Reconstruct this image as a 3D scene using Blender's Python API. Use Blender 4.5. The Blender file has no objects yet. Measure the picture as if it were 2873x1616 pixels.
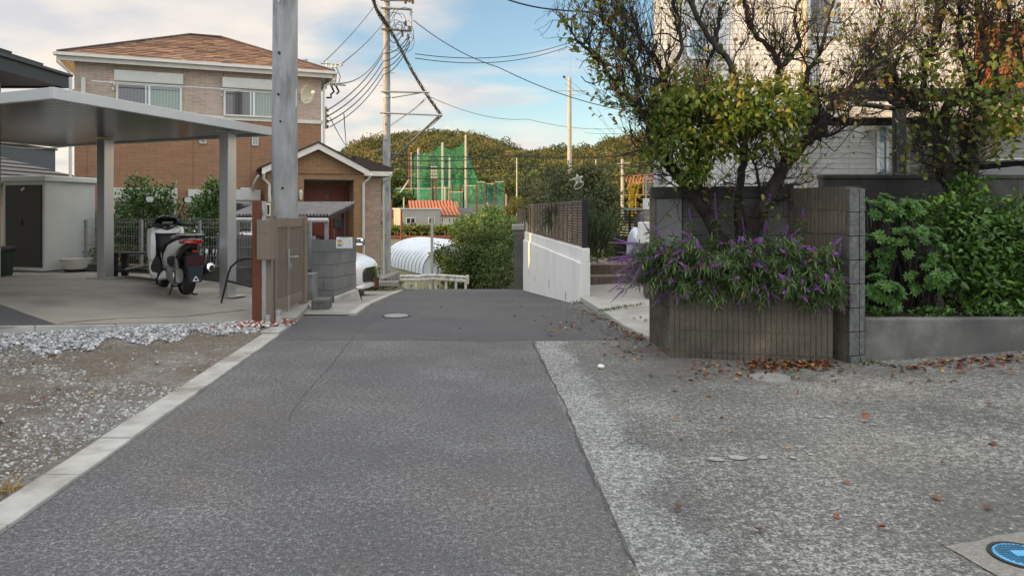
import bpy, bmesh, math, random
import numpy as np
from mathutils import Vector, Matrix, noise as mnoise

R = math.radians
random.seed(7)
SC = bpy.context.scene
COL = SC.collection

# ---------------------------------------------------------------- camera, world, sun, exposure
F = 2050.0; CX = 1436.5; HZ = 592.0; EYE = 1.37
cam = bpy.data.cameras.new('camera'); camo = bpy.data.objects.new('camera', cam); COL.objects.link(camo)
camo.location = (0, 0, EYE); camo.rotation_euler = (R(90), 0, 0)
cam.sensor_width = 36; cam.lens = 36 * F / 2873.0
cam.shift_y = -(808 - HZ) / 2873.0
cam.clip_end = 3000; cam.clip_start = .05
SC.camera = camo

SKY_FILL = 7.8
SUN_DIR = Vector((-.93, -.36, .215)).normalized()      # towards the sun
elev = math.asin(SUN_DIR.z)
W = bpy.data.worlds.new('World'); SC.world = W; W.use_nodes = True
nt = W.node_tree; nt.nodes.clear()
def N(tree, t, **kw):
    n = tree.nodes.new(t)
    for k, v in kw.items():
        if k.startswith('i_'):
            n.inputs[k[2:].replace('_', ' ')].default_value = v
        else:
            setattr(n, k, v)
    return n
out = N(nt, 'ShaderNodeOutputWorld')
sky = N(nt, 'ShaderNodeTexSky', sky_type='NISHITA', sun_disc=False)
sky.sun_elevation = elev
sky.sun_rotation = math.atan2(SUN_DIR.x, SUN_DIR.y)
sky.altitude = 50; sky.air_density = 1.0; sky.dust_density = .7; sky.ozone_density = 1.6
bg = N(nt, 'ShaderNodeBackground'); bg.inputs[1].default_value = .15
tc = N(nt, 'ShaderNodeTexCoord')
sep = N(nt, 'ShaderNodeSeparateXYZ'); nt.links.new(tc.outputs['Generated'], sep.inputs[0])
def M(op, a, b=None, tree=nt, clamp=False):
    n = N(tree, 'ShaderNodeMath', operation=op); n.use_clamp = clamp
    for i, v in enumerate((a, b)):
        if v is None: continue
        if isinstance(v, (int, float)): n.inputs[i].default_value = v
        else: tree.links.new(v, n.inputs[i])
    return n.outputs[0]
zz = M('MAXIMUM', sep.outputs['Z'], 0.0)
den = M('ADD', zz, .16)
cmb = N(nt, 'ShaderNodeCombineXYZ')
nt.links.new(M('DIVIDE', sep.outputs['X'], den), cmb.inputs[0])
nt.links.new(M('DIVIDE', sep.outputs['Y'], den), cmb.inputs[1])
nz = N(nt, 'ShaderNodeTexNoise'); nz.inputs['Scale'].default_value = 1.15; nz.inputs['Detail'].default_value = 9
nz.inputs['Roughness'].default_value = .52; nz.inputs['Distortion'].default_value = .35
mp = N(nt, 'ShaderNodeMapping'); mp.inputs['Location'].default_value = (3.1, 1.7, 0); mp.inputs['Scale'].default_value = (1, 1.15, 1)
nt.links.new(cmb.outputs[0], mp.inputs[0]); nt.links.new(mp.outputs[0], nz.inputs['Vector'])
# broad banks of cloud where the photograph has them (directions in the sky)
def bank(d, tight, amt):
    v = Vector(d).normalized()
    dp = N(nt, 'ShaderNodeVectorMath', operation='DOT_PRODUCT'); nt.links.new(tc.outputs['Generated'], dp.inputs[0]); dp.inputs[1].default_value = v
    e = M('MULTIPLY', M('SUBTRACT', 1.0, dp.outputs['Value']), -tight)
    return M('MULTIPLY', M('EXPONENT', e), amt)
dens = nz.outputs['Fac']
for d, t, a in (((-.42, 1, .27), 18, .17), ((-.62, 1, .20), 40, .10), ((-.17, 1, .14), 70, .12), ((-.60, 1, .12), 60, .12),
                ((-.10, 1, .09), 90, .06), ((.10, 1, .09), 60, .09), ((.0, 1, .24), 60, -.06), ((-.52, 1, .235), 400, -.07)):
    dens = M('ADD', dens, bank(d, t, a))
cr = N(nt, 'ShaderNodeValToRGB'); cr.color_ramp.elements[0].position = .585; cr.color_ramp.elements[1].position = .76
cr.color_ramp.elements[0].color = (0, 0, 0, 1); cr.color_ramp.elements[1].color = (1, 1, 1, 1)
nt.links.new(dens, cr.inputs[0])
nz2 = N(nt, 'ShaderNodeTexNoise'); nz2.inputs['Scale'].default_value = 2.6; nz2.inputs['Detail'].default_value = 6
nt.links.new(cmb.outputs[0], nz2.inputs['Vector'])
cc = N(nt, 'ShaderNodeValToRGB')
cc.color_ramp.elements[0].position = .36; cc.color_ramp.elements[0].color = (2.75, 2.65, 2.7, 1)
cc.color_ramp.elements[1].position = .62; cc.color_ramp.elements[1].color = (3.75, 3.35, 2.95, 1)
nt.links.new(nz2.outputs['Fac'], cc.inputs[0])
mx = N(nt, 'ShaderNodeMixRGB'); nt.links.new(M('MULTIPLY', cr.outputs[0], .9), mx.inputs[0])
hs = N(nt, 'ShaderNodeMixRGB', blend_type='MULTIPLY'); hs.inputs[0].default_value = 1; hs.inputs[2].default_value = (.88, .88, .85, 1)
nt.links.new(sky.outputs[0], hs.inputs[1])
# the low sky ahead is clear and soft; overhead and behind, out of view, brightness is added to fill the shade
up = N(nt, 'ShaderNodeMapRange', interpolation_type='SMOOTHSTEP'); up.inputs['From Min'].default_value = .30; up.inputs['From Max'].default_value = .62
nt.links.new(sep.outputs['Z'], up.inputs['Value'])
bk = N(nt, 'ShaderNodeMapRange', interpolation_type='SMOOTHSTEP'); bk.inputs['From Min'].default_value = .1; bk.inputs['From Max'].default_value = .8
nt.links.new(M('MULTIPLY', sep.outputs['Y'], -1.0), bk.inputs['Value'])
sky_fill = M('MAXIMUM', up.outputs[0], M('MULTIPLY', bk.outputs[0], .75))
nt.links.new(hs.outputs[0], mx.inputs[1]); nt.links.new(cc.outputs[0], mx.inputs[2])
vc = N(nt, 'ShaderNodeMixRGB'); vc.inputs[2].default_value = (SKY_FILL * 1.01, SKY_FILL, SKY_FILL * .985, 1)
nt.links.new(M('MULTIPLY', sky_fill, .85), vc.inputs[0]); nt.links.new(mx.outputs[0], vc.inputs[1])
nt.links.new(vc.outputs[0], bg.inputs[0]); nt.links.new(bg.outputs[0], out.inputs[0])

sun = bpy.data.lights.new('sun', 'SUN'); suno = bpy.data.objects.new('sun', sun); COL.objects.link(suno)
sun.energy = 3.9; sun.angle = R(.6); sun.color = (1.0, .57, .20)
suno.rotation_euler = (-SUN_DIR).to_track_quat('-Z', 'Y').to_euler()
suno.location = (-30, -10, 20)

SC.view_settings.view_transform = 'Standard'; SC.view_settings.look = 'None'
SC.view_settings.exposure = .88; SC.view_settings.gamma = 1
SC.view_settings.use_curve_mapping = False
SC.cycles.max_bounces = 6; SC.cycles.transparent_max_bounces = 12
SC.cycles.use_denoising = True

# ---------------------------------------------------------------- helpers
def px(x, y, Y):
    return Vector(((x - CX) * Y / F, Y, EYE - (y - HZ) * Y / F))
def gz(x, y, z):
    Y = (EYE - z) * F / (y - HZ)
    return Vector(((x - CX) * Y / F, Y, z))

def tag(o, label=None, cat=None, group=None, kind=None):
    if label: o['label'] = label
    if cat: o['category'] = cat
    if group: o['group'] = group
    if kind: o['kind'] = kind
    return o
def empty(name, loc=(0, 0, 0), rz=0, label=None, cat=None, group=None):
    o = bpy.data.objects.new(name, None); COL.objects.link(o); o.location = loc; o.rotation_euler = (0, 0, rz)
    o.empty_display_size = .2
    return tag(o, label, cat, group)

class MB:
    def __init__(s): s.v = []; s.f = []; s.t = []
    def add(s, vs, fs, tint=0.0):
        b = len(s.v); s.v.extend([tuple(v) for v in vs]); s.f.extend([tuple(i + b for i in f) for f in fs])
        s.t.extend([tint] * len(fs)); return s
    def hexa(s, p, tint=0.0):    # 8 points: bottom 4 ccw, top 4 ccw
        return s.add(p, [(3, 2, 1, 0), (4, 5, 6, 7), (0, 1, 5, 4), (1, 2, 6, 5), (2, 3, 7, 6), (3, 0, 4, 7)], tint)
    def box(s, x0, x1, y0, y1, z0, z1, tint=0.0):
        return s.hexa([(x0, y0, z0), (x1, y0, z0), (x1, y1, z0), (x0, y1, z0), (x0, y0, z1), (x1, y0, z1), (x1, y1, z1), (x0, y1, z1)], tint)
    def cbox(s, c, sx, sy, sz, rot=None, tint=0.0):
        m = rot if rot is not None else Matrix.Identity(3)
        P = [Vector(c) + m @ Vector((a * sx / 2, b * sy / 2, d * sz / 2)) for d in (-1, 1) for a, b in ((-1, -1), (1, -1), (1, 1), (-1, 1))]
        return s.hexa(P, tint)
    def wall(s, a, b, z0, z1, th, z0b=None, z1b=None, tint=0.0):
        a = Vector(a[:2]); b = Vector(b[:2]); d = (b - a).normalized(); n = Vector((-d.y, d.x)) * th
        z0b = z0 if z0b is None else z0b; z1b = z1 if z1b is None else z1b
        P = [(a.x, a.y, z0), (b.x, b.y, z0b), (b.x + n.x, b.y + n.y, z0b), (a.x + n.x, a.y + n.y, z0),
             (a.x, a.y, z1), (b.x, b.y, z1b), (b.x + n.x, b.y + n.y, z1b), (a.x + n.x, a.y + n.y, z1)]
        return s.hexa(P, tint)
    def tube(s, pts, r, n=6, cap=True, tint=0.0):
        pts = [Vector(p) for p in pts]
        rs = r if isinstance(r, (list, tuple)) else [r] * len(pts)
        b = len(s.v); prev = None
        for i, p in enumerate(pts):
            d = (pts[min(i + 1, len(pts) - 1)] - pts[max(i - 1, 0)])
            d = d.normalized() if d.length > 1e-9 else Vector((0, 0, 1))
            if prev is None:
                u = d.cross(Vector((0, 0, 1)) if abs(d.z) < .9 else Vector((1, 0, 0))).normalized()
            else:
                u = (prev - d * prev.dot(d)); u = u.normalized() if u.length > 1e-6 else d.orthogonal().normalized()
            prev = u; w = d.cross(u)
            for k in range(n):
                a = 2 * math.pi * k / n
                s.v.append(tuple(p + (u * math.cos(a) + w * math.sin(a)) * rs[i]))
        nf = 0
        for i in range(len(pts) - 1):
            for k in range(n):
                k2 = (k + 1) % n
                s.f.append((b + i * n + k, b + (i + 1) * n + k, b + (i + 1) * n + k2, b + i * n + k2)); nf += 1
        if cap:
            s.f.append(tuple(b + k for k in range(n)))
            s.f.append(tuple(b + (len(pts) - 1) * n + k for k in reversed(range(n)))); nf += 2
        s.t.extend([tint] * nf); return s
    def cyl(s, c, r, z0, z1, n=20, r1=None, tint=0.0):
        return s.tube([(c[0], c[1], z0), (c[0], c[1], z1)], [r, r if r1 is None else r1], n, True, tint)
    def lathe(s, c, prof, n=28, tint=0.0):
        b = len(s.v)
        for r, z in prof:
            for k in range(n):
                a = 2 * math.pi * k / n; s.v.append((c[0] + r * math.cos(a), c[1] + r * math.sin(a), c[2] + z))
        for i in range(len(prof) - 1):
            for k in range(n):
                k2 = (k + 1) % n
                s.f.append((b + i * n + k, b + i * n + k2, b + (i + 1) * n + k2, b + (i + 1) * n + k))
        s.t.extend([tint] * (n * (len(prof) - 1))); return s
    def loft(s, secs, axis='x', n=16, e=2.6, tint=0.0):   # (t, c1, c2, a, b[, e])
        b = len(s.v)
        for q in secs:
            t, c1, c2, a, bb = q[:5]; ee = q[5] if len(q) > 5 else e
            for k in range(n):
                th = 2 * math.pi * (k + .5) / n; cs, sn = math.cos(th), math.sin(th)
                u = c1 + a * math.copysign(abs(cs) ** (2 / ee), cs); w = c2 + bb * math.copysign(abs(sn) ** (2 / ee), sn)
                s.v.append((t, u, w) if axis == 'x' else ((u, w, t) if axis == 'z' else (u, t, w)))
        nf = 0
        for i in range(len(secs) - 1):
            for k in range(n):
                k2 = (k + 1) % n
                s.f.append((b + i * n + k, b + (i + 1) * n + k, b + (i + 1) * n + k2, b + i * n + k2)); nf += 1
        s.f.append(tuple(b + k for k in range(n))); s.f.append(tuple(b + (len(secs) - 1) * n + k for k in reversed(range(n)))); nf += 2
        s.t.extend([tint] * nf); return s
    def prism(s, poly, z0, z1, tint=0.0):
        n = len(poly); b = [(p[0], p[1], z0) for p in poly] + [(p[0], p[1], z1) for p in poly]
        return s.add(b, [tuple(reversed(range(n))), tuple(range(n, 2 * n))] + [(i, (i + 1) % n, n + (i + 1) % n, n + i) for i in range(n)], tint)
    def slab(s, pts3, th, tint=0.0):      # planar polygon of 3-D points extruded down by th
        n = len(pts3); b = [Vector(p) - Vector((0, 0, th)) for p in pts3] + [Vector(p) for p in pts3]
        return s.add(b, [tuple(reversed(range(n))), tuple(range(n, 2 * n))] + [(i, (i + 1) % n, n + (i + 1) % n, n + i) for i in range(n)], tint)
    def prof(s, pts, off, tint=0.0):      # closed outline of 3-D points swept by vector off
        n = len(pts); off = Vector(off); b = [Vector(p) for p in pts] + [Vector(p) + off for p in pts]
        return s.add(b, [tuple(reversed(range(n))), tuple(range(n, 2 * n))] + [(i, (i + 1) % n, n + (i + 1) % n, n + i) for i in range(n)], tint)
    def build(s, name, m, parent=None, smooth=False, bevel=0, sub=0, tint=False, fixn=True, loc=None):
        me = bpy.data.meshes.new(name); me.from_pydata(s.v, [], s.f)
        if tint:
            a = me.attributes.new('tint', 'FLOAT', 'FACE'); a.data.foreach_set('value', s.t)
        if fixn:
            bm = bmesh.new(); bm.from_mesh(me); bmesh.ops.recalc_face_normals(bm, faces=bm.faces); bm.to_mesh(me); bm.free()
        if smooth:
            me.polygons.foreach_set('use_smooth', [True] * len(me.polygons)); me.set_sharp_from_angle(angle=R(smooth if smooth > 1 else 42))
        me.materials.append(m); me.update()
        o = bpy.data.objects.new(name, me); COL.objects.link(o)
        if parent: o.parent = parent
        if loc: o.location = loc
        if bevel:
            md = o.modifiers.new('bevel', 'BEVEL'); md.width = bevel; md.segments = 2; md.limit_method = 'ANGLE'; md.angle_limit = R(40)
        if sub:
            md = o.modifiers.new('sub', 'SUBSURF'); md.levels = sub; md.render_levels = sub
        return o

def npmesh(name, V, Fq, m, parent=None, tint=None, smooth=False):
    """V (n,3) array, Fq (m,4) array of quads (or (m,3))"""
    me = bpy.data.meshes.new(name); V = np.asarray(V, np.float32); Fq = np.asarray(Fq, np.int32); k = Fq.shape[1]
    me.vertices.add(len(V)); me.vertices.foreach_set('co', V.ravel())
    me.loops.add(Fq.size); me.loops.foreach_set('vertex_index', Fq.ravel())
    me.polygons.add(len(Fq)); me.polygons.foreach_set('loop_start', np.arange(0, Fq.size, k, dtype=np.int32))
    me.polygons.foreach_set('loop_total', np.full(len(Fq), k, np.int32))
    if smooth: me.polygons.foreach_set('use_smooth', np.ones(len(Fq), bool))
    me.update(calc_edges=True); me.validate()
    if tint is not None:
        a = me.attributes.new('tint', 'FLOAT', 'FACE'); a.data.foreach_set('value', np.asarray(tint, np.float32))
    me.materials.append(m)
    o = bpy.data.objects.new(name, me); COL.objects.link(o)
    if parent: o.parent = parent
    return o

def copy_tree(o, parent=None):
    c = o.copy(); COL.objects.link(c); c.parent = parent
    for ch in [x for x in bpy.data.objects if x.parent is o]: copy_tree(ch, c)
    return c

# ---------------------------------------------------------------- materials
def newmat(name):
    m = bpy.data.materials.new(name); m.use_nodes = True; t = m.node_tree; t.nodes.clear()
    o = N(t, 'ShaderNodeOutputMaterial'); b = N(t, 'ShaderNodeBsdfPrincipled'); t.links.new(b.outputs[0], o.inputs[0])
    return m, t, b, o
def c4(c): return (c[0], c[1], c[2], 1)
def noise_fac(t, scale, detail=6, rough=.55, lo=.35, hi=.65, vec=None, dist=0):
    n = N(t, 'ShaderNodeTexNoise'); n.inputs['Scale'].default_value = scale; n.inputs['Detail'].default_value = detail
    n.inputs['Roughness'].default_value = rough; n.inputs['Distortion'].default_value = dist
    if vec is not None: t.links.new(vec, n.inputs['Vector'])
    r = N(t, 'ShaderNodeMapRange'); r.inputs['From Min'].default_value = lo; r.inputs['From Max'].default_value = hi
    t.links.new(n.outputs['Fac'], r.inputs['Value']); return r.outputs[0]
def mixc(t, fac, a, b, mode='MIX'):
    n = N(t, 'ShaderNodeMixRGB', blend_type=mode)
    for i, v in ((0, fac), (1, a), (2, b)):
        if isinstance(v, (int, float)): n.inputs[i].default_value = v
        elif isinstance(v, (tuple, list)): n.inputs[i].default_value = c4(v)
        else: t.links.new(v, n.inputs[i])
    return n.outputs[0]
def bumpn(t, b, h, strength, dist=.01):
    n = N(t, 'ShaderNodeBump'); n.inputs['Strength'].default_value = strength; n.inputs['Distance'].default_value = dist
    t.links.new(h, n.inputs['Height']); t.links.new(n.outputs[0], b.inputs['Normal'])
def ocoord(t): return N(t, 'ShaderNodeTexCoord').outputs['Object']
def mat(name, c, c2=None, scale=4, rough=.75, bump=0, bscale=60, metal=0, spec=.4, stain=None, sscale=1.2, lo=.35, hi=.65, stretch=None, coat=0, trans=0):
    m, t, b, o = newmat(name)
    v = ocoord(t)
    if stretch:
        mpn = N(t, 'ShaderNodeMapping'); mpn.inputs['Scale'].default_value = stretch; t.links.new(v, mpn.inputs[0]); v = mpn.outputs[0]
    if c2 is None: c2 = tuple(x * .82 for x in c)
    col = mixc(t, noise_fac(t, scale, vec=v, lo=lo, hi=hi), c, c2)
    if stain: col = mixc(t, noise_fac(t, sscale, 7, .6, .5, .72, vec=v), col, stain)
    t.links.new(col, b.inputs['Base Color'])
    b.inputs['Roughness'].default_value = rough; b.inputs['Metallic'].default_value = metal
    b.inputs['Specular IOR Level'].default_value = spec; b.inputs['Coat Weight'].default_value = coat
    if trans: b.inputs['Transmission Weight'].default_value = trans
    if bump: bumpn(t, b, noise_fac(t, bscale, 4, .6, 0, 1, vec=v), bump)
    return m
def brickmat(name, c1, c2, mortar, bw, bh, ms=.006, off=.5, rough=.85, bump=.6, rn=0.0, extra=None, bias=0.0):
    m, t, b, o = newmat(name)
    s = N(t, 'ShaderNodeSeparateXYZ'); t.links.new(ocoord(t), s.inputs[0])
    cb = N(t, 'ShaderNodeCombineXYZ'); t.links.new(M('ADD', s.outputs[0], s.outputs[1], t), cb.inputs[0]); t.links.new(s.outputs[2], cb.inputs[1])
    br = N(t, 'ShaderNodeTexBrick'); br.offset = off; br.offset_frequency = 2; br.squash = 1
    br.inputs['Scale'].default_value = 1; br.inputs['Brick Width'].default_value = bw; br.inputs['Row Height'].default_value = bh
    br.inputs['Mortar Size'].default_value = ms; br.inputs['Mortar Smooth'].default_value = .3; br.inputs['Bias'].default_value = bias
    br.inputs['Color1'].default_value = c4(c1); br.inputs['Color2'].default_value = c4(c2); br.inputs['Mortar'].default_value = c4(mortar)
    t.links.new(cb.outputs[0], br.inputs['Vector'])
    col = mixc(t, noise_fac(t, 9, vec=ocoord(t)), br.outputs['Color'], mixc(t, .75, br.outputs['Color'], (.5, .5, .5), 'MULTIPLY'))
    col = mixc(t, .35, br.outputs['Color'], col)
    if extra: col = mixc(t, noise_fac(t, 1.3, 6, .6, .52, .75, vec=ocoord(t)), col, extra)
    t.links.new(col, b.inputs['Base Color']); b.inputs['Roughness'].default_value = rough
    b.inputs['Specular IOR Level'].default_value = .25
    inv = M('SUBTRACT', 1.0, br.outputs['Fac'], t)
    h = M('ADD', inv, M('MULTIPLY', noise_fac(t, 70, 3, .6, 0, 1, vec=ocoord(t)), .35, t), t)
    bumpn(t, b, h, bump, .008)
    return m
def leafmat(name, stops, transl=.3, rough=.5, spec=.4):
    m, t, b, o = newmat(name)
    at = N(t, 'ShaderNodeAttribute', attribute_name='tint'); cr = N(t, 'ShaderNodeValToRGB')
    el = cr.color_ramp.elements
    while len(el) < len(stops): el.new(.5)
    for e, (p, c) in zip(el, stops): e.position = p; e.color = c4(c)
    t.links.new(at.outputs['Fac'], cr.inputs[0]); t.links.new(cr.outputs[0], b.inputs['Base Color'])
    b.inputs['Roughness'].default_value = rough; b.inputs['Specular IOR Level'].default_value = spec
    tr = N(t, 'ShaderNodeBsdfTranslucent'); t.links.new(cr.outputs[0], tr.inputs[0])
    ms = N(t, 'ShaderNodeMixShader'); ms.inputs[0].default_value = transl
    t.links.new(b.outputs[0], ms.inputs[1]); t.links.new(tr.outputs[0], ms.inputs[2]); t.links.new(ms.outputs[0], o.inputs[0])
    return m
def glassmat(name, c, rough=.04):
    m, t, b, o = newmat(name); b.inputs['Base Color'].default_value = c4(c); b.inputs['Roughness'].default_value = rough
    b.inputs['Specular IOR Level'].default_value = .9; b.inputs['Coat Weight'].default_value = .6; b.inputs['Coat Roughness'].default_value = .02
    return m

# speckled road surfaces
def speckmat(name, base, base2, stone, dark, sscale, amount, patch=None, pscale=.5, rough=.9, bump=.5, plo=.5, phi=.7, big=1.0):
    m, t, b, o = newmat(name); v = ocoord(t)
    col = mixc(t, noise_fac(t, .8, 6, .6, .3, .7, vec=v), base, base2)
    if patch: col = mixc(t, M('MULTIPLY', noise_fac(t, pscale, 5, .55, plo, phi, vec=v), .8, t), col, patch)
    # exposed stone and binder: a broken, many-sized mottling that wears in and out over the surface
    wear = noise_fac(t, 1.1, 6, .62, .30, .70, vec=v)
    fine = noise_fac(t, sscale, 7, .82, .30, .70, vec=v); mid = noise_fac(t, sscale * .38, 6, .8, .32, .68, vec=v)
    st = M('ADD', M('MULTIPLY', fine, .62, t), M('MULTIPLY', mid, .38, t), t)
    thr = M('SUBTRACT', 1.02 - amount * .9, M('MULTIPLY', wear, .16, t), t)
    isst = M('MULTIPLY', M('SUBTRACT', st, thr, t), 7.0, t, True)
    dk = M('MULTIPLY', M('SUBTRACT', .50, st, t), 4.5, t, True)
    col = mixc(t, M('MULTIPLY', dk, .8, t), col, dark)
    col = mixc(t, M('MULTIPLY', isst, .85, t), col, stone)
    # odd-sized pale chips, sparse
    vo = N(t, 'ShaderNodeTexVoronoi'); vo.inputs['Scale'].default_value = sscale * .5; vo.inputs['Randomness'].default_value = 1; t.links.new(v, vo.inputs['Vector'])
    sp = N(t, 'ShaderNodeSeparateColor'); t.links.new(vo.outputs['Color'], sp.inputs[0])
    ch = M('MULTIPLY', M('GREATER_THAN', sp.outputs[0], 1 - .16 * big, t), M('LESS_THAN', vo.outputs['Distance'], M('MULTIPLY', sp.outputs[1], .26, t), t), t)
    col = mixc(t, M('MULTIPLY', ch, M('ADD', M('MULTIPLY', sp.outputs[2], .6, t), .3, t), t), col, tuple(min(.6, x * 1.2) for x in stone))
    # stains and traffic tone at walking scale
    col = mixc(t, .55, col, mixc(t, noise_fac(t, .35, 4, .5, .3, .7, vec=v), (.80, .80, .80), (1.16, 1.16, 1.16)), 'MULTIPLY')
    col = mixc(t, M('MULTIPLY', noise_fac(t, 3.3, 7, .7, .60, .74, vec=v), .45, t), col, dark)
    t.links.new(col, b.inputs['Base Color']); b.inputs['Roughness'].default_value = rough; b.inputs['Specular IOR Level'].default_value = .3
    bumpn(t, b, M('ADD', vo.outputs['Distance'], fine, t), bump, .006)
    return m
MT = {}
MT['asphalt'] = speckmat('asphalt', (.094, .095, .100), (.110, .110, .113), (.31, .31, .315), (.034, .035, .039), 95, .425, patch=(.145, .133, .118), pscale=.5, plo=.48, phi=.75, big=1.6, bump=.5)
MT['asphalt_far'] = speckmat('asphalt_far', (.078, .080, .086), (.092, .093, .098), (.18, .182, .19), (.042, .043, .048), 110, .38, patch=(.11, .104, .096), pscale=.7, big=.3, bump=.4)
MT['worn'] = speckmat('worn_paving', (.115, .113, .107), (.148, .144, .133), (.45, .445, .42), (.042, .042, .042), 62, .455, patch=(.20, .19, .165), pscale=.55, bump=.7, plo=.45, phi=.66, big=1.0)
MT['pale_worn'] = speckmat('pale_worn_concrete', (.16, .162, .163), (.20, .20, .198), (.47, .475, .47), (.06, .062, .066), 75, .50, patch=(.13, .13, .128), pscale=1.3, bump=.7, big=.6)
MT['smooth_patch'] = speckmat('smooth_concrete_patch', (.19, .182, .165), (.215, .205, .185), (.30, .29, .27), (.13, .125, .115), 90, .45, patch=(.16, .145, .12), pscale=1.2, bump=.3, big=.2)
MT['dirt'] = speckmat('dirt_lot', (.125, .102, .078), (.16, .135, .108), (.36, .355, .34), (.065, .053, .042), 55, .40, patch=(.24, .235, .225), pscale=.7, bump=.9, plo=.47, phi=.6, big=1.5)
MT['concrete'] = mat('concrete', (.30, .29, .27), (.23, .225, .21), 2.2, .85, .25, 90, stain=(.17, .165, .155), sscale=.9)
MT['slab'] = mat('carport_slab', (.34, .32, .28), (.27, .255, .225), 1.6, .7, .2, 90, stain=(.14, .13, .115), sscale=.55)
MT['concrete_lt'] = mat('light_concrete', (.40, .395, .37), (.33, .325, .31), 3, .85, .3, 120, stain=(.27, .26, .24), sscale=1.5)
MT['curb'] = mat('curb_stone', (.41, .405, .385), (.31, .305, .29), 5, .85, .5, 160, stain=(.19, .17, .14), sscale=2.6)
MT['oldconc'] = mat('old_concrete', (.125, .125, .12), (.08, .08, .078), 2.2, .9, .6, 80, stain=(.21, .21, .20), sscale=1.6)
MT['darkconc'] = mat('dark_concrete', (.062, .062, .06), (.04, .04, .04), 3, .9, .4, 80, stain=(.10, .10, .095), sscale=1.3)
MT['block'] = mat('concrete_block', (.20, .203, .205), (.145, .148, .15), 3.5, .92, .5, 140, stain=(.27, .275, .28), sscale=1.8)
MT['rib'] = mat('ribbed_block', (.12, .105, .085), (.07, .064, .054), 4, .93, 1.0, 90, stain=(.18, .15, .11), sscale=2.0)
MT['rough'] = mat('rough_block', (.155, .155, .155), (.085, .086, .088), 26, .93, 1.0, 70)
MT['whitewall'] = mat('white_render', (.80, .80, .785), (.77, .77, .755), 1.5, .8, .15, 60, stain=(.68, .675, .65), sscale=1.1, stretch=(3, 3, .6))
MT['pole'] = mat('pole_concrete', (.36, .365, .37), (.24, .25, .26), 2.5, .75, .2, 80, stain=(.13, .135, .15), sscale=1.6, stretch=(3, 3, .7))
MT['alu'] = mat('silver_aluminium', (.60, .61, .63), (.56, .57, .59), 2, .38, metal=.75, spec=.5)
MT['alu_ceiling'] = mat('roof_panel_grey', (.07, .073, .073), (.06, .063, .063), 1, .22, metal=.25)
MT['white_alu'] = mat('white_aluminium', (.52, .535, .55), (.48, .495, .51), 2, .4)
MT['galv'] = mat('galvanised_steel', (.42, .43, .44), (.33, .34, .35), 20, .5, metal=.6)
MT['white_paint'] = mat('white_paint', (.72, .72, .70), (.62, .62, .60), 4, .55)
MT['rustwhite'] = mat('weathered_white_paint', (.70, .70, .68), (.55, .55, .53), 5, .6, stain=(.35, .27, .18), sscale=5)
MT['black_metal'] = mat('black_metal', (.011, .011, .012), (.015, .015, .016), 6, .45, spec=.5)
MT['black_plastic'] = mat('black_plastic', (.012, .012, .013), (.018, .018, .02), 12, .55)
MT['black_gloss'] = mat('black_gloss', (.01, .01, .011), (.014, .014, .015), 12, .15, coat=.6)
MT['rubber'] = mat('rubber', (.016, .016, .016), (.024, .024, .024), 20, .85)
MT['chrome'] = mat('chrome', (.75, .76, .78), (.7, .7, .72), 5, .12, metal=1)
MT['engine'] = mat('engine_metal', (.45, .45, .45), (.32, .32, .32), 15, .38, metal=.8)
MT['carwhite'] = mat('pearl_white_paint', (.78, .79, .80), (.76, .77, .78), 2, .18, coat=.8)
MT['beige_metal'] = mat('beige_aluminium', (.225, .185, .15), (.20, .165, .135), 4, .45, metal=.25)
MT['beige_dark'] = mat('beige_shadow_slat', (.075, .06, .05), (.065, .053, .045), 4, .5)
MT['redwood'] = mat('red_brown_post', (.145, .045, .025), (.11, .034, .02), 8, .6, .3, 60, stretch=(6, 6, .5))
MT['glass'] = glassmat('window_glass', (.05, .06, .06))
MT['glass_green'] = glassmat('curtained_glass', (.17, .235, .21), .08)
MT['glass_dark'] = glassmat('dark_glass', (.012, .013, .015), .03)
MT['curtain'] = mat('curtain_grey', (.14, .14, .155), (.08, .08, .09), 14, .9, stretch=(1, 1, .05))
MT['mirror'] = mat('mirror_glass', (.85, .88, .9), (.85, .88, .9), 5, .03, metal=1)
MT['trim_white'] = mat('white_trim', (.66, .66, .63), (.6, .6, .57), 4, .5)
MT['shutter'] = mat('shutter_box', (.56, .58, .56), (.51, .53, .51), 3, .5)
MT['roof_dark'] = mat('dark_roof_edge', (.05, .035, .032), (.035, .026, .024), 5, .6)
MT['door_red'] = mat('red_brown_door', (.20, .035, .02), (.16, .028, .016), 6, .45, stretch=(6, 6, .6))
MT['brick_brown'] = brickmat('brown_siding', (.36, .215, .135), (.31, .18, .112), (.13, .075, .048), .34, .047, .0035, bump=.5)
MT['brick_tan'] = brickmat('tan_siding', (.34, .22, .125), (.30, .19, .108), (.13, .08, .045), .23, .062, .004, bump=.5)
MT['brick_beige'] = brickmat('beige_grey_siding', (.50, .41, .35), (.39, .315, .27), (.60, .53, .47), .27, .058, .006, bump=.5, extra=(.52, .43, .375))
MT['white_siding'] = brickmat('white_siding', (.76, .77, .75), (.72, .73, .71), (.46, .47, .46), 1.16, .092, .006, off=0, rough=.6, bump=1.0)
MT['cream_siding'] = brickmat('cream_siding', (.58, .55, .46), (.54, .51, .42), (.26, .25, .2), .46, .12, .006, off=0, rough=.6, bump=.7)
MT['near_siding'] = brickmat('grey_siding', (.40, .40, .39), (.36, .36, .355), (.22, .22, .215), .3, .05, .005, off=.5, bump=.6)
MT['terracotta'] = brickmat('terracotta_siding', (.42, .14, .06), (.36, .115, .05), (.16, .06, .035), .3, .07, .005)
MT['stackstone'] = brickmat('stacked_stone', (.42, .38, .32), (.26, .23, .2), (.07, .065, .06), .14, .033, .004, bump=1.0, bias=0)
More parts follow.
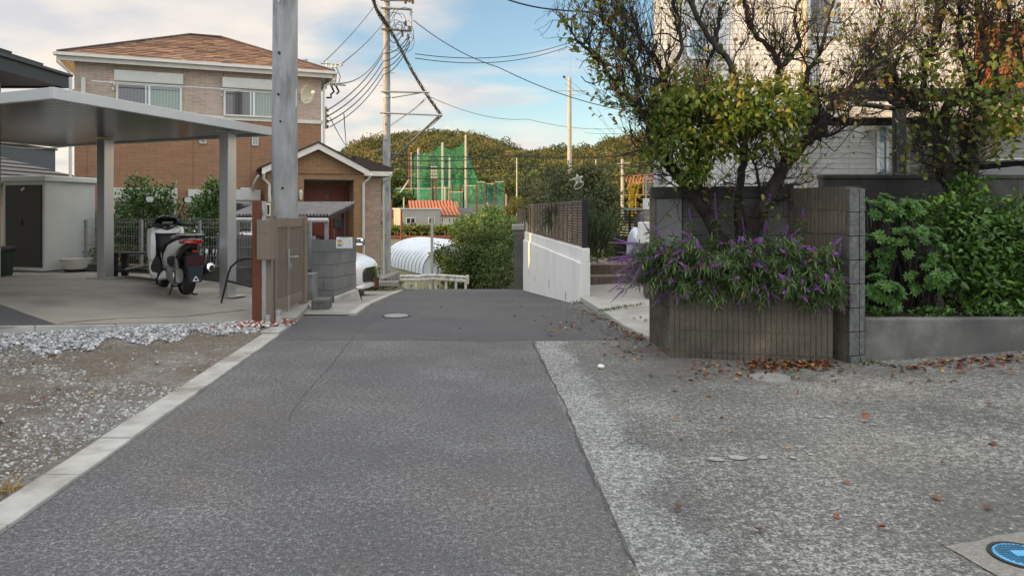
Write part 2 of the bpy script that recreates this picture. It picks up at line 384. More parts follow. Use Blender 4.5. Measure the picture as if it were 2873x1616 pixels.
MT['soil'] = mat('soil', (.05, .035, .024), (.03, .022, .016), 18, .95, .8, 50)
MT['bark'] = mat('bark', (.038, .029, .024), (.018, .014, .012), 14, .95, 1.0, 45, stain=(.075, .07, .062), sscale=9, stretch=(1, 1, .45))
MT['twig'] = mat('twig_bark', (.030, .021, .019), (.018, .013, .012), 14, .9)
MT['cable'] = mat('cable', (.018, .018, .02), (.026, .026, .028), 5, .6)
MT['cablegrey'] = mat('grey_cable', (.09, .09, .095), (.13, .13, .135), 5, .6)
MT['tile_orange'] = mat('orange_tile', (.46, .15, .06), (.35, .11, .05), 6, .7)
MT['tile_grey'] = mat('grey_tile', (.085, .088, .095), (.06, .062, .068), 6, .6)
MT['gray_render'] = mat('grey_render', (.36, .34, .31), (.31, .295, .275), .6, .9, stain=(.27, .255, .235), sscale=.4)
MT['cream_render'] = mat('cream_render', (.62, .56, .44), (.56, .51, .40), .6, .9)
MT['greenhouse'] = mat('greenhouse_film', (.55, .59, .64), (.47, .51, .57), 1.2, .4, stain=(.44, .48, .54), sscale=.7)
MT['rust'] = mat('rusty_steel', (.17, .06, .035), (.10, .045, .03), 6, .85)
MT['yellowpole'] = mat('far_concrete', (.42, .40, .35), (.36, .34, .3), 1, .85)
MT['catenary'] = mat('rusty_orange_steel', (.45, .22, .12), (.36, .17, .09), 1, .8)
MT['greenbin'] = mat('dark_green_plastic', (.018, .036, .024), (.014, .028, .019), 5, .55)
MT['potwhite'] = mat('white_pot', (.60, .58, .53), (.50, .48, .44), 8, .7, .5, 40, stretch=(1, 1, 9))
MT['silversheet'] = mat('silver_sheet', (.62, .66, .74), (.45, .49, .58), 7, .35, .8, 14, metal=.25)
MT['blacksheet'] = mat('black_sheet', (.018, .019, .022), (.028, .029, .033), 8, .42, .9, 16)
MT['lawn'] = mat('lawn', (.075, .13, .022), (.05, .095, .018), 30, .9, 1.0, 120)
MT['valley'] = mat('valley_ground', (.12, .11, .06), (.07, .085, .03), .5, .95, stain=(.16, .14, .10), sscale=.15)
MT['flag'] = mat('flagstone', (.42, .31, .23), (.32, .27, .23), 3, .8, .5, 40, stain=(.25, .24, .22), sscale=3)
MT['edgebrick'] = mat('step_edge_brick', (.19, .155, .13), (.13, .105, .09), 30, .9, 1.0, 120)
MT['yellow'] = mat('yellowed_metal', (.6, .57, .48), (.5, .47, .4), 4, .5)
MT['dishmat'] = mat('dish_cream', (.62, .61, .52), (.58, .57, .48), 4, .5)
MT['manhole'] = mat('grey_manhole', (.27, .27, .26), (.21, .21, .205), 25, .8, .6, 60)
MT['taillight'] = mat('red_lens', (.32, .012, .012), (.25, .01, .01), 5, .15, coat=.8)
MT['plate_maroon'] = mat('dark_maroon_plate', (.035, .006, .01), (.03, .005, .009), 5, .5)
MT['mudflap'] = mat('navy_mudflap', (.012, .018, .03), (.014, .02, .034), 5, .6)
MT['bluepaint'] = mat('blue_lid_paint', (.10, .38, .62), (.07, .28, .5), 14, .6, stain=(.05, .09, .13), sscale=16)

def plain(name, c, rough=.6):
    m, t, b, o = newmat(name); b.inputs['Base Color'].default_value = c4(c); b.inputs['Roughness'].default_value = rough; return m
for k, c in dict(ink=(.02, .02, .02), purple=(.32, .06, .22), limegreen=(.25, .42, .03), yellowp=(.70, .62, .03), redp=(.55, .04, .04), bluep=(.05, .38, .62), paper=(.74, .76, .76)).items():
    MT[k] = plain(k, c)
# green netting: real mesh holes through transparency of the weave
def netmat(name, c, cover):
    m, t, b, o = newmat(name); b.inputs['Base Color'].default_value = c4(c); b.inputs['Roughness'].default_value = .8
    tr = N(t, 'ShaderNodeBsdfTransparent'); ms = N(t, 'ShaderNodeMixShader')
    f = M('ADD', M('MULTIPLY', noise_fac(t, .35, 5, .6, .35, .7, vec=ocoord(t)), .22, t), cover, t)
    t.links.new(f, ms.inputs[0]); t.links.new(tr.outputs[0], ms.inputs[1]); t.links.new(b.outputs[0], ms.inputs[2]); t.links.new(ms.outputs[0], o.inputs[0])
    return m
MT['net'] = netmat('green_netting', (.03, .42, .20), .20)
MT['net_low'] = netmat('pale_green_netting', (.05, .40, .28), .13)
MT['leaf_apricot'] = leafmat('leaf_apricot', [(0, (.045, .085, .012)), (.35, (.125, .19, .028)), (.6, (.20, .24, .04)), (.78, (.24, .20, .05)), (.9, (.30, .16, .07)), (1, (.34, .13, .08))], .35, .45)
MT['leaf_sage'] = leafmat('leaf_sage', [(0, (.07, .12, .04)), (.5, (.135, .21, .08)), (.85, (.18, .25, .09)), (.93, (.28, .29, .05)), (1, (.42, .25, .03))], .25)
MT['petal'] = leafmat('petal', [(0, (.24, .04, .34)), (.6, (.40, .12, .56)), (1, (.55, .40, .70))], .25, .7)
MT['leaf_tobira'] = leafmat('leaf_tobira', [(0, (.025, .07, .014)), (.5, (.07, .165, .035)), (1, (.15, .27, .06))], .25, .4, .35)
MT['leaf_broad'] = leafmat('leaf_broad', [(0, (.018, .05, .010)), (.45, (.055, .13, .018)), (.85, (.11, .22, .030)), (1, (.19, .29, .05))], .28, .4, .5)
MT['leaf_citrus'] = leafmat('leaf_citrus', [(0, (.025, .06, .010)), (.5, (.06, .13, .02)), (1, (.13, .22, .035))], .25, .4, .6)
MT['leaf_dark'] = leafmat('leaf_dark', [(0, (.022, .042, .010)), (.5, (.06, .10, .018)), (.85, (.13, .17, .028)), (1, (.25, .22, .035))], .25, .6)
MT['leaf_olive'] = leafmat('leaf_olive', [(0, (.045, .065, .03)), (.5, (.105, .135, .06)), (.85, (.19, .21, .09)), (1, (.30, .22, .10))], .2, .6)
MT['leaf_rosemary'] = leafmat('leaf_rosemary', [(0, (.03, .07, .022)), (.6, (.075, .15, .045)), (1, (.15, .25, .08))], .15, .6)
MT['leaf_hill'] = leafmat('leaf_hill', [(0, (.032, .048, .014)), (.4, (.075, .09, .022)), (.7, (.14, .13, .032)), (.9, (.21, .145, .05)), (1, (.23, .12, .055))], .2, .8)
MT['leaf_bamboo'] = leafmat('leaf_bamboo', [(0, (.06, .09, .02)), (.6, (.11, .15, .03)), (1, (.18, .19, .04))], .2, .7)
MT['leaf_yellow'] = leafmat('leaf_yellow', [(0, (.20, .18, .02)), (.6, (.34, .27, .03)), (1, (.45, .33, .04))], .3, .7)
MT['leaf_fall'] = leafmat('leaf_fall', [(0, (.06, .025, .016)), (.45, (.13, .05, .028)), (.75, (.24, .09, .04)), (.92, (.36, .21, .09)), (1, (.50, .31, .04))], .1, .7)
MT['grassy'] = leafmat('grassy', [(0, (.04, .07, .012)), (.6, (.08, .13, .02)), (1, (.22, .19, .07))], .25, .7)
MT['stone_white'] = leafmat('stone_white', [(0, (.13, .13, .135)), (.35, (.26, .265, .28)), (.7, (.42, .43, .45)), (.94, (.60, .60, .59)), (.95, (.20, .055, .035)), (1, (.25, .07, .045))], 0, .8)
MT['stone_grey'] = leafmat('stone_grey', [(0, (.10, .095, .085)), (.5, (.22, .22, .215)), (1, (.46, .46, .45))], 0, .85)
MT['stone_red'] = leafmat('stone_red', [(0, (.17, .045, .028)), (.55, (.26, .08, .05)), (.62, (.5, .5, .5)), (1, (.62, .62, .62))], 0, .85)

# ---------------------------------------------------------------- scatter makers
def leaf_arrays(P, D, U, L, Wd, fold=.18, droop=0.0):
    """six-sided folded leaves: P base, D direction, U up-ish, L length, Wd width. Returns V,F"""
    P = np.asarray(P, float); D = np.asarray(D, float); U = np.asarray(U, float); n = len(P)
    D /= np.linalg.norm(D, axis=1, keepdims=True) + 1e-9
    S = np.cross(D, U); S /= np.linalg.norm(S, axis=1, keepdims=True) + 1e-9
    Nn = np.cross(S, D); L = np.broadcast_to(L, (n,))[:, None]; Wd = np.broadcast_to(Wd, (n,))[:, None]
    dz = np.array([[0, 0, -1.0]]) * droop
    b = P; tip = P + D * L + dz * L
    l1 = P + D * L * .32 + S * Wd * .5 + Nn * Wd * fold + dz * L * .12; l2 = P + D * L * .68 + S * Wd * .4 + Nn * Wd * fold + dz * L * .45
    r1 = P + D * L * .32 - S * Wd * .5 + Nn * Wd * fold + dz * L * .12; r2 = P + D * L * .68 - S * Wd * .4 + Nn * Wd * fold + dz * L * .45
    V = np.stack([b, l1, l2, tip, r2, r1], 1).reshape(-1, 3)
    i = np.arange(n)[:, None] * 6
    Fq = np.concatenate([i + np.array([[0, 1, 2, 3]]), i + np.array([[0, 3, 4, 5]])], 1).reshape(-1, 4)
    return V, Fq
class LF:
    def __init__(s): s.V = []; s.F = []; s.T = []; s.n = 0
    def add(s, V, Fq, T):
        s.V.append(V); s.F.append(Fq + s.n); s.n += len(V); s.T.append(np.repeat(T, len(Fq) // max(1, len(T))))
    def leaves(s, P, D, U, L, Wd, T, **k):
        if len(P) == 0: return
        V, Fq = leaf_arrays(P, D, U, L, Wd, **k); s.add(V, Fq, np.asarray(T))
    def build(s, name, m, parent=None):
        return npmesh(name, np.concatenate(s.V), np.concatenate(s.F), m, parent, np.concatenate(s.T))
def rdir(rng, n):
    v = rng.normal(size=(n, 3)); return v / np.linalg.norm(v, axis=1, keepdims=True)
def cloud_leaves(lf, rng, blobs, n, L, Wd, tint=(0, 1), up=.3, shell=.55, droop=.15):
    """leaves in the shells of several ellipsoid clumps; blobs = (cx,cy,cz,rx,ry,rz)"""
    w = np.array([b[3] * b[5] + b[3] * b[4] for b in blobs]); cnt = rng.multinomial(n, w / w.sum())
    for b, k in zip(blobs, cnt):
        if k == 0: continue
        d = rdir(rng, k); r = (shell + (1 - shell) * rng.random(k)) ** 1.0
        ph = rng.random(3) * 6
        lump = 1 + .22 * np.sin(d[:, 0] * 5 + ph[0]) * np.sin(d[:, 1] * 5 + ph[1]) + .16 * np.sin(d[:, 2] * 7 + ph[2]) + .1 * rng.normal(size=k)
        P = np.array(b[:3]) + d * (r * lump)[:, None] * np.array(b[3:6])
        D = d * .6 + rdir(rng, k) * .8 + np.array([0, 0, up]); 
        U = np.array([[0, 0, 1.0]]) + rdir(rng, k) * .7 + d * .6
        t = tint[0] + (tint[1] - tint[0]) * np.clip(rng.random(k) * .75 + rng.random() * .25, 0, 1)
        lf.leaves(P, D, U, L * (.7 + .6 * rng.random(k)), Wd * (.7 + .6 * rng.random(k)), t, droop=droop)
def subblobs(rng, c, r, n, size=.45):
    out = []
    for i in range(n):
        d = rdir(rng, 1)[0]; k = rng.random() ** .5 * .8
        out.append((c[0] + d[0] * r[0] * k, c[1] + d[1] * r[1] * k, c[2] + d[2] * r[2] * k) + tuple(x * size * (.75 + .5 * rng.random()) for x in r))
    return out
def stones(name, pts, sizes, tints, m, kind='stuff'):
    n = len(pts); rng = np.random.default_rng(5)
    t = (1 + 5 ** .5) / 2
    base = np.array([(1, 0, .3), (.31, .95, .2), (-.81, .59, .3), (-.81, -.59, .2), (.31, -.95, .3), (0, 0, 1), (1.1, .2, -.5), (.2, 1.1, -.5), (-.9, .6, -.5), (-.9, -.6, -.5), (.3, -1, -.5)], float)
    tri = np.array([(0, 1, 5), (1, 2, 5), (2, 3, 5), (3, 4, 5), (4, 0, 5), (6, 7, 1), (6, 1, 0), (7, 8, 2), (7, 2, 1), (8, 9, 3), (8, 3, 2), (9, 10, 4), (9, 4, 3), (10, 6, 0), (10, 0, 4)])
    a = rng.random(n) * 6.28; ca, sa = np.cos(a), np.sin(a)
    B = base[None] * (1 + .25 * rng.normal(size=(n, 11, 1))) * np.array([1, .75, .6]) * np.asarray(sizes)[:, None, None]
    X = B[:, :, 0] * ca[:, None] - B[:, :, 1] * sa[:, None]; Y = B[:, :, 0] * sa[:, None] + B[:, :, 1] * ca[:, None]
    V = np.stack([X, Y, B[:, :, 2]], 2) + np.asarray(pts)[:, None, :]
    Fq = (tri[None] + (np.arange(n) * 11)[:, None, None]).reshape(-1, 3)
    o = npmesh(name, V.reshape(-1, 3), Fq, m, None, np.repeat(tints, 15))
    o['kind'] = kind; return o

def fadeband():
    """pale worn strip that breaks up into the paving along its right side"""
    m = MT['pale_worn']; t = m.node_tree; b = [n for n in t.nodes if n.type == 'BSDF_PRINCIPLED'][0]; o = [n for n in t.nodes if n.type == 'OUTPUT_MATERIAL'][0]
    v = ocoord(t); s = N(t, 'ShaderNodeSeparateXYZ'); t.links.new(v, s.inputs[0])
    edge = M('SUBTRACT', s.outputs[0], M('ADD', .43 + .049 * 3.38, M('MULTIPLY', s.outputs[1], -.049, t), t), t)
    f = M('DIVIDE', M('SUBTRACT', edge, .30, t), .42, t)
    nn = M('ADD', M('MULTIPLY', noise_fac(t, 1.6, 5, .6, .3, .7, vec=v), .7, t), M('MULTIPLY', noise_fac(t, 60, 3, .7, .3, .7, vec=v), .5, t), t)
    al = M('SUBTRACT', 1.0, M('MULTIPLY', M('SUBTRACT', M('ADD', f, nn, t), .55, t), 2.2, t, True), t)
    tr = N(t, 'ShaderNodeBsdfTransparent'); ms = N(t, 'ShaderNodeMixShader'); t.links.new(al, ms.inputs[0]); t.links.new(tr.outputs[0], ms.inputs[1]); t.links.new(b.outputs[0], ms.inputs[2]); t.links.new(ms.outputs[0], o.inputs[0])
fadeband()

MT['midconc'] = mat('weathered_grey_block', (.115, .115, .11), (.07, .07, .068), 3, .9, .5, 80, stain=(.17, .17, .165), sscale=1.6)
MT['pillarconc'] = mat('smooth_grey_pillar', (.21, .215, .22), (.14, .145, .15), 4, .85, .3, 60, stain=(.28, .28, .28), sscale=2.2)
# ================================================================ GROUND
def sstep(a, b, x):
    t = min(1, max(0, (x - a) / (b - a))); return t * t * (3 - 2 * t)
def road(Y):
    if Y < 10.5: return 0.0
    if Y < 21: return -.083 * (Y - 10.5)
    return -.8715 - 1.88 * sstep(19.5, 33, Y)
def slabz(X): return min(.285, max(.0, .107 + (-4.16 - X) * .083))
def dirtz(X, Y=0): return min(.16, max(0, (-2.45 - X) * .04))
def drivez(X, Y=0): return max(0, X - 2.9) * .065
def XL(Y): return -2.22 - .078 * (Y - 3.76)
def XR(Y): return .43 - .049 * (Y - 3.38)
def base(X, Y):
    z = road(Y)
    if X < -2.6 and Y < 20: z = max(z, z + (slabz(X) + .0) * (1 - sstep(12.5, 17, Y)) * sstep(-2.6, -3.4, X) * sstep(6, 8, Y))
    if X < -3.4 and Y > 17: z = max(z, -.62 - 3 * sstep(21.6, 25, Y))
    if Y > 60: z += .6 * sstep(60, 75, Y)
    return z
def gridmesh(name, xs, ys, zf, m, **kw):
    V = [(x, y, zf(x, y)) for y in ys for x in xs]; nx = len(xs)
    Fq = [(j * nx + i, j * nx + i + 1, (j + 1) * nx + i + 1, (j + 1) * nx + i) for j in range(len(ys) - 1) for i in range(nx - 1)]
    o = npmesh(name, V, Fq, m, smooth=True); return o
xs = sorted(set([-900, -500, -300, -200, -140, -100, -70, -50, -40, -30, -25, -20] + [x * .5 - 16 for x in range(0, 65)] + [20, 25, 30, 40, 50, 70, 100, 140, 200, 300, 500, 900]))
ys = sorted(set([-200, -80, -40, -20, -10, -5] + [y * .5 - 2 for y in range(0, 80)] + [40, 45, 50, 60, 66, 75, 90, 110, 140, 180, 230, 300, 400, 600, 1000, 2200]))
g = gridmesh('ground', xs, ys, lambda x, y: base(x, y) - .06, MT['valley']); g['kind'] = 'structure'

def sheet(name, rows, zf, off, m, nx=14, kind='structure', ny=10):
    """rows: list of (Y_left, X_left, Y_right, X_right); subdivided between"""
    V = []; R_ = []
    for (a, b) in zip(rows[:-1], rows[1:]):
        for j in range(ny): R_.append(tuple(a[k] + (b[k] - a[k]) * j / ny for k in range(4)))
    R_.append(rows[-1])
    for (yl, xl, yr, xr) in R_:
        for i in range(nx + 1):
            t = i / nx; x = xl + (xr - xl) * t; y = yl + (yr - yl) * t
            V.append((x, y, zf(x, y) + off))
    n1 = nx + 1
    Fq = [(j * n1 + i, j * n1 + i + 1, (j + 1) * n1 + i + 1, (j + 1) * n1 + i) for j in range(len(R_) - 1) for i in range(nx)]
    o = npmesh(name, V, Fq, m, smooth=True)
    if kind: o['kind'] = kind
    return o
rz = lambda x, y: road(y)
sheet('road', [(-4, XL(-4), -4, XR(-4)), (7.72, XL(7.72), 7.72, XR(7.72))], rz, 0, MT['asphalt'])
sheet('cross_road', [(7.72, XL(7.72), 7.72, 1.46), (8.9, -2.62, 8.9, 1.30), (9.58, -2.85, 9.58, 1.18), (9.605, -2.02, 9.605, 1.175), (10.4, -2.02, 10.9, 1.0), (14, -2.36, 15, .66), (18.3, -2.74, 19.6, .30), (21.5, -3.2, 21.5, .8), (23.5, -3.3, 23.5, 1.2)], rz, 0, MT['asphalt_far'])
sheet('driveway', [(-4, XR(-4), -4, 14), (7.72, XR(7.72), 7.72, 14)], drivez, 0, MT['worn'])
sheet('driveway_edge_band', [(-4, XR(-4) + .02, -4, XR(-4) + .80), (7.66, XR(7.66) + .02, 7.66, XR(7.66) + .60)], drivez, .004, MT['pale_worn'], nx=6)
# smoother concrete skim in front of the planter
def blob_sheet(name, pts, zf, off, m, kind='structure'):
    c = np.mean(np.array(pts), 0); V = [(c[0], c[1], zf(*c) + off)] + [(x, y, zf(x, y) + off) for x, y in pts]
    n = len(pts); o = npmesh(name, V, [(0, 1 + i, 1 + (i + 1) % n) for i in range(n)], m)
    if kind: o['kind'] = kind
    return o
def wob(pts, k=6, amp=.03, seed=1, closed=True):
    r = random.Random(seed); out = []
    n = len(pts)
    for i in range(n if closed else n - 1):
        a = pts[i]; b = pts[(i + 1) % n]
        for j in range(k):
            t = j / k; out.append((a[0] + (b[0] - a[0]) * t + r.uniform(-amp, amp), a[1] + (b[1] - a[1]) * t + r.uniform(-amp, amp)))
    return out
blob_sheet('lid_surround', wob([gz(2655, 1535, 0)[:2], gz(2873, 1490, 0)[:2], gz(3100, 1500, 0)[:2], gz(3050, 1750, 0)[:2], gz(2873, 1660, 0)[:2]], 5, .008, 3), drivez, .0045, MT['smooth_patch'])

# paving seam winding down the road
def strip(name, pts, w, zf, off, m):
    V = []
    for i, p in enumerate(pts):
        a = Vector(pts[max(0, i - 1)]); b = Vector(pts[min(len(pts) - 1, i + 1)]); d = (b - a).normalized(); n = Vector((-d.y, d.x)) * w * (.6 + .8 * random.random()) / 2
        for s in (1, -1): V.append((p[0] + n.x * s, p[1] + n.y * s, zf(p[0], p[1]) + off))
    o = npmesh(name, V, [(2 * i, 2 * i + 1, 2 * i + 3, 2 * i + 2) for i in range(len(pts) - 1)], m); o['kind'] = 'structure'; return o
crackm = mat('crack', (.05, .05, .052), (.085, .085, .085), 9, .95)
def gl(pp, z=0.0): return [gz(x, y, z)[:2] for x, y in pp]
strip('road_seam', wob(gl([(1062, 885), (1000, 935), (915, 1040), (850, 1110), (800, 1190)]), 10, .008, 4, False), .006, rz, .003, crackm)
strip('road_crack', wob(gl([(1160, 952), (1260, 955), (1400, 957), (1495, 953)]), 8, .01, 6, False), .012, rz, .003, crackm)
strip('driveway_crack', wob(gl([(1493, 957), (1525, 1025), (1585, 1140), (1640, 1280), (1700, 1423), (1790, 1600)]), 10, .008, 6, False), .011, rz, .009, crackm)
# brownish tyre dust swept across the road
dustm = mat('dust', (.17, .145, .12), (.12, .11, .10), 40, .95, 0)
def dustmat(col=(.26, .205, .155), kk=1.1, name='road_dust'):
    m, t, b, o = newmat(name); b.inputs['Base Color'].default_value = c4(col); b.inputs['Roughness'].default_value = 1
    tr = N(t, 'ShaderNodeBsdfTransparent'); ms = N(t, 'ShaderNodeMixShader'); v = ocoord(t)
    f = noise_fac(t, 60, 3, .7, .45, .75, vec=v); g2 = noise_fac(t, 2.2, 4, .5, .45, .8, vec=v)
    ln = N(t, 'ShaderNodeVectorMath', operation='LENGTH'); t.links.new(v, ln.inputs[0])
    ed = M('SUBTRACT', 1.0, ln.outputs['Value'], t, True)
    t.links.new(M('MULTIPLY', M('MULTIPLY', f, M('ADD', g2, .3, t), t), M('MULTIPLY', ed, kk, t), t, True), ms.inputs[0])
    t.links.new(tr.outputs[0], ms.inputs[1]); t.links.new(b.outputs[0], ms.inputs[2]); t.links.new(ms.outputs[0], o.inputs[0]); return m
MT['dust'] = dustmat()
for i, (x0, y0, x1, y1, w) in enumerate([(740, 1070, 880, 1090, .16), (620, 1130, 860, 1165, .3), (500, 1180, 760, 1260, .35), (1320, 1220, 1490, 1280, .10), (1280, 1350, 1460, 1430, .12), (420, 1300, 700, 1420, .3), (280, 1480, 420, 1520, .12)]):
    a = gz(x0, y0, 0); b = gz(x1, y1, 0); d = b - a; L = d.length / 2 * 1.25
    V = []; n = 24
    for k in range(n): V.append((math.cos(6.2832 * k / n), math.sin(6.2832 * k / n), 0))
    o = npmesh('road_dust', [(0, 0, 0)] + V, [(0, 1 + k, 1 + (k + 1) % n) for k in range(n)], MT['dust']); o['kind'] = 'stuff'
    c = (a + b) / 2; o.location = (c.x, c.y, .0022 + i * .0003); o.rotation_euler = (0, 0, math.atan2(d.y, d.x)); o.scale = (L, w, 1)

MT['skim'] = dustmat((.175, .167, .15), 5.0, 'concrete_skim')
for (x0, y0, l, w, a_) in ((2.35, 6.05, 1.5, .42, -.10), (1.35, 6.25, .75, .42, -.1), (3.3, 6.2, .9, .32, .05)):
    n = 36; o = npmesh('concrete_skim', [(0, 0, 0)] + [(math.cos(6.2832 * k / n), math.sin(6.2832 * k / n), 0) for k in range(n)], [(0, 1 + k, 1 + (k + 1) % n) for k in range(n)], MT['skim']); o['kind'] = 'stuff'
    o.location = (x0, y0, .005 + .0004 * l + drivez(x0)); o.scale = (l, w, 1); o.rotation_euler = (0, -.03 if x0 > 3 else 0, a_)
MT['moss'] = dustmat((.085, .062, .022), 2.6, 'moss_stain')
for (x0, y0, w, l) in ((1790, 985, .17, .26), (1850, 1003, .10, .16), (1735, 975, .10, .18)):
    n = 24; o = npmesh('moss_stain', [(0, 0, 0)] + [(math.cos(6.2832 * k / n), math.sin(6.2832 * k / n), 0) for k in range(n)], [(0, 1 + k, 1 + (k + 1) % n) for k in range(n)], MT['moss']); o['kind'] = 'stuff'
    c = gz(x0, y0, 0); o.location = (c.x, c.y, .008 + .0004 * (x0 % 7)); o.scale = (l, w, 1)
# ---- left lot: dirt, gravel, slab
kerbL = lambda t: (-5.6 + t * (-3.12 + 5.6), 7.12 + t * (8.80 - 7.12))     # line of the thin edging
sheet('dirt_lot', [(-4, -12, -4, XL(-4) - .19), (3.0, -12, 3.0, XL(3) - .19), (6.6, -12, 7.2, XL(7.2) - .19), (7.1, -5.6, 8.75, -2.75)], dirtz, .004, MT['dirt'])
sp = [(-2.75, 8.8), (-3.12, 8.84), (-5.6, 7.16), (-12, 5.2), (-12, 12.6), (-7.5, 13.4), (-3.2, 12.0), (-3.0, 10.6)]
sheet('carport_slab', [(5.1, -14, 7.14, -5.65), (7.14, -5.65, 7.2, -5.6), (8.0, -14, 8.82, -3.14), (9.6, -14, 10.0, -2.85), (11.2, -14, 11.2, -2.95), (12.0, -14, 11.75, -3.25), (14.2, -14, 12.6, -3.3)], lambda x, y: slabz(x), .012, MT['slab'], nx=40)
# thin concrete edging
e = MB(); pa = Vector(kerbL(-1.2)); pb = Vector(kerbL(1.0)); nseg = 9
for i in range(nseg):
    a = pa.lerp(pb, i / nseg); b = pa.lerp(pb, (i + 1) / nseg - .0007)
    e.wall(a, b, slabz(a.x) - .12, slabz(a.x) + .016, -.07, slabz(b.x) - .12, slabz(b.x) + .016)
o = e.build('edging', MT['concrete_lt'], bevel=.006); tag(o, 'thin pale concrete edging between white gravel and carport slab', 'edging')
strip('slab_joint', wob([gz(165, 924, .11)[:2], gz(330, 905, .1)[:2], gz(520, 893, .08)[:2], gz(700, 873, .04)[:2]], 10, .006, 2, False), .02, lambda x, y: slabz(x), .016, crackm)
blob_sheet('asphalt_wedge', wob([gz(-60, 872, .15)[:2], gz(165, 926, .12)[:2], gz(60, 936, .12)[:2], gz(-80, 950, .12)[:2]], 5, .01, 2), lambda x, y: slabz(x), .0165, MT['asphalt_far'])
# kerb stones beside the road
kerb_first = True; lines = []
y = 3.76 - .603 * 8
while y < 8.0: lines.append((y, y + .594)); y += .603
lines[-1] = (lines[-1][0], 8.02)
kerb0 = None
for i, (y0, y1) in enumerate(lines):
    mb = MB(); mb.prism([(XL(y0) - .19, y0), (XL(y0), y0), (XL(y1), y1), (XL(y1) - .19, y1)], -.1, .022 + random.uniform(-.003, .003))
    o = mb.build('kerb_stone', MT['curb'], bevel=.006)
    tag(o, 'pale flat kerb stone in the row between dirt lot and asphalt road', 'kerb stone', 'kerb stones in a row along the dirt lot')
mb = MB(); mb.prism([(-2.80, 8.12), (-2.58, 8.10), (-2.64, 8.92), (-2.84, 8.92)], -.1, .03)
tag(mb.build('kerb_stone', MT['curb'], bevel=.008), 'last kerb stone set off beside the red-brown gate post', 'kerb stone')
mb = MB(); mb.prism([(-2.98, 8.06), (-2.82, 8.04), (-2.83, 8.14), (-2.98, 8.16)], -.1, .04)
tag(mb.build('kerb_stone', MT['concrete_lt'], bevel=.008), 'short broken kerb piece among the red chips', 'kerb stone')

rng = np.random.default_rng(3)
def inline(t): return np.array([-5.6 + t * 2.48, 7.12 + t * 1.68])
# white gravel band along the edging
n = 15000; t = rng.uniform(-.9, 1.02, n); wmax = np.clip(1.25 - .75 * t, .35, 1.9)
dist = .05 + wmax * rng.random(n) ** 1.8 * (1 + .25 * np.sin(t * 23) + .2 * np.sin(t * 47 + 1))
dirv = np.array([2.48, 1.68]) / 2.995; nrm = np.array([dirv[1], -dirv[0]])
P = np.stack([-5.6 + t * 2.48, 7.12 + t * 1.68], 1) + nrm * dist[:, None]
keep = P[:, 0] < -2.7; P = P[keep]; 
Z = np.array([dirtz(x) for x in P[:, 0]]) + .008 + rng.random(len(P)) * .022
stones('white_gravel', np.column_stack([P, Z]), .009 + .017 * rng.random(len(P)) ** 2, rng.random(len(P)) * .945, MT['stone_white'])
# red and white chips at the gate post
n = 420; a = rng.normal(size=(n, 2)) * np.array([.26, .10]); P = np.array([-2.98, 8.52]) + a @ np.array([[.83, .56], [-.3, .9]])
P = P[(P[:, 0] < -2.62)]
stones('red_chips', np.column_stack([P, .03 + .035 * rng.random(len(P))]), .012 + .02 * rng.random(len(P)), rng.random(len(P)), MT['stone_red'])
# grey stones strewn over the dirt, in patches
n = 60000; X = -2.5 - 7 * rng.random(n) ** 1.3; Y = 1.8 + 7.0 * rng.random(n)
sel = []
for i in range(n):
    if X[i] > XL(Y[i]) - .21: continue
    tt = (X[i] + 5.6) / 2.48; yy = 7.12 + tt * 1.68
    if Y[i] > yy - .05: continue
    v = 1.5 * mnoise.noise(Vector((X[i] * .55, Y[i] * 1.3, 3))) + .5 * mnoise.noise(Vector((X[i] * 2.7, Y[i] * 3.7, 7)))
    if v > .10 + rng.random() * .25 or rng.random() < .04: sel.append(i)
    if len(sel) > 15000: break
sel = np.array(sel); P = np.stack([X[sel], Y[sel]], 1); Z = np.array([dirtz(x) for x in P[:, 0]]) + .006
stones('grey_gravel', np.column_stack([P, Z]), .004 + .012 * rng.random(len(P)) ** 2.5, rng.random(len(P)), MT['stone_grey'])
# loose grit at the right edge of the cross road
n = 2600; s = rng.random(n); P = np.stack([1.45 - .45 * s, 7.8 + 3.1 * s], 1) + np.stack([-np.abs(rng.normal(size=n)) * .22, rng.normal(size=n) * .12], 1)
stones('road_grit', np.column_stack([P, np.full(n, .004)]), .003 + .006 * rng.random(n), rng.random(n) * .7, MT['stone_grey'])

# concrete apron left of the road, past the gate, with its gutter edge
sheet('apron', [(9.60, -2.74, 9.57, -2.04), (10.3, -3.3, 10.4, -2.05), (11.4, -3.3, 11.4, -2.14), (14.0, -3.4, 14.0, -2.38), (18.3, -4.4, 18.3, -2.76)], rz, .012, MT['concrete'])
sheet('house_forecourt', [(11.8, -6.5, 11.8, -3.25), (14.0, -7.5, 14.0, -3.38), (18.4, -8.5, 18.4, -4.38), (21, -8, 21, -4.9)], rz, .006, MT['concrete'])
mb = MB(); pts = [(-2.04, 9.57), (-2.05, 10.4), (-2.14, 11.4), (-2.38, 14), (-2.76, 18.3), (-3.15, 21.4)]
for a, b in zip(pts[:-1], pts[1:]): mb.wall(a, b, road(a[1]) - .1, road(a[1]) + .035, .11, road(b[1]) - .1, road(b[1]) + .035)
tag(mb.build('gutter_edge', MT['concrete_lt'], bevel=.01), 'low concrete gutter edge running along the left side of the far road', 'kerb')
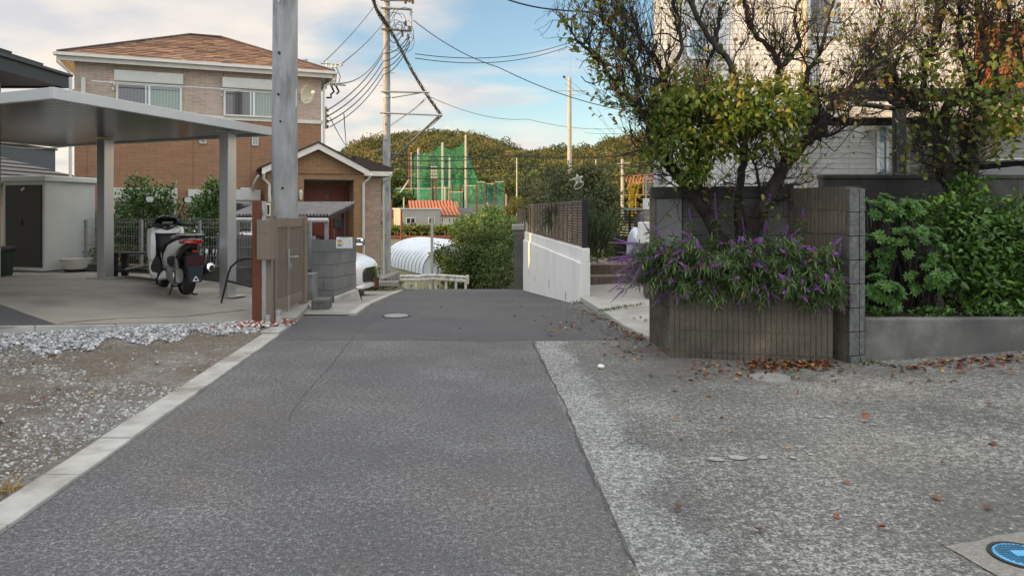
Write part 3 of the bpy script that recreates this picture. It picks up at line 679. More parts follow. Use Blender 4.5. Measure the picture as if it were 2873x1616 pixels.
# raised ledge in front of the gate, with broken kerb
mb = MB(); mb.prism([(-3.1, 8.80), (-2.64, 8.95), (-2.84, 10.25), (-3.05, 10.7)], -.1, .075)
tag(mb.build('gate_step', MT['concrete'], bevel=.015), 'raised concrete ledge under the beige gate beside the road', 'ledge')
mb = MB(); mb.cbox((-2.66, 10.22, .05), .24, .34, .20, Matrix.Rotation(.1, 3, 'Z'))
tag(mb.build('concrete_lump', MT['oldconc'], bevel=.03), 'squat mossy concrete block at the road edge past the gate', 'block')

# concrete drive slabs between white wall and planter
def drv(x, y): return .035 + max(0, (y - 9)) * .033 + max(0, (x - 1.2)) * .02
def dslab(pts, name, label):
    mb = MB(); mb.slab([(x, y, drv(x, y)) for x, y in pts], .14)
    o = mb.build(name, MT['concrete_lt'], bevel=.01); o['kind'] = 'structure'; return o
dslab([(1.455, 7.68), (1.30, 8.68), (1.21, 9.60), (2.6, 10.15), (3.6, 8.1)], 'drive_slab', '')
dslab([(1.205, 9.63), (1.02, 10.85), (1.2, 12.15), (3.6, 13.0), (3.6, 10.6), (2.6, 10.18)], 'drive_slab', '')
# manhole lids
def lid(name, c, r, m, label, cat, ring=None, z=0.0):
    e = empty(name, (c[0], c[1], z), 0, label, cat)
    mb = MB(); mb.lathe((0, 0, 0), [(0, .012), (r * .9, .012), (r * .93, .009), (r * .93, 0)], 40); mb.build('cover', m, e)
    mb = MB(); mb.lathe((0, 0, 0), [(r * .95, 0), (r * .95, .011), (r * 1.08, .011), (r * 1.1, 0)], 40); mb.build('rim', ring or MT['darkconc'], e)
    return e
lid('manhole', gz(1112, 887, 0), .17, MT['manhole'], 'round grey manhole cover in the asphalt ahead of the gate', 'manhole')
lid('manhole', gz(2160, 1061, 0), .15, MT['manhole'], 'worn pale round cover in front of the flower planter', 'manhole', MT['manhole'])
lid('manhole', gz(700, 891, .03), .11, MT['concrete_lt'], 'small white round cover in the slab by the red-brown post', 'manhole', MT['concrete_lt'], z=.035)
c = gz(2868, 1563, 0)
bl = lid('hydrant_lid', c, .11, MT['bluepaint'], 'bright blue round iron lid set in the driveway at bottom right', 'lid', MT['black_metal'])
mb = MB()
for k in range(-6, 7):
    w = math.sqrt(max(0, .09 ** 2 - (k * .015) ** 2)); 
    mb.cbox((k * .015, 0, .0135), .004, 2 * w, .003); mb.cbox((0, k * .015, .0135), 2 * w, .004, .003)
mb.build('grid_pattern', plain('lid_line', (.03, .12, .22)), bl)
mb = MB(); mb.cbox((0, 0, .016), .07, .045, .005); mb.build('centre_plate', MT['bluepaint'], bl)
MT['dab'] = speckmat('cement_dab', (.26, .265, .265), (.32, .32, .315), (.42, .42, .41), (.12, .12, .12), 90, .45, bump=.4, big=.2)
# white cement dabs on the worn paving
for (x, y) in ((2010, 1290), (2070, 1285), (2140, 1285), (2225, 1285), (2300, 1170), (2330, 1171), (2373, 1178), (2427, 1183), (2453, 1192), (2548, 1199), (2275, 1275)):
    c = gz(x, y, 0); w = random.uniform(.010, .032); ww = random.uniform(.9, 1.7)
    pts = [(c.x + (w * ww + random.uniform(-.010, .010)) * math.cos(a), c.y + (w * 1.2 + random.uniform(-.008, .008)) * math.sin(a)) for a in [k * .5236 for k in range(12)]]
    blob_sheet('cement_dab', pts, drivez, .006, MT['dab'])

mb = MB(); c = gz(1686, 1034, 0); mb.lathe((c.x, c.y, .018), [(0, -.018), (.028, -.01), (.034, .004), (.018, .018), (0, .02)], 8)
o = mb.build('white_stone', MT['white_paint']); tag(o, 'lone white stone chip on the paving left of the planter', 'stone')
# ---- fallen leaves (uncounted litter)
lf = LF()
def litter(n, fx):
    P = np.array([fx() for _ in range(n)])
    d = rdir(rng, n); d[:, 2] *= .25; u = np.tile([0, 0, 1.0], (n, 1)) + rdir(rng, n) * .35
    lf.leaves(P, d, u, .035 + .035 * rng.random(n), .02 + .02 * rng.random(n), rng.random(n), fold=.3)
G = random.gauss; U_ = random.uniform
def atf(f, z=None):
    x, y = f(); return (x, y, (drivez(x) if z is None else z) + U_(.006, .02))
litter(260, lambda: (lambda p: (p.x, p.y, .008 + U_(0, .03)))(gz(U_(2100, 2330), 1024 + abs(G(0, 9)), 0)))
litter(90, lambda: (lambda p: (p.x, p.y, .008 + U_(0, .015)))(gz(U_(1900, 2400), 1022 + abs(G(0, 30)), 0)))
litter(330, lambda: atf(lambda: (lambda t: (3.2 + t * 2.2, 6.35 - abs(G(0, .22)) + .1 * t))(U_(0, 1) ** .8)))
litter(60, lambda: atf(lambda: (U_(.7, 4.5), U_(3, 6.3))))
litter(50, lambda: (lambda p: (p.x, p.y, .012))(gz(U_(1690, 1880), U_(925, 1010), 0)))
litter(70, lambda: (lambda t: (1.42 - .38 * t - abs(G(0, .06)), 7.75 + 2.2 * t, .012))(U_(0, 1) ** 1.5))
litter(22, lambda: (lambda x, y: (x, y, drv(x, y) + .01))(U_(1.5, 2.2), U_(8, 9)))
litter(40, lambda: (U_(-2, .9), U_(7.8, 13), .008) if U_(0, 1) < .2 else (U_(.3, 1.1), U_(7.8, 9.5), .008))
litter(25, lambda: (lambda x, y: (x, y, dirtz(x) + .015))(U_(-5, -2.6), U_(4, 7.8)))
o = lf.build('fallen_leaves', MT['leaf_fall']); o['kind'] = 'stuff'
# ================================================================ BROWN HOUSE
HO = (-11.04, 18.43, 0); HA = math.atan2(.38, .925)
def hloc(pxx, off=0.0):     # s along facade for a photo column, at depth offset off
    u = Vector((.925, .38)).normalized(); n = Vector((-u.y, u.x)); k = (pxx - CX) / F
    ox = HO[0] + n.x * off; oy = HO[1] + n.y * off
    return (k * oy - ox) / (u.x - k * u.y)
def hz_(pxx, py, off=0.0):
    u = Vector((.925, .38)).normalized(); n = Vector((-u.y, u.x)); s = hloc(pxx, off)
    Y = HO[1] + n.y * off + u.y * s; return EYE - (py - HZ) * Y / F
H = empty('brown_house', HO, HA, 'two-storey house with orange tiled roof, beige upper and brown lower siding', 'house')
LW, DW = 6.08, 5.2; ZB = 3.89; ZE = 5.22
mb = MB(); mb.box(0, LW, 0, DW, -.7, ZB); mb.build('lower_wall', MT['brick_brown'], H)
mb = MB(); mb.box(.0, LW, .0, DW, ZB + .001, ZE); mb.build('upper_wall', MT['brick_beige'], H)
mb = MB(); mb.box(-.025, LW + .025, -.03, .0 - .002, ZB - .06, ZB + .035); mb.box(LW + .002, LW + .03, -.03, DW, ZB - .06, ZB + .035); mb.box(-.03, -.002, -.03, DW, ZB - .06, ZB + .035)
mb.build('belt_trim', MT['trim_white'], H)
# hip roof: eaves, two hips, short ridge
ov = .32; x0, x1, y0, y1 = -ov, LW + ov, -ov, DW + ov; hd = (y1 - y0) / 2; zr = ZE + .06 + hd * .455
roof = MB(); ra, rb = (x0 + hd, y0 + hd, zr), (x1 - hd, y0 + hd, zr)
def course_plane(mb, A, B, C, D, n, th=.034, tl=.33, seed=0):
    """shingle courses from eave edge A-B up to ridge edge D-C, random butt lengths"""
    rr = random.Random(seed); A, B, C, D = map(Vector, (A, B, C, D)); nr = (B - A).cross(D - A).normalized()
    if nr.z < 0: nr = -nr
    for i in range(n):
        t0, t1 = i / n, (i + 1.12) / n; t1 = min(t1, 1)
        a = A.lerp(D, t0); b = B.lerp(C, t0); c = B.lerp(C, t1); d = A.lerp(D, t1); L = (b - a).length
        k = max(1, int(L / tl)); cuts = [0] + sorted(min(1, max(0, (j + rr.uniform(-.35, .35)) / k)) for j in range(1, k)) + [1]
        for u0, u1 in zip(cuts[:-1], cuts[1:]):
            if u1 - u0 < 1e-4: continue
            h = th * rr.uniform(.6, 1.2); g = .004 / max(L, .1)
            p0 = a.lerp(b, u0 + g); p1 = a.lerp(b, u1 - g); p2 = d.lerp(c, u1 - g); p3 = d.lerp(c, u0 + g); tt = rr.random()
            mb.hexa([p0, p1, p2, p3, p0 + nr * h, p1 + nr * h, p2 + nr * .004, p3 + nr * .004], tt)
def tintmat(name, stops, rough=.85, bump=.3):
    m, t, b, o = newmat(name); at = N(t, 'ShaderNodeAttribute', attribute_name='tint'); cr = N(t, 'ShaderNodeValToRGB'); el = cr.color_ramp.elements
    while len(el) < len(stops): el.new(.5)
    for e_, (p, c) in zip(el, stops): e_.position = p; e_.color = c4(c)
    t.links.new(at.outputs['Fac'], cr.inputs[0])
    col = mixc(t, M('MULTIPLY', noise_fac(t, 22, 5, .7, .3, .7, vec=ocoord(t)), .35, t), cr.outputs[0], (.12, .07, .05))
    t.links.new(col, b.inputs['Base Color']); b.inputs['Roughness'].default_value = rough; bumpn(t, b, noise_fac(t, 90, 3, .7, 0, 1, vec=ocoord(t)), bump, .004); return m
MT['shingle'] = tintmat('orange_shingle', [(0, (.14, .078, .05)), (.5, (.25, .142, .088)), (1, (.34, .205, .13))])
zz0 = ZE + .06
course_plane(roof, (x0, y0, zz0), (x1, y0, zz0), rb, ra, 18, seed=1)
course_plane(roof, (x1, y0, zz0), (x1, y1, zz0), rb, rb, 18, seed=2)
course_plane(roof, (x0, y1, zz0), (x0, y0, zz0), ra, ra, 18, seed=3)
course_plane(roof, (x1, y1, zz0), (x0, y1, zz0), ra, rb, 18, seed=4)
rf = roof.build('roof', MT['shingle'], H, tint=True, fixn=False)
mb = MB()
mb.add([(x0, y0, zz0 - .02), (x1, y0, zz0 - .02), (x1, y1, zz0 - .02), (x0, y1, zz0 - .02), (ra[0], ra[1], zr - .02), (rb[0], rb[1], zr - .02)], [(0, 1, 5, 4), (1, 2, 5), (2, 3, 4, 5), (3, 0, 4), (3, 2, 1, 0)])
mb.build('roof_deck', MT['roof_dark'], rf)
mb = MB()
for a, b in (((x0, y0, zz0), ra), ((x1, y0, zz0), rb), ((x0, y1, zz0), ra), ((x1, y1, zz0), rb), ((ra[0], ra[1], zr), (rb[0], rb[1], zr))):
    mb.tube([Vector(a) + Vector((0, 0, .03)), Vector(b) + Vector((0, 0, .03))], .038, 6)
mb.build('ridge_cap', MT['roof_dark'], rf)
mb = MB(); mb.box(x0 + .06, x1 - .06, y0 + .06, y1 - .06, ZE - .02, ZE + .02); mb.build('soffit', MT['trim_white'], H)
mb = MB()
for q in ((x0 + .03, x1 - .03, y0 + .03, y0 + .055), (x0 + .03, x1 - .03, y1 - .055, y1 - .03), (x0 + .03, x0 + .055, y0 + .056, y1 - .056), (x1 - .055, x1 - .03, y0 + .056, y1 - .056)): mb.box(*q, ZE - .12, ZE + .04)
mb.build('fascia', MT['trim_white'], H)
mb = MB(); g = .10
def gutter(mb, a, b, w=.10, h=.075):
    a = Vector(a); b = Vector(b); d = (b - a).normalized(); n = Vector((d.y, -d.x, 0))
    P = [a, a + n * w, a + n * w + Vector((0, 0, h)), a + n * (w - .012) + Vector((0, 0, h)), a + n * (w - .012) + Vector((0, 0, .012)), a + n * .012 + Vector((0, 0, .012)), a + n * .012 + Vector((0, 0, h)), a + Vector((0, 0, h))]
    mb.prof(P, b - a)
gutter(mb, (x0 - .05, y0 + .02, ZE - .01), (x1 + .05, y0 + .02, ZE - .01)); gutter(mb, (x1 - .02, y0 - .06, ZE - .01), (x1 - .02, y1, ZE - .01)); gutter(mb, (x0 + .02, y1, ZE - .01), (x0 + .02, y0 - .06, ZE - .01))
mb.build('gutter', MT['trim_white'], H)
def pipe(name, pts, r, m, par): 
    mb = MB(); mb.tube(pts, r, 10); return mb.build(name, m, par, smooth=True)
pipe('downpipe', [(-.33, -.30, ZE), (-.33, -.28, ZE - .16), (-.12, -.08, ZE - .34), (-.08, -.05, ZE - .42), (-.08, -.05, -.6)], .035, MT['trim_white'], H)
pipe('downpipe', [(LW + .36, -.30, ZE), (LW + .36, -.25, ZE - .16), (LW + .1, -.05, ZE - .3), (LW + .07, -.03, ZE - .42), (LW + .07, -.03, 2.6)], .035, MT['trim_white'], H)
# panel joints
mb = MB()
for pxx in (216 + 110, 511, 627): 
    s = hloc(pxx); mb.box(s - .006, s + .006, -.002, .001, 4.99, ZE - .12)
for s in (.28, 2.75, 4.2): mb.box(s - .005, s + .005, -.002, .001, 0, ZB - .07)
mb.build('panel_joint', MT['roof_dark'], H)
def slide_window(par, s0, s1, z0, z1, name='window', panes=(('glass_dark', .0, .44), ('glass_green', .44, 1.0)), box=.28, depth=0.0, frame='trim_white'):
    w = empty(name, (0, 0, 0)); w.parent = par; y = depth
    top = z1 - box; fw = .055
    fr = MB()
    fr.box(s0, s0 + fw, y - .07, y - .002, z0, top); fr.box(s1 - fw, s1, y - .07, y - .002, z0, top)
    fr.box(s0 + fw, s1 - fw, y - .07, y - .002, top - fw, top); fr.box(s0 + fw, s1 - fw, y - .085, y - .002, z0, z0 + .045)
    fr.build('frame', MT[frame], w, bevel=.004)
    if box: 
        b = MB(); b.box(s0 - .03, s1 + .03, y - .16, y - .002, top + .002, z1); b.box(s0 - .03, s1 + .03, y - .165, y - .161, top + .03, top + .036); b.build('shutter_box', MT['shutter'], w, bevel=.01)
    i0, i1 = s0 + fw, s1 - fw; mid = (i0 + i1) / 2
    for m_, a, bb in panes:
        g_ = MB(); g_.box(i0 + (i1 - i0) * a + .001, i0 + (i1 - i0) * bb - .001, y - .035 + .01 * (a > .3), y - .02, z0 + .045, top - fw); g_.build('pane', MT[m_], w)
    st = MB(); st.box(mid - .022, mid + .022, y - .06, y - .036, z0 + .045, top - fw); q = i0 + (i1 - i0) * .44
    st.box(q - .012, q + .012, y - .05, y - .036, z0 + .045, top - fw); st.box(i0, i1, y - .055, y - .036, top - fw - .02, top - fw)
    st.build('sash', MT['alu'], w)
    return w
curt = newmat('curtains_behind_glass'); 
def curtmat(name, a, b_):
    m, t, b, o = newmat(name); s = N(t, 'ShaderNodeSeparateXYZ'); t.links.new(ocoord(t), s.inputs[0])
    wv = N(t, 'ShaderNodeTexWave'); wv.inputs['Scale'].default_value = 4.2; wv.inputs['Distortion'].default_value = 1.5; wv.inputs['Detail'].default_value = 2
    cb = N(t, 'ShaderNodeCombineXYZ'); t.links.new(s.outputs[0], cb.inputs[0]); t.links.new(M('MULTIPLY', s.outputs[2], .05, t), cb.inputs[1]); t.links.new(cb.outputs[0], wv.inputs['Vector'])
    t.links.new(mixc(t, wv.outputs['Fac'], a, b_), b.inputs['Base Color']); b.inputs['Roughness'].default_value = .06; b.inputs['Coat Weight'].default_value = .7; b.inputs['Coat Roughness'].default_value = .02
    b.inputs['Specular IOR Level'].default_value = .8
    return m
MT['curt_dark'] = curtmat('grey_curtain_behind_glass', (.035, .035, .045), (.075, .075, .09))
MT['curt_green'] = curtmat('pale_curtain_behind_glass', (.13, .19, .165), (.20, .27, .235))
wp = (('curt_dark', 0, .44), ('curt_green', .44, 1.0))
slide_window(H, hloc(326), hloc(511), ZB + .04, hz_(326, 199), panes=wp)
slide_window(H, hloc(627), hloc(627) + 1.55, ZB + .04, hz_(627, 219), panes=wp)
slide_window(H, hloc(317), hloc(495), .75, hz_(317, 527), panes=(('glass_dark', 0, .44), ('curt_dark', .44, 1)))
slide_window(H, hloc(532), hloc(532) + 1.75, .75, hz_(532, 532), panes=(('glass_dark', 0, .44), ('curt_dark', .44, 1)))
for nm, a, b_, t_, bo, m_ in (('vent', 560, 579, 387, 403, 'curt_dark'), ('small_window', 707, 725, 381, 409, 'curt_green')):
    s0, s1 = hloc(a), hloc(b_); z1_, z0_ = hz_(a, t_), hz_(a, bo)
    w = empty(nm); w.parent = H
    mb = MB(); mb.box(s0, s0 + .02, -.04, -.002, z0_, z1_); mb.box(s1 - .02, s1, -.04, -.002, z0_, z1_); mb.box(s0 + .02, s1 - .02, -.04, -.002, z1_ - .02, z1_); mb.box(s0 + .02, s1 - .02, -.04, -.002, z0_, z0_ + .02); mb.build('frame', MT['trim_white'], w)
    mb = MB(); mb.box(s0 + .02, s1 - .02, -.02, -.003, z0_ + .02, z1_ - .02); mb.build('pane', MT[m_], w)
# laundry pole across the upper windows and an air-con pipe cover
mb = MB(); s0, s1 = hloc(265), hloc(672); mb.tube([(s0, -.42, hz_(265, 236)), (s1, -.42, hz_(672, 262) + .02)], .013, 8); lp = mb.build('laundry_pole', MT['alu'], H)
for pxx in (318, 622):
    s = hloc(pxx); zc = 4.58; mb = MB(); mb.box(s - .02, s + .02, -.46, -.002, zc - .015, zc + .015); mb.box(s - .03, s + .03, -.03, -.002, zc - .12, zc + .08); mb.build('bracket', MT['trim_white'], lp)
mb = MB(); s = hloc(235); mb.box(s - .05, s + .05, -.09, -.002, ZB + .05, hz_(235, 219)); mb.build('pipe_cover', MT['shutter'], H, bevel=.015)
mb = MB(); s = hloc(458); 
# satellite dish
s = 5.62; zc = 4.62
d = empty('satellite_dish_part', (s, -.42, zc), R(38)); d.name = 'dish'; d.parent = H
mb = MB(); prof = [(r_, .075 * (r_ / .25) ** 2) for r_ in [0, .06, .12, .18, .225, .25]]; mb.lathe((0, 0, 0), prof, 30); mb.lathe((0, 0, 0), [(.25, .075), (.256, .083), (.25, .068), (.18, .03), (0, -.008)], 30)
r_ = mb.build('reflector', MT['dishmat'], d, smooth=True, fixn=False); r_.rotation_euler = (R(112), 0, R(-6)); r_.scale = (.88, 1.08, 1)
mb = MB(); mb.tube([(0, .03, -.2), (-.06, -.25, -.17), (-.10, -.36, -.05)], .011, 6); mb.cbox((-.10, -.37, -.02), .06, .09, .07); mb.build('feed_arm', MT['dishmat'], d)
mb = MB(); mb.tube([(0, .05, 0), (.1, .30, 0), (.12, .41, 0)], .018, 6); mb.cbox((.12, .405, 0), .1, .02, .16); mb.build('wall_mount', MT['galv'], d)
# chimney-like vent on the roof
mb = MB(); mb.tube([(5.9, 2.2, ZE + .3), (5.9, 2.2, ZE + .85)], .07, 12); mb.build('roof_vent', MT['galv'], rf, smooth=True)

# porch wing with gable
PO = -1.2; s0 = hloc(750, PO); s1 = hloc(1022, PO); d0 = hloc(853, PO); d1 = hloc(993, PO); zt = 2.42; zrec = 2.24; gm = hloc(890, PO); zap = hz_(890, 418, PO)
wall = MB(); zb_ = -.75
wall.box(s0, d0, PO, 0, zb_, zrec); wall.box(d1, s1, PO, .2, zb_, zrec); wall.box(s0, s1, PO, .2, zrec + .0005, zt)
wall.box(d0 + .0005, d1 - .0005, PO + 1.1, 1.2, zb_, zrec - .0005)
wall.prof([(s0, PO, zt + .0005), (s1, PO, zt + .0005), (gm, PO, zap - .02)], (0, 2.6, 0))
wall.build('porch_wall', MT['brick_tan'], H)
mb = MB(); mb.box(d0 + .001, d1 - .001, PO + .02, PO + 1.098, zrec - .03, zrec - .001); mb.build('porch_ceiling', MT['concrete'], H)
mb = MB(); mb.box(d0 - .04, d1 + .04, PO - .35, PO + 1.099, -.3, -.15); mb.box(d0 - .3, d1 + .2, PO - .75, PO - .351, -.6, -.32); mb.build('porch_step', MT['concrete'], H, bevel=.01)
def gable_roof(par, sl, sr, zl, sm, zm, ya, yb, oh=.22):
    f = MB()
    for (sa, za, sb, zb2) in ((sl, zl, sm, zm), (sm, zm, sr, zl)):
        f.prof([(sa, ya, za - .16), (sb, ya, zb2 - .16), (sb, ya, zb2), (sa, ya, za)], (0, .035, 0))
    f.build('barge_board', MT['trim_white'], par)
    r = MB()
    for (sa, za, sb, zb2) in ((sl - .06, zl, sm, zm), (sr + .06, zl, sm, zm)):
        dz = .0
        r.prof([(sa, ya - .03, za + .005 - .02), (sb, ya - .03, zb2 + .005), (sb, ya - .03, zb2 + .05), (sa, ya - .03, za + .03)], (0, yb - ya, 0))
    r.build('porch_roof', MT['roof_dark'], par)
gable_roof(H, hloc(735, PO - .25), hloc(1036, PO - .25), hz_(1036, 478, PO - .25), gm, hz_(890, 402, PO - .25), PO - .25, 1.0)
mb = MB(); mb.box(s0 + .01, s1 - .01, PO - .05, PO + .001, zt - .05, zt - .03); mb.build('string_course', MT['brick_tan'], H)
# door
D = empty('front_door'); D.parent = H; da = d0 + .14; db = d1 - .02; yy = PO + 1.099
mb = MB(); mb.box(da, da + .06, yy - .07, yy - .001, -.15, 2.05); mb.box(db - .06, db, yy - .07, yy - .001, -.15, 2.05); mb.box(da + .06, db - .06, yy - .07, yy - .001, 1.99, 2.05); mb.build('frame', MT['door_red'], D)
w = (db - da - .12) / 3; x = da + .061
for k, (ww) in enumerate((w * 1.9, w * 1.1)):
    mb = MB(); mb.box(x, x + ww - .012, yy - .05, yy - .002, -.15, 1.985)
    for q in (.25, .62): mb.box(x + ww * q, x + ww * q + .03, yy - .062, yy - .0501, .0, 1.9)
    mb.build('leaf', MT['door_red'], D, bevel=.004); x += ww
mb = MB(); mb.box(da + .55, da + .62, yy - .066, yy - .0505, .2, 1.8); mb.build('glazing', MT['curt_dark'], D)
mb = MB(); mb.tube([(da + .8, yy - .09, .6), (da + .8, yy - .09, 1.15)], .012, 8); mb.build('handle', MT['galv'], D)
# porch lamp
s = hloc(843, PO); zc = hz_(843, 548, PO); L_ = empty('porch_lamp'); L_.parent = H
mb = MB(); mb.lathe((s, PO - .1, zc), [(.0, -.13), (.035, -.12), (.055, .06), (.06, .08), (.03, .13), (0, .16)], 8); mb.build('glass_body', MT['yellow'], L_)
mb = MB(); mb.cbox((s, PO - .02, zc), .07, .03, .24); mb.tube([(s, PO - .02, zc + .1), (s, PO - .08, zc + .2), (s, PO - .1, zc + .14)], .008, 6); mb.build('mount', MT['black_metal'], L_)
# beige side section to the right, foundation, eave, gutter, pipes
q1 = hloc(1070, .2); zs = 2.46; zf = -.26
mb = MB(); mb.box(s1 + .001, q1, .2, DW, zf, zs); mb.build('side_wall', MT['brick_beige'], H)
mb = MB(); mb.box(s1 + .001, q1 - .02, .22, DW, -.75, zf - .03); mb.build('foundation', MT['concrete'], H)
mb = MB(); mb.box(s1 + .001, q1 + .01, .17, .2, zf - .03, zf - .002); mb.build('base_trim', MT['trim_white'], H)
mb = MB(); mb.prof([(s1 - .05, -.15, zs + .02), (q1 + .28, -.15, zs + .02), (q1 + .28, -.15, zs + .16), (s1 - .05, -.15, zs + .5)], (0, 3.5, 0)); mb.build('side_roof', MT['roof_dark'], H)
mb = MB(); mb.box(s1, q1 + .24, -.2, -.152, zs - .08, zs + .05); mb.box(q1 + .2, q1 + .24, -.15, 3, zs - .08, zs + .015); mb.build('side_fascia', MT['trim_white'], H)
pipe('downpipe', [(q1 + .2, -.22, zs), (q1 + .18, -.15, zs - .15), (q1 + .05, .1, zs - .28), (q1 + .045, .15, zs - .4), (q1 + .045, .15, -.62)], .033, MT['trim_white'], H)
pipe('downpipe', [(s1 + .12, PO - .35, 2.35), (s1 + .1, PO - .2, 2.25), (s1 - .03, PO - .06, 2.12), (s1 - .03, PO - .06, -.3)], .033, MT['trim_white'], H)
pipe('downpipe', [(s0 - .1, PO - .3, 2.35), (s0 - .1, PO - .2, 2.2), (s0 + .05, PO - .06, 2.05), (s0 + .05, PO - .06, .4)], .033, MT['trim_white'], H)
pipe('downpipe', [(s0 - .2, PO + .3, 2.3), (s0 - .3, PO + .5, 2.1), (s0 - .32, -.08, 1.9), (s0 - .32, -.08, .0)], .033, MT['trim_white'], H)
mb = MB(); mb.box(s0 - .62, s0 - .36, -.14, -.002, 1.7, 2.0); mb.build('meter_box', MT['shutter'], H, bevel=.01)
mb = MB(); mb.tube([(s0 - .02 + .1, PO - .12, .3), (s0 + .08, PO - .12, 1.75)], .05, 10); mb.build('cable_duct', MT['shutter'], H)
# letter box on dark board
mb = MB(); s = hloc(952, PO - .6); z_ = hz_(952, 626, PO - .6); mb.box(s - .15, s + .15, PO - .7, PO - .55, z_ - .14, z_ + .14); mb.tube([(s, PO - .6, -.4), (s, PO - .6, z_ - .14)], .03, 8)
o = mb.build('letter_box', MT['black_plastic'], bevel=.01); o.location = HO; o.rotation_euler = (0, 0, HA); tag(o, 'dark letter box standing in front of the red front door', 'letter box')

# convex mirror on post near the pipe
p = px(1010, 678, 15.5); cm = empty('convex_mirror', (p.x, p.y, -.45), R(4), 'small rounded square convex mirror beside the house downpipe above the car', 'mirror')
h_ = p.z + .45
mb = MB(); mb.loft([(-.02, 0, h_, .078, .068, 4), (-.05, 0, h_, .092, .082, 4), (.01, 0, h_, .098, .088, 4), (.02, 0, h_, .098, .088, 4), (.04, 0, h_, .06, .05, 4)], axis='y', n=24)
mb.build('housing', MT['black_plastic'], cm, smooth=True)
mb = MB(); mb.loft([(-.052, 0, h_, .086, .076, 4), (-.060, 0, h_, .07, .06, 4), (-.066, 0, h_, .03, .025, 3)], axis='y', n=24); mb.build('mirror_face', MT['mirror'], cm, smooth=80)
mb = MB(); mb.tube([(.06, .03, 0), (.06, .03, h_)], .014, 8); mb.build('post', MT['galv'], cm)
# ================================================================ NEAR NEIGHBOUR HOUSE (left) and other left buildings
NH = empty('grey_house', (-8.22, 11.75, 0), 0, 'grey sided house with dark tiled roof at the far left edge', 'house')
mb = MB(); mb.box(-9, 0, -10, 0, -.3, 3.42); mb.build('wall', MT['near_siding'], NH)
mb = MB(); mb.box(-9, -3, -10, -.6, 3.43, 6.1); mb.build('upper_wall', MT['near_siding'], NH)  # unseen upper storey, added to cast shade over the street
e0 = 3.56
mb = MB(); mb.box(-9.8, .86, -10.8, .28, e0 - .14, e0 - .10); mb.build('soffit', MT['roof_dark'], NH)
mb = MB()
for q in ((-9.86, .9, .28, .32), (.86, .9, -10.8, .279)): mb.box(*q, e0 - .17, e0 + .06)
mb.build('fascia', MT['black_metal'], NH)
def hip(mb, x0, x1, y0, y1, z, pitch, rows, th=.04):
    hd = min(x1 - x0, y1 - y0) / 2; zr = z + hd * pitch
    if x1 - x0 > y1 - y0: ra, rb = (x0 + hd, y0 + hd, zr), (x1 - hd, y0 + hd, zr); faces = [((x0, y0), (x1, y0), rb, ra), ((x1, y0), (x1, y1), rb, rb), ((x1, y1), (x0, y1), ra, rb), ((x0, y1), (x0, y0), ra, ra)]
    else: ra, rb = (x0 + hd, y0 + hd, zr), (x0 + hd, y1 - hd, zr); faces = [((x0, y0), (x1, y0), ra, ra), ((x1, y0), (x1, y1), rb, ra), ((x1, y1), (x0, y1), rb, rb), ((x0, y1), (x0, y0), ra, rb)]
    for A, B, C, D in faces:
        A = Vector((*A, z)); B = Vector((*B, z)); C = Vector(C); D = Vector(D); nr = (B - A).cross(D - A).normalized()
        if nr.z < 0: nr = -nr
        for i in range(rows):
            t0, t1 = i / rows, min(1, (i + 1.1) / rows); a, b, c, d = A.lerp(D, t0), B.lerp(C, t0), B.lerp(C, t1), A.lerp(D, t1)
            mb.hexa([a, b, c, d, a + nr * th, b + nr * th, c + nr * .006, d + nr * .006])
    return zr
mb = MB(); hip(mb, -9.86, .95, -10.8, .34, e0 + .02, .42, 18); mb.build('roof', MT['tile_grey'], NH, fixn=False)
mb = MB(); hip(mb, -9.6, -2.4, -10.6, 0, 6.12, .45, 14); mb.build('added_upper_roof', MT['tile_grey'], NH, fixn=False)  # roof of the added upper storey
# unseen houses added out of frame to keep the evening sun off the street
def simple_house(name, x0, x1, y0, y1, z0, z1, wall, roof, label, pitch=.45, rows=10, wins=()):
    e = empty(name, (x0, y0, 0), 0, label, 'house'); w_, d_ = x1 - x0, y1 - y0
    mb = MB(); mb.box(0, w_, 0, d_, z0, z1); mb.build('wall', wall, e)
    mb = MB(); hip(mb, -.4, w_ + .4, -.4, d_ + .4, z1 + .01, pitch, rows); mb.build('roof', roof, e, fixn=False)
    for (a, b, c, d, m_) in wins:
        wn = empty('window'); wn.parent = e
        mb = MB(); mb.box(a, b, -.05, -.004, c, c + .06); mb.box(a, b, -.05, -.004, d - .06, d); mb.box(a, a + .06, -.05, -.004, c + .061, d - .061); mb.box(b - .06, b, -.05, -.004, c + .061, d - .061); mb.box((a + b) / 2 - .03, (a + b) / 2 + .03, -.05, -.004, c + .061, d - .061); mb.build('frame', MT['trim_white'], wn)
        mb = MB(); mb.box(a + .06, b - .06, -.02, -.003, c + .06, d - .06); mb.build('pane', MT[m_], wn)
    return e
simple_house('shade_house', -19, -8.5, -13, -1, 0, 6.3, MT['cream_render'], MT['tile_grey'], 'unseen cream house added to shade the near road')
simple_house('shade_house', -20, -14.2, 12.6, 15.4, 0, 6.3, MT['cream_render'], MT['tile_grey'], 'unseen cream house added beyond the grey sided house to shade the white wall')
simple_house('back_shade_house', -16.2, -11.6, 28, 34, -3, 5.9, MT['cream_render'], MT['tile_grey'], 'unseen cream house added behind the brown house to shade the far pole', pitch=.3)  # added out of sight to shade the foot of the far pole
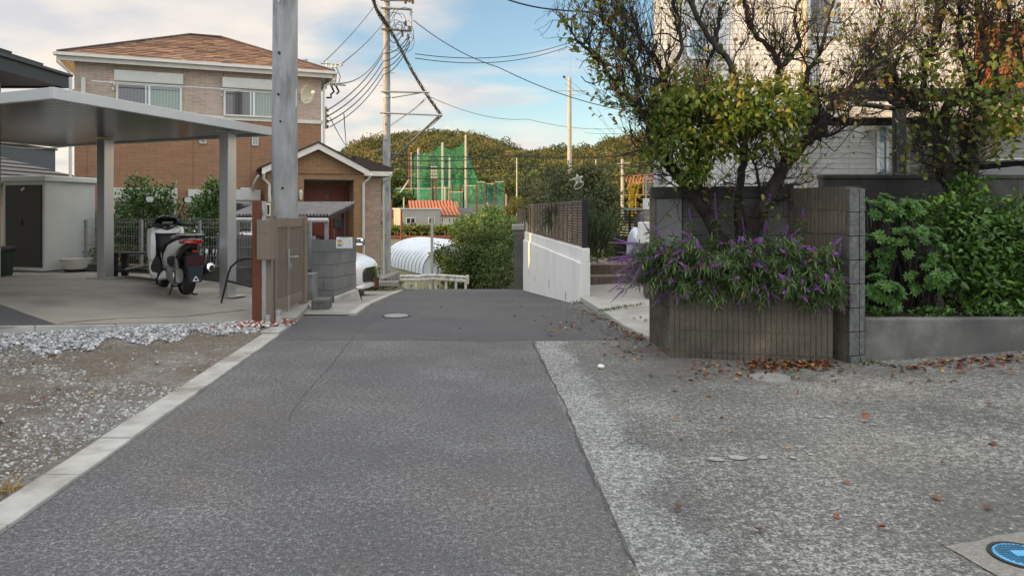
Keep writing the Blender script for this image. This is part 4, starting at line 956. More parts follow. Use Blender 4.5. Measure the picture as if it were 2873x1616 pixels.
# low tiled house and dark building seen under the carport roof
p0 = px(20, 480, 19); 
lh = empty('tiled_house', (-14.9, 17.6, 0), 0, 'low house with grey tiled roof glimpsed between shed and brown house', 'house')
mb = MB(); mb.box(-3, 1.9, 0, 5, -.4, 2.0); mb.build('wall', MT['cream_render'], lh)
mb = MB(); hip(mb, -4.5, 2.55, -.8, 6, 2.02, .36, 9); mb.build('roof', MT['tile_grey'], lh, fixn=False)
mb = MB(); mb.box(-3.6, 2.5, -.86, -.8, 1.94, 2.06); mb.build('gutter', MT['cream_render'], lh)
mb = MB(); mb.tube([(-3, -.25, 1.75), (1.0, -.25, 1.75), (1.1, -.25, 1.86)], .04, 8); mb.build('pipe', MT['trim_white'], lh, smooth=True)
db_ = empty('dark_building', (-46, 34, 0), 0, 'plain dark grey building behind the low tiled roof', 'building')
mb = MB(); mb.box(0, 16, 0, 14, -4, 5.33); mb.build('wall', MT['tile_grey'], db_)
mb = MB(); mb.box(-.1, 16.1, -.1, 14.1, 5.331, 5.45); mb.build('parapet', MT['roof_dark'], db_)

# ================================================================ CARPORT
CP = empty('carport', (-4.16, 10.7, .107), 0, 'white cantilever carport with flat panel roof over the scooter', 'carport')
def cp(x, y, z): return Vector((x + 4.16, y - 10.7, z - .107))
N_, T_, B_ = (-4.65, 7.4), (-3.6, 11.1), (-8.15, 13.1); L_4 = (N_[0] + B_[0] - T_[0], N_[1] + B_[1] - T_[1]); zr_ = 2.55
quad = [N_, T_, B_, L_4]
def edge_beam(mb, a, b, z0, z1, th):
    a = Vector(a); b = Vector(b); d = (b - a).normalized(); n = Vector((-d.y, d.x)) * th
    mb.hexa([cp(a.x, a.y, z0), cp(b.x, b.y, z0), cp(b.x + n.x, b.y + n.y, z0), cp(a.x + n.x, a.y + n.y, z0), cp(a.x, a.y, z1), cp(b.x, b.y, z1), cp(b.x + n.x, b.y + n.y, z1), cp(a.x + n.x, a.y + n.y, z1)])
mb = MB(); edge_beam(mb, N_, T_, zr_ - .045, zr_ + .075, .06); edge_beam(mb, T_, B_, zr_ - .0445, zr_ + .0745, .06); edge_beam(mb, B_, L_4, zr_ - .045, zr_ + .075, .06); edge_beam(mb, L_4, N_, zr_ - .0445, zr_ + .0745, .06)
mb.build('roof_frame', MT['white_alu'], CP, bevel=.006)
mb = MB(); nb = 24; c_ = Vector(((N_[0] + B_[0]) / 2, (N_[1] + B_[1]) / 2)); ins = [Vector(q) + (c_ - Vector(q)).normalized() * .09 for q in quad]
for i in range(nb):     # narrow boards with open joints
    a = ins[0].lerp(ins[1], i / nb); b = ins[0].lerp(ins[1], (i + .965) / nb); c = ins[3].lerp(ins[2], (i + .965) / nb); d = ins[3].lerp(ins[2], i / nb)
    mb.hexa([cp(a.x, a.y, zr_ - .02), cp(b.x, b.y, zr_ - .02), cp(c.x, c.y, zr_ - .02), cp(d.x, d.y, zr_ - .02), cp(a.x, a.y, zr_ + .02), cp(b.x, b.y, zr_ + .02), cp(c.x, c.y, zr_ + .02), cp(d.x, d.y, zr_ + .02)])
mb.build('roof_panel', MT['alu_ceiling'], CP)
mb = MB(); mb.hexa([cp(q.x, q.y, zr_ + .0205) for q in ins] + [cp(q.x, q.y, zr_ + .03) for q in ins]); mb.build('roof_skin', MT['white_alu'], CP)
for (X_, Y_, zb0) in ((-4.16, 10.7, .107), (-6.50, 11.68, .285)):
    mb = MB(); r_ = Matrix.Rotation(R(-16), 3, 'Z'); c = cp(X_, Y_, 0); h = zr_ - .046 - zb0
    mb.cbox((c.x, c.y, c.z + zb0 + h / 2), .15, .19, h, r_)
    mb.build('post', MT['alu'], CP, bevel=.006)
    mb = MB(); mb.cbox((c.x, c.y, c.z + zb0 + .02), .42, .34, .012, r_); mb.build('base_patch', MT['concrete_lt'], CP)

# ================================================================ STORAGE SHED
ang = math.atan2(-.25, .9) ; SH = empty('storage_shed', (-8.16, 12.8, .285), ang, 'grey metal storage shed with charcoal sliding door', 'shed')
# local: x to the right along the front (negative x), y into depth
w_, d_, h_ = .94, 1.05, 1.60
mb = MB(); mb.box(-w_, 0, .0, d_, .03, h_); mb.build('cabinet', MT['shutter'], SH, bevel=.008)
mb = MB(); mb.box(-w_ - .07, .07, -.09, d_ + .04, h_ + .001, h_ + .10); mb.build('roof', MT['shutter'], SH, bevel=.015)
mb = MB(); mb.box(-w_, -w_ + .05, -.03, -.001, .03, h_); mb.box(-.05, 0, -.03, -.001, .03, h_); mb.box(-w_ + .051, -.051, -.03, -.001, .03, .09); mb.box(-w_ + .051, -.051, -.03, -.001, h_ - .06, h_); mb.build('door_frame', MT['shutter'], SH, bevel=.004)
mb = MB(); mb.box(-w_ + .055, -.055, -.022, -.002, .092, h_ - .062); mb.box(-.11, -.09, -.028, -.0221, .095, h_ - .065); dr = mb.build('door', mat('charcoal_door', (.045, .042, .040), (.038, .036, .034), 3, .5), SH)
mb = MB(); mb.cbox((-.52, -.03, .88), .018, .016, .08); mb.build('handle', MT['black_plastic'], dr, bevel=.004)
mb = MB(); mb.cbox((-.5, -.024, 1.47), .08, .004, .035, Matrix.Rotation(R(-28), 3, 'Y')); mb.build('label_plate', MT['alu'], dr)
# pot, bin
p = gz(213, 764, .285); PT = empty('plant_pot', p, 0, 'low round ribbed white pot beside the grey shed', 'pot')
mb = MB(); prof = [(0, .03), (.17, .03), (.19, .07)] + [(.20 + .045 * k / 7 + (.006 if k % 2 else 0), .08 + .15 * k / 7) for k in range(8)] + [(.258, .245), (.24, .25), (.225, .22), (0, .2)]
mb.lathe((0, 0, 0), prof, 32); mb.build('bowl', MT['potwhite'], PT, smooth=True)
mb = MB(); mb.lathe((0, 0, 0), [(0, .0), (.165, 0), (.188, .068), (.16, .07)], 32); mb.build('base', MT['black_plastic'], PT, smooth=True)
mb = MB(); mb.lathe((0, 0, 0), [(0, .212), (.228, .212)], 24); mb.build('soil', MT['soil'], PT)
p = px(15, 762, 12.2); BN = empty('storage_bin', (-8.62, 12.0, .285), R(8), 'dark green plastic bin with black lid at the left edge', 'bin')
mb = MB(); mb.loft([(.0, 0, 0, .30, .22, 6), (.02, 0, 0, .31, .23, 6), (.42, 0, 0, .34, .26, 6)], axis='z', n=24); mb.build('tub', MT['greenbin'], BN, smooth=True)
mb = MB(); mb.loft([(.425, 0, 0, .36, .28, 6), (.47, 0, 0, .36, .28, 6), (.50, 0, 0, .33, .25, 6)], axis='z', n=24); mb.build('lid', MT['black_plastic'], BN, smooth=True)
mb = MB(); mb.cbox((-.05, -.262, .32), .09, .006, .06); mb.build('label_plate', MT['paper'], BN)

# ================================================================ MESH FENCE and block walls behind the carport
A_ = Vector((-7.62, 12.95)); B2 = Vector((-3.25, 11.8)); fl = (B2 - A_).length; fa = math.atan2(B2.y - A_.y, B2.x - A_.x)
FN = empty('mesh_fence', (A_.x, A_.y, 0), fa, 'grey steel mesh fence along the back of the carport slab', 'fence')
z0_, z1_ = .44, 1.24
mb = MB(); n = int(fl / .05)
for i in range(n + 1):
    x = i * .05; mb.tube([(x, 0, z0_), (x, 0, z1_ - .05), (x + .008, .0, z1_ - .015), (x + .025, -.01, z1_), (x + .042, .0, z1_ - .015), (x + .05, 0, z1_ - .05)], .0026, 4, cap=False)
for z in (z0_ + .01, z0_ + .17, z0_ + .33, z0_ + .49, z0_ + .65, z1_ - .07): mb.tube([(0, .003, z), (fl, .003, z)], .003, 4)
mb.build('mesh_panel', MT['galv'], FN)
for x in (.05, 1.22, 2.4, 3.55, fl - .03):
    mb = MB(); mb.box(x - .024, x + .024, .01, .055, .2, z1_ - .03); mb.build('post', MT['galv'], FN, bevel=.004)
def blockwall(name, a, b, z0, n, label, cat='wall', bh=.20, bw=.40, th=.12, mt='block', z0b=None, cap=False, seed=0, grp=None):
    """courses of real blocks with recessed joints, local frame on a"""
    a = Vector(a); b = Vector(b); L = (b - a).length; an = math.atan2(b.y - a.y, b.x - a.x); rr = random.Random(seed)
    e = empty(name, (a.x, a.y, z0), an, label, cat, grp)
    mb = MB(); mb.box(.004, L - .004, .006, th - .006, -.3, n * bh - .004); mb.build('mortar', MT['oldconc'], e)
    mb = MB()
    for k in range(n):
        x = -(bw / 2 if k % 2 else 0)
        while x < L:
            xa, xb = max(0, x), min(L, x + bw - .008)
            if xb - xa > .02:
                o_ = rr.uniform(-.002, .002); mb.box(xa, xb, o_, th + o_, k * bh + .004, (k + 1) * bh - .004)
            x += bw
    mb.build('blocks', MT[mt], e, bevel=.004)
    if cap: mb = MB(); mb.box(-.01, L + .01, -.015, th + .015, n * bh, n * bh + .05); mb.build('coping', MT[mt], e, bevel=.006)
    return e
blockwall('block_wall', (-5.02, 12.42), (-3.27, 11.96), -.04, 5, 'grey block wall behind the scooter and mesh fence', seed=1)
mb = MB(); a = A_; mb.wall((A_.x, A_.y + .0), (B2.x, B2.y), 0, .43, .14); o = mb.build('fence_plinth', MT['oldconc'], bevel=.01); tag(o, 'low concrete plinth under the mesh fence', 'plinth')
blockwall('block_wall', (-3.165, 11.52), (-2.80, 11.50), -.08, 5, 'narrow end of grey block wall beside the beige gate', seed=2)
blockwall('block_wall', (-2.795, 11.5), (-2.62, 12.30), -.08, 5, 'grey block wall carrying the garbage notice', seed=3, th=.10)
mb = MB(); mb.hexa([(-2.78, 11.42, -.1), (-2.48, 12.15, -.18), (-2.55, 12.2, -.18), (-2.795, 11.49, -.1), (-2.78, 11.42, .0), (-2.56, 12.15, .06), (-2.62, 12.2, .08), (-2.795, 11.49, .03)])
tag(mb.build('wall_foot', MT['concrete_lt'], bevel=.01), 'sloping concrete foot against the block wall below the notice', 'footing')
mb = MB(); mb.box(-3.13, -3.0, 11.0, 11.3, -.02, .42); tag(mb.build('gate_block', MT['block'], bevel=.006), 'short block pier low beside the gate hinge post', 'block')
# garbage collection notice: no readable words at this size beyond rows of tiny print
a = Vector((-2.795, 11.5)); b = Vector((-2.62, 12.30)); an = math.atan2(b.y - a.y, b.x - a.x)
SG = empty('collection_notice', px(965, 683, 11.75), R(10), 'white collection notice with five coloured bars on the block wall', 'sign')
SG.location = px(966, 681, 11.44); SG.rotation_euler = (0, 0, R(2))
w_, h_ = .25, .17
mb = MB(); mb.box(-w_ / 2, w_ / 2, 0, .006, -h_ / 2, h_ / 2); mb.build('board', MT['paper'], SG)
for k, m_ in enumerate(('purple', 'limegreen', 'yellowp', 'redp', 'bluep')):
    mb = MB(); z = .035 - k * .023; mb.box(-.106, -.038, -.002, -.0004, z - .009, z + .009); mb.build('colour_bar', MT[m_], SG)
mb = MB(); rr = random.Random(4)
for k in range(7):
    x = -.06 + k * .021; mb.box(x, x + .010, -.002, -.0004, .064, .076); 
for r_i in range(6):
    z = .040 - r_i * .0205; x = -.03
    for (xa, xb) in ((-.03, .008), (.016, .034), (.042, .070), (.076, .112)):
        x = xa
        while x < xb - .004:
            ww = rr.uniform(.003, .007)
            if rr.random() < .8: mb.box(x, min(xb, x + ww), -.0015, -.0004, z - .003, z + .003)
            x += ww + .002
mb.build('print', MT['ink'], SG)

# ================================================================ GATE
def w2(pt, z): return (pt[0], pt[1], z)
gA = px(668, 600, 8.75); 
RP = empty('gate_post', (-2.965, 8.68, .0), R(-6), 'red-brown and silver function post with mailbox and intercom', 'post')
H1_ = 1.49
mb = MB(); mb.box(-.13, -.02, .0, .09, -.05, H1_); mb.build('red_post', MT['redwood'], RP, bevel=.003)
mb = MB(); mb.box(-.019, .037, .02, .07, .02, H1_ - .01)
for x in (-.006, .009, .024): mb.box(x - .003, x + .003, .012, .0199, .02, H1_ - .02)
mb.build('silver_strip', MT['alu'], RP)
mb = MB(); mb.box(.038, .105, .01, .08, -.02, H1_ - .01); mb.build('beige_post', MT['beige_metal'], RP, bevel=.003)
mb = MB(); mb.box(-.008, .155, -.13, .009, .80, 1.265); mb.box(-.006, .153, -.134, -.1301, .802, 1.10); mb.box(-.006, .153, -.134, -.1301, 1.104, 1.262); mb.build('mailbox', MT['beige_metal'], RP, bevel=.005)
ic = MB(); ic.box(.05, .10, -.006, .009, 1.31, 1.46); icx = ic.build('intercom', MT['yellow'], RP, bevel=.003)
mb = MB(); mb.box(.062, .088, -.008, -.0062, 1.33, 1.44); mb.build('intercom_face', MT['black_gloss'], icx)
mb = MB(); mb.box(-.012, .02, -.003, .0, 1.33, 1.335); mb.box(-.002, .003, -.003, .0, 1.31, 1.38); mb.build('wire_clip', MT['black_plastic'], RP)
g0 = Vector((-2.895, 8.86)); g1 = Vector((-2.93, 10.25)); gv = (g1 - g0); GL_ = gv.length; ga = math.atan2(gv.y, gv.x)
GT = empty('garden_gate', (g0.x, g0.y, .075), ga, 'beige aluminium double gate with vertical slats and lever handle', 'gate')
zt = 1.31
def leaf(x0, x1, z0, z1):
    L = empty('gate_leaf'); L.parent = GT
    mb = MB(); fw = .062
    mb.box(x0, x0 + fw, -.02, .02, z0, z1); mb.box(x1 - fw, x1, -.02, .02, z0, z1); mb.box(x0 + fw + .0005, x1 - fw - .0005, -.019, .019, z1 - .12, z1 - .001); mb.box(x0 + fw + .0005, x1 - fw - .0005, -.019, .019, z0, z0 + .14)
    mb.build('frame', MT['beige_metal'], L, bevel=.003)
    mb = MB(); x = x0 + fw + .01
    while x < x1 - fw - .02:
        mb.box(x, x + .028, -.008, -.002, z0 + .141, z1 - .121); x += .047
    mb.build('slats', MT['beige_metal'], L)
    mb = MB(); mb.box(x0 + fw, x1 - fw, .013, .016, z0 + .141, z1 - .121); mb.build('backing', MT['beige_dark'], L)
    return L
leaf(.06, .60, .06, 1.21); leaf(.61, 1.30, .05, 1.20)
mb = MB(); mb.box(-.02, .05, -.035, .035, -.05, 1.24); mb.build('post', MT['beige_metal'], GT, bevel=.004)
mb = MB(); mb.box(1.31, 1.44, -.05, .05, -.05, 1.215); mb.build('post', MT['beige_metal'], GT, bevel=.004)
hd_ = MB(); hd_.box(.545, .60, .021, .036, .52, .80) ; hd_.box(.545, .60, -.036, -.021, .52, .80); hd_.tube([(.57, -.03, .70), (.57, -.10, .70), (.66, -.11, .70), (.75, -.105, .69)], .012, 8); hd_.box(.555, .59, -.06, -.0365, .55, .62)
hd_.build('handle', MT['galv'], GT, bevel=.003)
mb = MB(); mb.tube([(.58, -.025, -.10), (.58, -.025, .2)], .009, 6); mb.build('drop_bolt', MT['alu'], GT)
# handle faces the road; the gate's local -y is the road side
for (x, y, s_, lab) in ((-2.86, 8.55, .10, 'short grey capped pipe beside the red-brown post'), (-2.73, 8.55, .16, 'taller grey capped pipe in the red chips')):
    e = empty('capped_pipe', (x, y, 0), 0, lab, 'pipe')
    mb = MB(); mb.tube([(0, 0, -.05), (0, 0, s_)], .034, 16); mb.build('pipe', MT['concrete_lt'], e, smooth=True)
    mb = MB(); mb.tube([(0, 0, s_ + .001), (0, 0, s_ + .045)], .040, 16); mb.tube([(0, 0, s_ + .0455), (0, 0, s_ + .052)], .026, 12); mb.build('cap', MT['galv'], e, smooth=True)

# ================================================================ CONCRETE UTILITY POLE (near)
pb_ = px(794, 592, 10.35)
UP = empty('utility_pole', (-3.27, 10.42, 0), 0, 'thick near concrete utility pole rising behind the beige gate', 'utility pole')
UP.location = (pb_.x, 10.42, 0)
mb = MB(); mb.tube([(0, 0, -.5), (0.0, 0, 1.5), (.03, 0, 9.5)], [.186, .182, .152], 36); mb.build('shaft', MT['pole'], UP, smooth=60)
mb = MB()
for (x, y, r_) in ((-.03, 264 / 1, .018), (.0, 340, .014), (.03, 528, .016), (-.02, 147, .02)):
    z = EYE - (y - HZ) * 10.2 / F; mb.tube([(x, -.170 + .002 * (z - 1), z), (x, -.192, z)], r_, 10)
mb.build('bolt_socket', MT['black_plastic'], UP)
mb = MB(); mb.box(.168, .180, -.05, .03, 2.85, 3.1); mb.build('number_plate', MT['trim_white'], UP)
mb = MB(); mb.tube([(-.045, -.172, 4.6), (-.03, -.182, 4.35), (-.02, -.186, 4.28)], .012, 6); mb.build('cable_stub', MT['galv'], UP)

# ================================================================ CORRUGATED AWNING
p0 = px(680, 602, 13.4); p1 = px(925, 603, 13.4); q1_ = px(957, 568, 14.3); q0_ = px(700, 568, 14.3)
AW = empty('corrugated_awning', (p0.x - .25, 13.4, 0), 0, 'small lean-to with corrugated grey roof between wall and red door', 'lean-to')
wd = p1.x - p0.x + .25; d_ = .95; za, zb2 = p1.z, q1_.z; n = 30; V = []; Fq = []; th = .006
for j in (0, 1):
    for i in range(n * 6 + 1):
        x = wd * i / (n * 6) + j * .28; z = (za, zb2)[j] + .024 * math.sin(i / 6 * 2 * math.pi)
        V.append((x, j * d_, z)); V.append((x, j * d_, z - th))
m6 = n * 6 + 1
for i in range(n * 6):
    a = 2 * i; b = a + 2; c = 2 * m6 + b; d = 2 * m6 + a
    Fq += [(a, b, c, d), (a + 1, d + 1, c + 1, b + 1), (a, a + 1, b + 1, b), (d, c, c + 1, d + 1)]
mb = MB(); mb.add(V, Fq); mb.build('corrugated_roof', mat('corrugated', (.22, .22, .23), (.15, .15, .16), 7, .55, stain=(.17, .16, .15), sscale=2), AW, fixn=False)
mb = MB(); mb.box(0, wd, .02, .05, za - .10, za - .03); mb.box(.3, wd + .25, d_ - .05, d_ - .02, zb2 - .1, zb2 - .03); mb.hexa([(wd - .06, .05, za - .1), (wd - .02, .05, za - .1), (wd + .24, d_ - .05, zb2 - .1), (wd + .20, d_ - .05, zb2 - .1), (wd - .06, .05, za - .03), (wd - .02, .05, za - .03), (wd + .24, d_ - .05, zb2 - .03), (wd + .20, d_ - .05, zb2 - .03)]); mb.build('rafter', MT['roof_dark'], AW)
mb = MB(); mb.tube([(-.1, -.02, za - .09), (wd - .02, -.02, za - .10)], .042, 14); mb.build('gutter_pipe', MT['white_alu'], AW, smooth=True)
for x in (.12, wd - .08):
    mb = MB(); mb.box(x - .03, x + .03, .06, .12, -.3, za - .05); mb.build('post', MT['galv'], AW)
mb = MB(); mb.box(wd + .02, wd + .08, d_ - .12, d_ - .06, -.3, zb2 - .05); mb.build('post', MT['roof_dark'], AW)

# ================================================================ STEP FRAME by the post
c = px(668, 720, 9.9); SL = empty('folding_frame', (c.x - .02, 10.0, slabz(c.x) + .01), R(-12), 'black tubular folding frame leaning by the right carport post', 'frame')
mb = MB(); mb.tube([(-.27, -.02, .0), (-.17, .0, .42), (-.13, .0, .52), (-.03, .0, .60), (.10, 0, .64), (.2, 0, .64)], .014, 8); mb.tube([(.24, -.02, .0), (.2, .0, .3), (.2, 0, .64)], .014, 8); mb.build('legs', MT['black_metal'], SL, smooth=True)
mb = MB(); mb.tube([(-.19, 0, .33), (.2, 0, .26)], .017, 8); mb.build('crossbar', MT['black_metal'], SL, smooth=True)

# ================================================================ LOW BENCH with oddments
c = px(385, 740, 11.6); BE = empty('low_bench', (-5.95, 11.95, .25), R(-10), 'low black wooden bench behind the scooter', 'bench')
bw_ = mat('black_wood', (.035, .033, .035), (.022, .021, .023), 8, .7)
mb = MB()
for k in range(4): mb.box(-.62, .62, -.17 + k * .087, -.17 + k * .087 + .08, .42, .445)
mb.build('seat', bw_, BE, bevel=.004)
for x in (-.52, .5):
    for y in (-.13, .12):
        mb = MB(); mb.box(x - .05, x + .05, y - .03, y + .03, 0, .419); mb.build('leg', bw_, BE, bevel=.004)
mb = MB(); mb.box(-.469, .449, -.15, .14, .14, .165); mb.build('shelf', mat('navy_board', (.02, .028, .05), (.015, .02, .04), 8, .6), BE, bevel=.004)
mb = MB(); mb.cbox((-.18, -.02, .205), .34, .16, .03, Matrix.Rotation(R(-12), 3, 'Y')); o = mb.build('wooden_offcut', mat('pale_wood', (.42, .30, .20), (.5, .45, .4), 10, .8)); o.location = BE.location; o.rotation_euler = BE.rotation_euler; tag(o, 'pale wooden offcut lying on the lower shelf of the black bench', 'offcut')
mb = MB(); mb.tube([(.1, -.15, .175), (.25, -.19, .172), (.42, -.16, .172), (.4, -.08, .172), (.15, -.09, .172)], .007, 6); o = mb.build('metal_hook', MT['chrome']); o.location = BE.location; o.rotation_euler = BE.rotation_euler; tag(o, 'bent silver metal hook on the bench shelf', 'hook')
mb = MB(); rr = random.Random(3)
for k in range(26):
    p = Vector((-.6 + rr.uniform(-.06, .05), -.2 + rr.uniform(-.03, .03), .12 + rr.uniform(-.1, .08))); mb.tube([p, p + Vector((rr.uniform(-.05, .05), rr.uniform(-.03, .03), rr.uniform(-.03, .06)))], .006, 4)
o = mb.build('dried_twigs', mat('dry_straw', (.34, .3, .22), (.25, .2, .14), 9, .9)); o.location = BE.location; o.rotation_euler = BE.rotation_euler; tag(o, 'small bunch of dried twigs at the left leg of the bench', 'twigs')
# ================================================================ SCOOTER
def wheel(par, name, x, z, R_, w, name2='rim'):
    e = empty(name, (x, 0, z)); e.parent = par
    mb = MB(); pr = []
    for k in range(13):
        a = math.pi * (k / 12) - math.pi / 2
        pr.append((R_ - .045 + .045 * math.cos(a), w * .5 * math.sin(a)))
    n = 40; V = []; Fq = []
    for i in range(n):
        th = 2 * math.pi * i / n
        for (r, y) in pr: V.append((r * math.cos(th), y, r * math.sin(th)))
    m_ = len(pr)
    for i in range(n):
        for j in range(m_ - 1): Fq.append((i * m_ + j, i * m_ + j + 1, ((i + 1) % n) * m_ + j + 1, ((i + 1) % n) * m_ + j))
    mb.add(V, Fq); mb.build('tyre', MT['rubber'], e, smooth=True)
    mb = MB(); r0 = R_ - .05
    for i in range(n):
        a0, a1 = 2 * math.pi * i / n, 2 * math.pi * (i + 1) / n
        for (ra, rb_) in ((r0, r0 - .03),):
            P = [(rr * math.cos(a), y, rr * math.sin(a)) for y in (-w * .36, w * .36) for rr, a in ((ra, a0), (ra, a1), (rb_, a1), (rb_, a0))]
            mb.hexa(P)
    for k in range(8):
        a = 2 * math.pi * k / 8 + .2; mb.tube([(.03 * math.cos(a), 0, .03 * math.sin(a)), (r0 * math.cos(a + .12), 0, r0 * math.sin(a + .12))], [.014, .010], 6)
    mb.tube([(0, -w * .5, 0), (0, w * .5, 0)], .035, 14); mb.build(name2, MT['black_metal'], e)
    return e
SCX = gz(518, 833, .17)
BK = empty('scooter', (SCX.x, SCX.y + .05, slabz(SCX.x) + .02), math.atan2(.78, -.63) , 'white and black scooter on its stand under the carport', 'scooter')
RW = .295
wheel(BK, 'rear_wheel', 0, RW + .03, RW, .135); wheel(BK, 'front_wheel', 1.31, RW, RW, .11)
S = lambda *a: a
mb = MB(); mb.loft([(-.34, 0, .80, .05, .03), (-.26, 0, .785, .11, .055), (-.10, 0, .755, .155, .085), (.10, 0, .70, .18, .12), (.30, 0, .64, .19, .15), (.48, 0, .56, .18, .15), (.60, 0, .47, .17, .14), (.72, 0, .40, .15, .11)], n=24, e=2.3)
mb.build('rear_body', MT['carwhite'], BK, smooth=True)
mb = MB(); mb.loft([(-.36, 0, .735, .05, .03), (-.28, 0, .71, .12, .05), (-.15, 0, .67, .145, .075), (.05, 0, .60, .13, .10), (.2, 0, .53, .11, .10)], n=20, e=2.6); mb.build('tail_underside', MT['black_gloss'], BK, smooth=True)
mb = MB(); mb.loft([(-.30, 0, .855, .07, .02), (-.2, 0, .858, .12, .035), (0, 0, .85, .15, .045), (.2, 0, .83, .155, .05), (.3, 0, .79, .15, .05), (.5, 0, .765, .14, .045), (.68, 0, .76, .09, .04), (.74, 0, .74, .05, .02)], n=20, e=2.8); mb.build('seat', MT['black_plastic'], BK, smooth=True)
mb = MB(); pts = [(.02, .19, .83), (-.15, .185, .85), (-.33, .13, .865), (-.40, .0, .868), (-.33, -.13, .865), (-.15, -.185, .85), (.02, -.19, .83)]; mb.tube(pts, [.012, .017, .02, .022, .02, .017, .012], 8); mb.build('grab_rail', MT['black_gloss'], BK, smooth=True)
mb = MB(); mb.tube([(p[0] - .002, p[1], p[2] + .018) for p in pts], .007, 6); mb.build('rail_trim', MT['carwhite'], BK, smooth=True)
mb = MB(); mb.loft([(-.375, 0, .785, .11, .022, 3), (-.36, 0, .785, .135, .032, 3), (-.30, 0, .785, .15, .035, 3), (-.2, 0, .78, .155, .03, 3)], n=20); mb.build('tail_light', MT['taillight'], BK, smooth=True)
mb = MB(); mb.loft([(-.43, 0, .665, .04, .012, 6), (-.44, 0, .665, .035, .016, 6), (-.42, 0, .665, .042, .018, 6)], n=12); mb.build('reflector', MT['taillight'], BK)
# centre tunnel, floor boards, leg shield, front cowl
mb = MB(); mb.loft([(.62, 0, .44, .10, .16), (.80, 0, .42, .085, .15), (.98, 0, .50, .085, .2), (1.05, 0, .6, .07, .2)], n=18, e=2.6); mb.build('centre_tunnel', MT['black_plastic'], BK, smooth=True)
for s_ in (-1, 1):
    mb = MB(); mb.loft([(.42, s_ * .13, .30, .05, .06), (.60, s_ * .17, .27, .075, .07), (.85, s_ * .185, .26, .08, .065), (1.05, s_ * .18, .34, .07, .08), (1.14, s_ * .17, .46, .06, .10)], n=16, e=3); mb.build('side_skirt', MT['carwhite'], BK, smooth=True)
    mb = MB(); mb.loft([(.50, s_ * .17, .335, .055, .012), (.85, s_ * .18, .325, .075, .012), (1.0, s_ * .175, .39, .06, .012)], n=12, e=4); mb.build('foot_board', MT['black_plastic'], BK, smooth=True)
    mb = MB(); mb.prof([(.50, s_ * .212, .50), (.74, s_ * .212, .56), (.96, s_ * .225, .40), (.90, s_ * .235, .22), (.60, s_ * .225, .21), (.48, s_ * .212, .34)], (0, s_ * .02, 0)); mb.build('side_panel', MT['black_plastic'], BK, bevel=.01)
    mb = MB(); mb.loft([(1.00, s_ * .20, .68, .035, .20), (1.06, s_ * .205, .70, .055, .27), (1.16, s_ * .18, .72, .075, .28), (1.30, s_ * .12, .72, .08, .22), (1.46, s_ * .05, .68, .05, .09)], n=20, e=3.4); mb.build('leg_shield', MT['carwhite'], BK, smooth=True)
mb = MB(); mb.loft([(1.0, 0, .70, .09, .10), (1.05, 0, .74, .15, .15), (1.14, 0, .76, .17, .17), (1.25, 0, .78, .15, .14)], n=20, e=4); mb.build('inner_cowl', MT['black_plastic'], BK, smooth=True)
mb = MB(); mb.loft([(1.02, 0, .90, .15, .03), (1.06, 0, .915, .22, .035), (1.18, 0, .92, .2, .04)], n=20, e=5); mb.build('upper_cowl', MT['carwhite'], BK, smooth=True)
mb = MB(); mb.loft([(1.0, 0, .95, .05, .03), (1.04, 0, .97, .10, .05), (1.16, 0, .99, .11, .05), (1.3, 0, .95, .13, .05), (1.42, 0, .88, .1, .04)], n=18, e=2.4); mb.build('dashboard', MT['black_gloss'], BK, smooth=True)
mb = MB(); mb.cbox((1.03, .0, 1.01), .11, .15, .012, Matrix.Rotation(R(35), 3, 'Y')); mb.build('display', mat('display_grey', (.25, .28, .3), (.2, .22, .24), 8, .2), BK, bevel=.003)
V = []; n = 12
for j in range(5):
    for i in range(n + 1):
        t = i / n * 2 - 1; u = j / 4; V.append((1.38 - .24 * u - .12 * t * t, t * (.21 - .07 * u * u), .90 + .24 * u - .04 * t * t * u))
mb = MB(); mb.add(V, [(j * (n + 1) + i, j * (n + 1) + i + 1, (j + 1) * (n + 1) + i + 1, (j + 1) * (n + 1) + i) for j in range(4) for i in range(n)])
ws = mb.build('windscreen', MT['glass_dark'], BK, smooth=True); md = ws.modifiers.new('solid', 'SOLIDIFY'); md.thickness = .006
before_ = set(bpy.data.objects)
mb = MB(); mb.tube([(1.10, 0, .90), (1.05, 0, 1.0)], .03, 10); mb.tube([(.97, .33, .985), (1.03, .2, 1.0), (1.06, 0, .97), (1.03, -.2, 1.0), (.97, -.33, .985)], .013, 8); mb.build('handlebar', MT['black_metal'], BK, smooth=True)
for s_ in (-1, 1):
    mb = MB(); mb.tube([(.985, s_ * .24, .995), (.945, s_ * .38, .975)], .019, 10); mb.tube([(.94, s_ * .385, .973), (.937, s_ * .395, .972)], .024, 10); mb.cbox((1.0, s_ * .215, 1.0), .06, .05, .055); mb.build('grip', MT['rubber'], BK, smooth=True)
    mb = MB(); mb.tube([(1.02, s_ * .22, .99), (1.02, s_ * .28, .985), (.985, s_ * .38, .965)], .006, 6); mb.build('brake_lever', MT['galv'], BK, smooth=True)
    m_ = empty('mirror'); m_.parent = BK
    mb = MB(); mb.tube([(1.02, s_ * .22, 1.01), (1.05, s_ * .24, 1.16), (1.04, s_ * .30, 1.30), (1.03, s_ * .32, 1.34)], .006, 6); mb.loft([(1.0, s_ * .34, 1.38, .07, .045, 3), (1.02, s_ * .34, 1.38, .072, .047, 3), (1.05, s_ * .34, 1.38, .04, .025, 3)], n=16); mb.build('stalk', MT['black_plastic'], m_, smooth=True)
    mb = MB(); mb.loft([(.995, s_ * .34, 1.38, .064, .040, 3), (.9985, s_ * .34, 1.38, .064, .040, 3)], n=16); mb.build('mirror_face', MT['mirror'], m_)
STR = Matrix.Rotation(R(26), 4, 'Z'); PV = Vector((1.05, 0, 0))
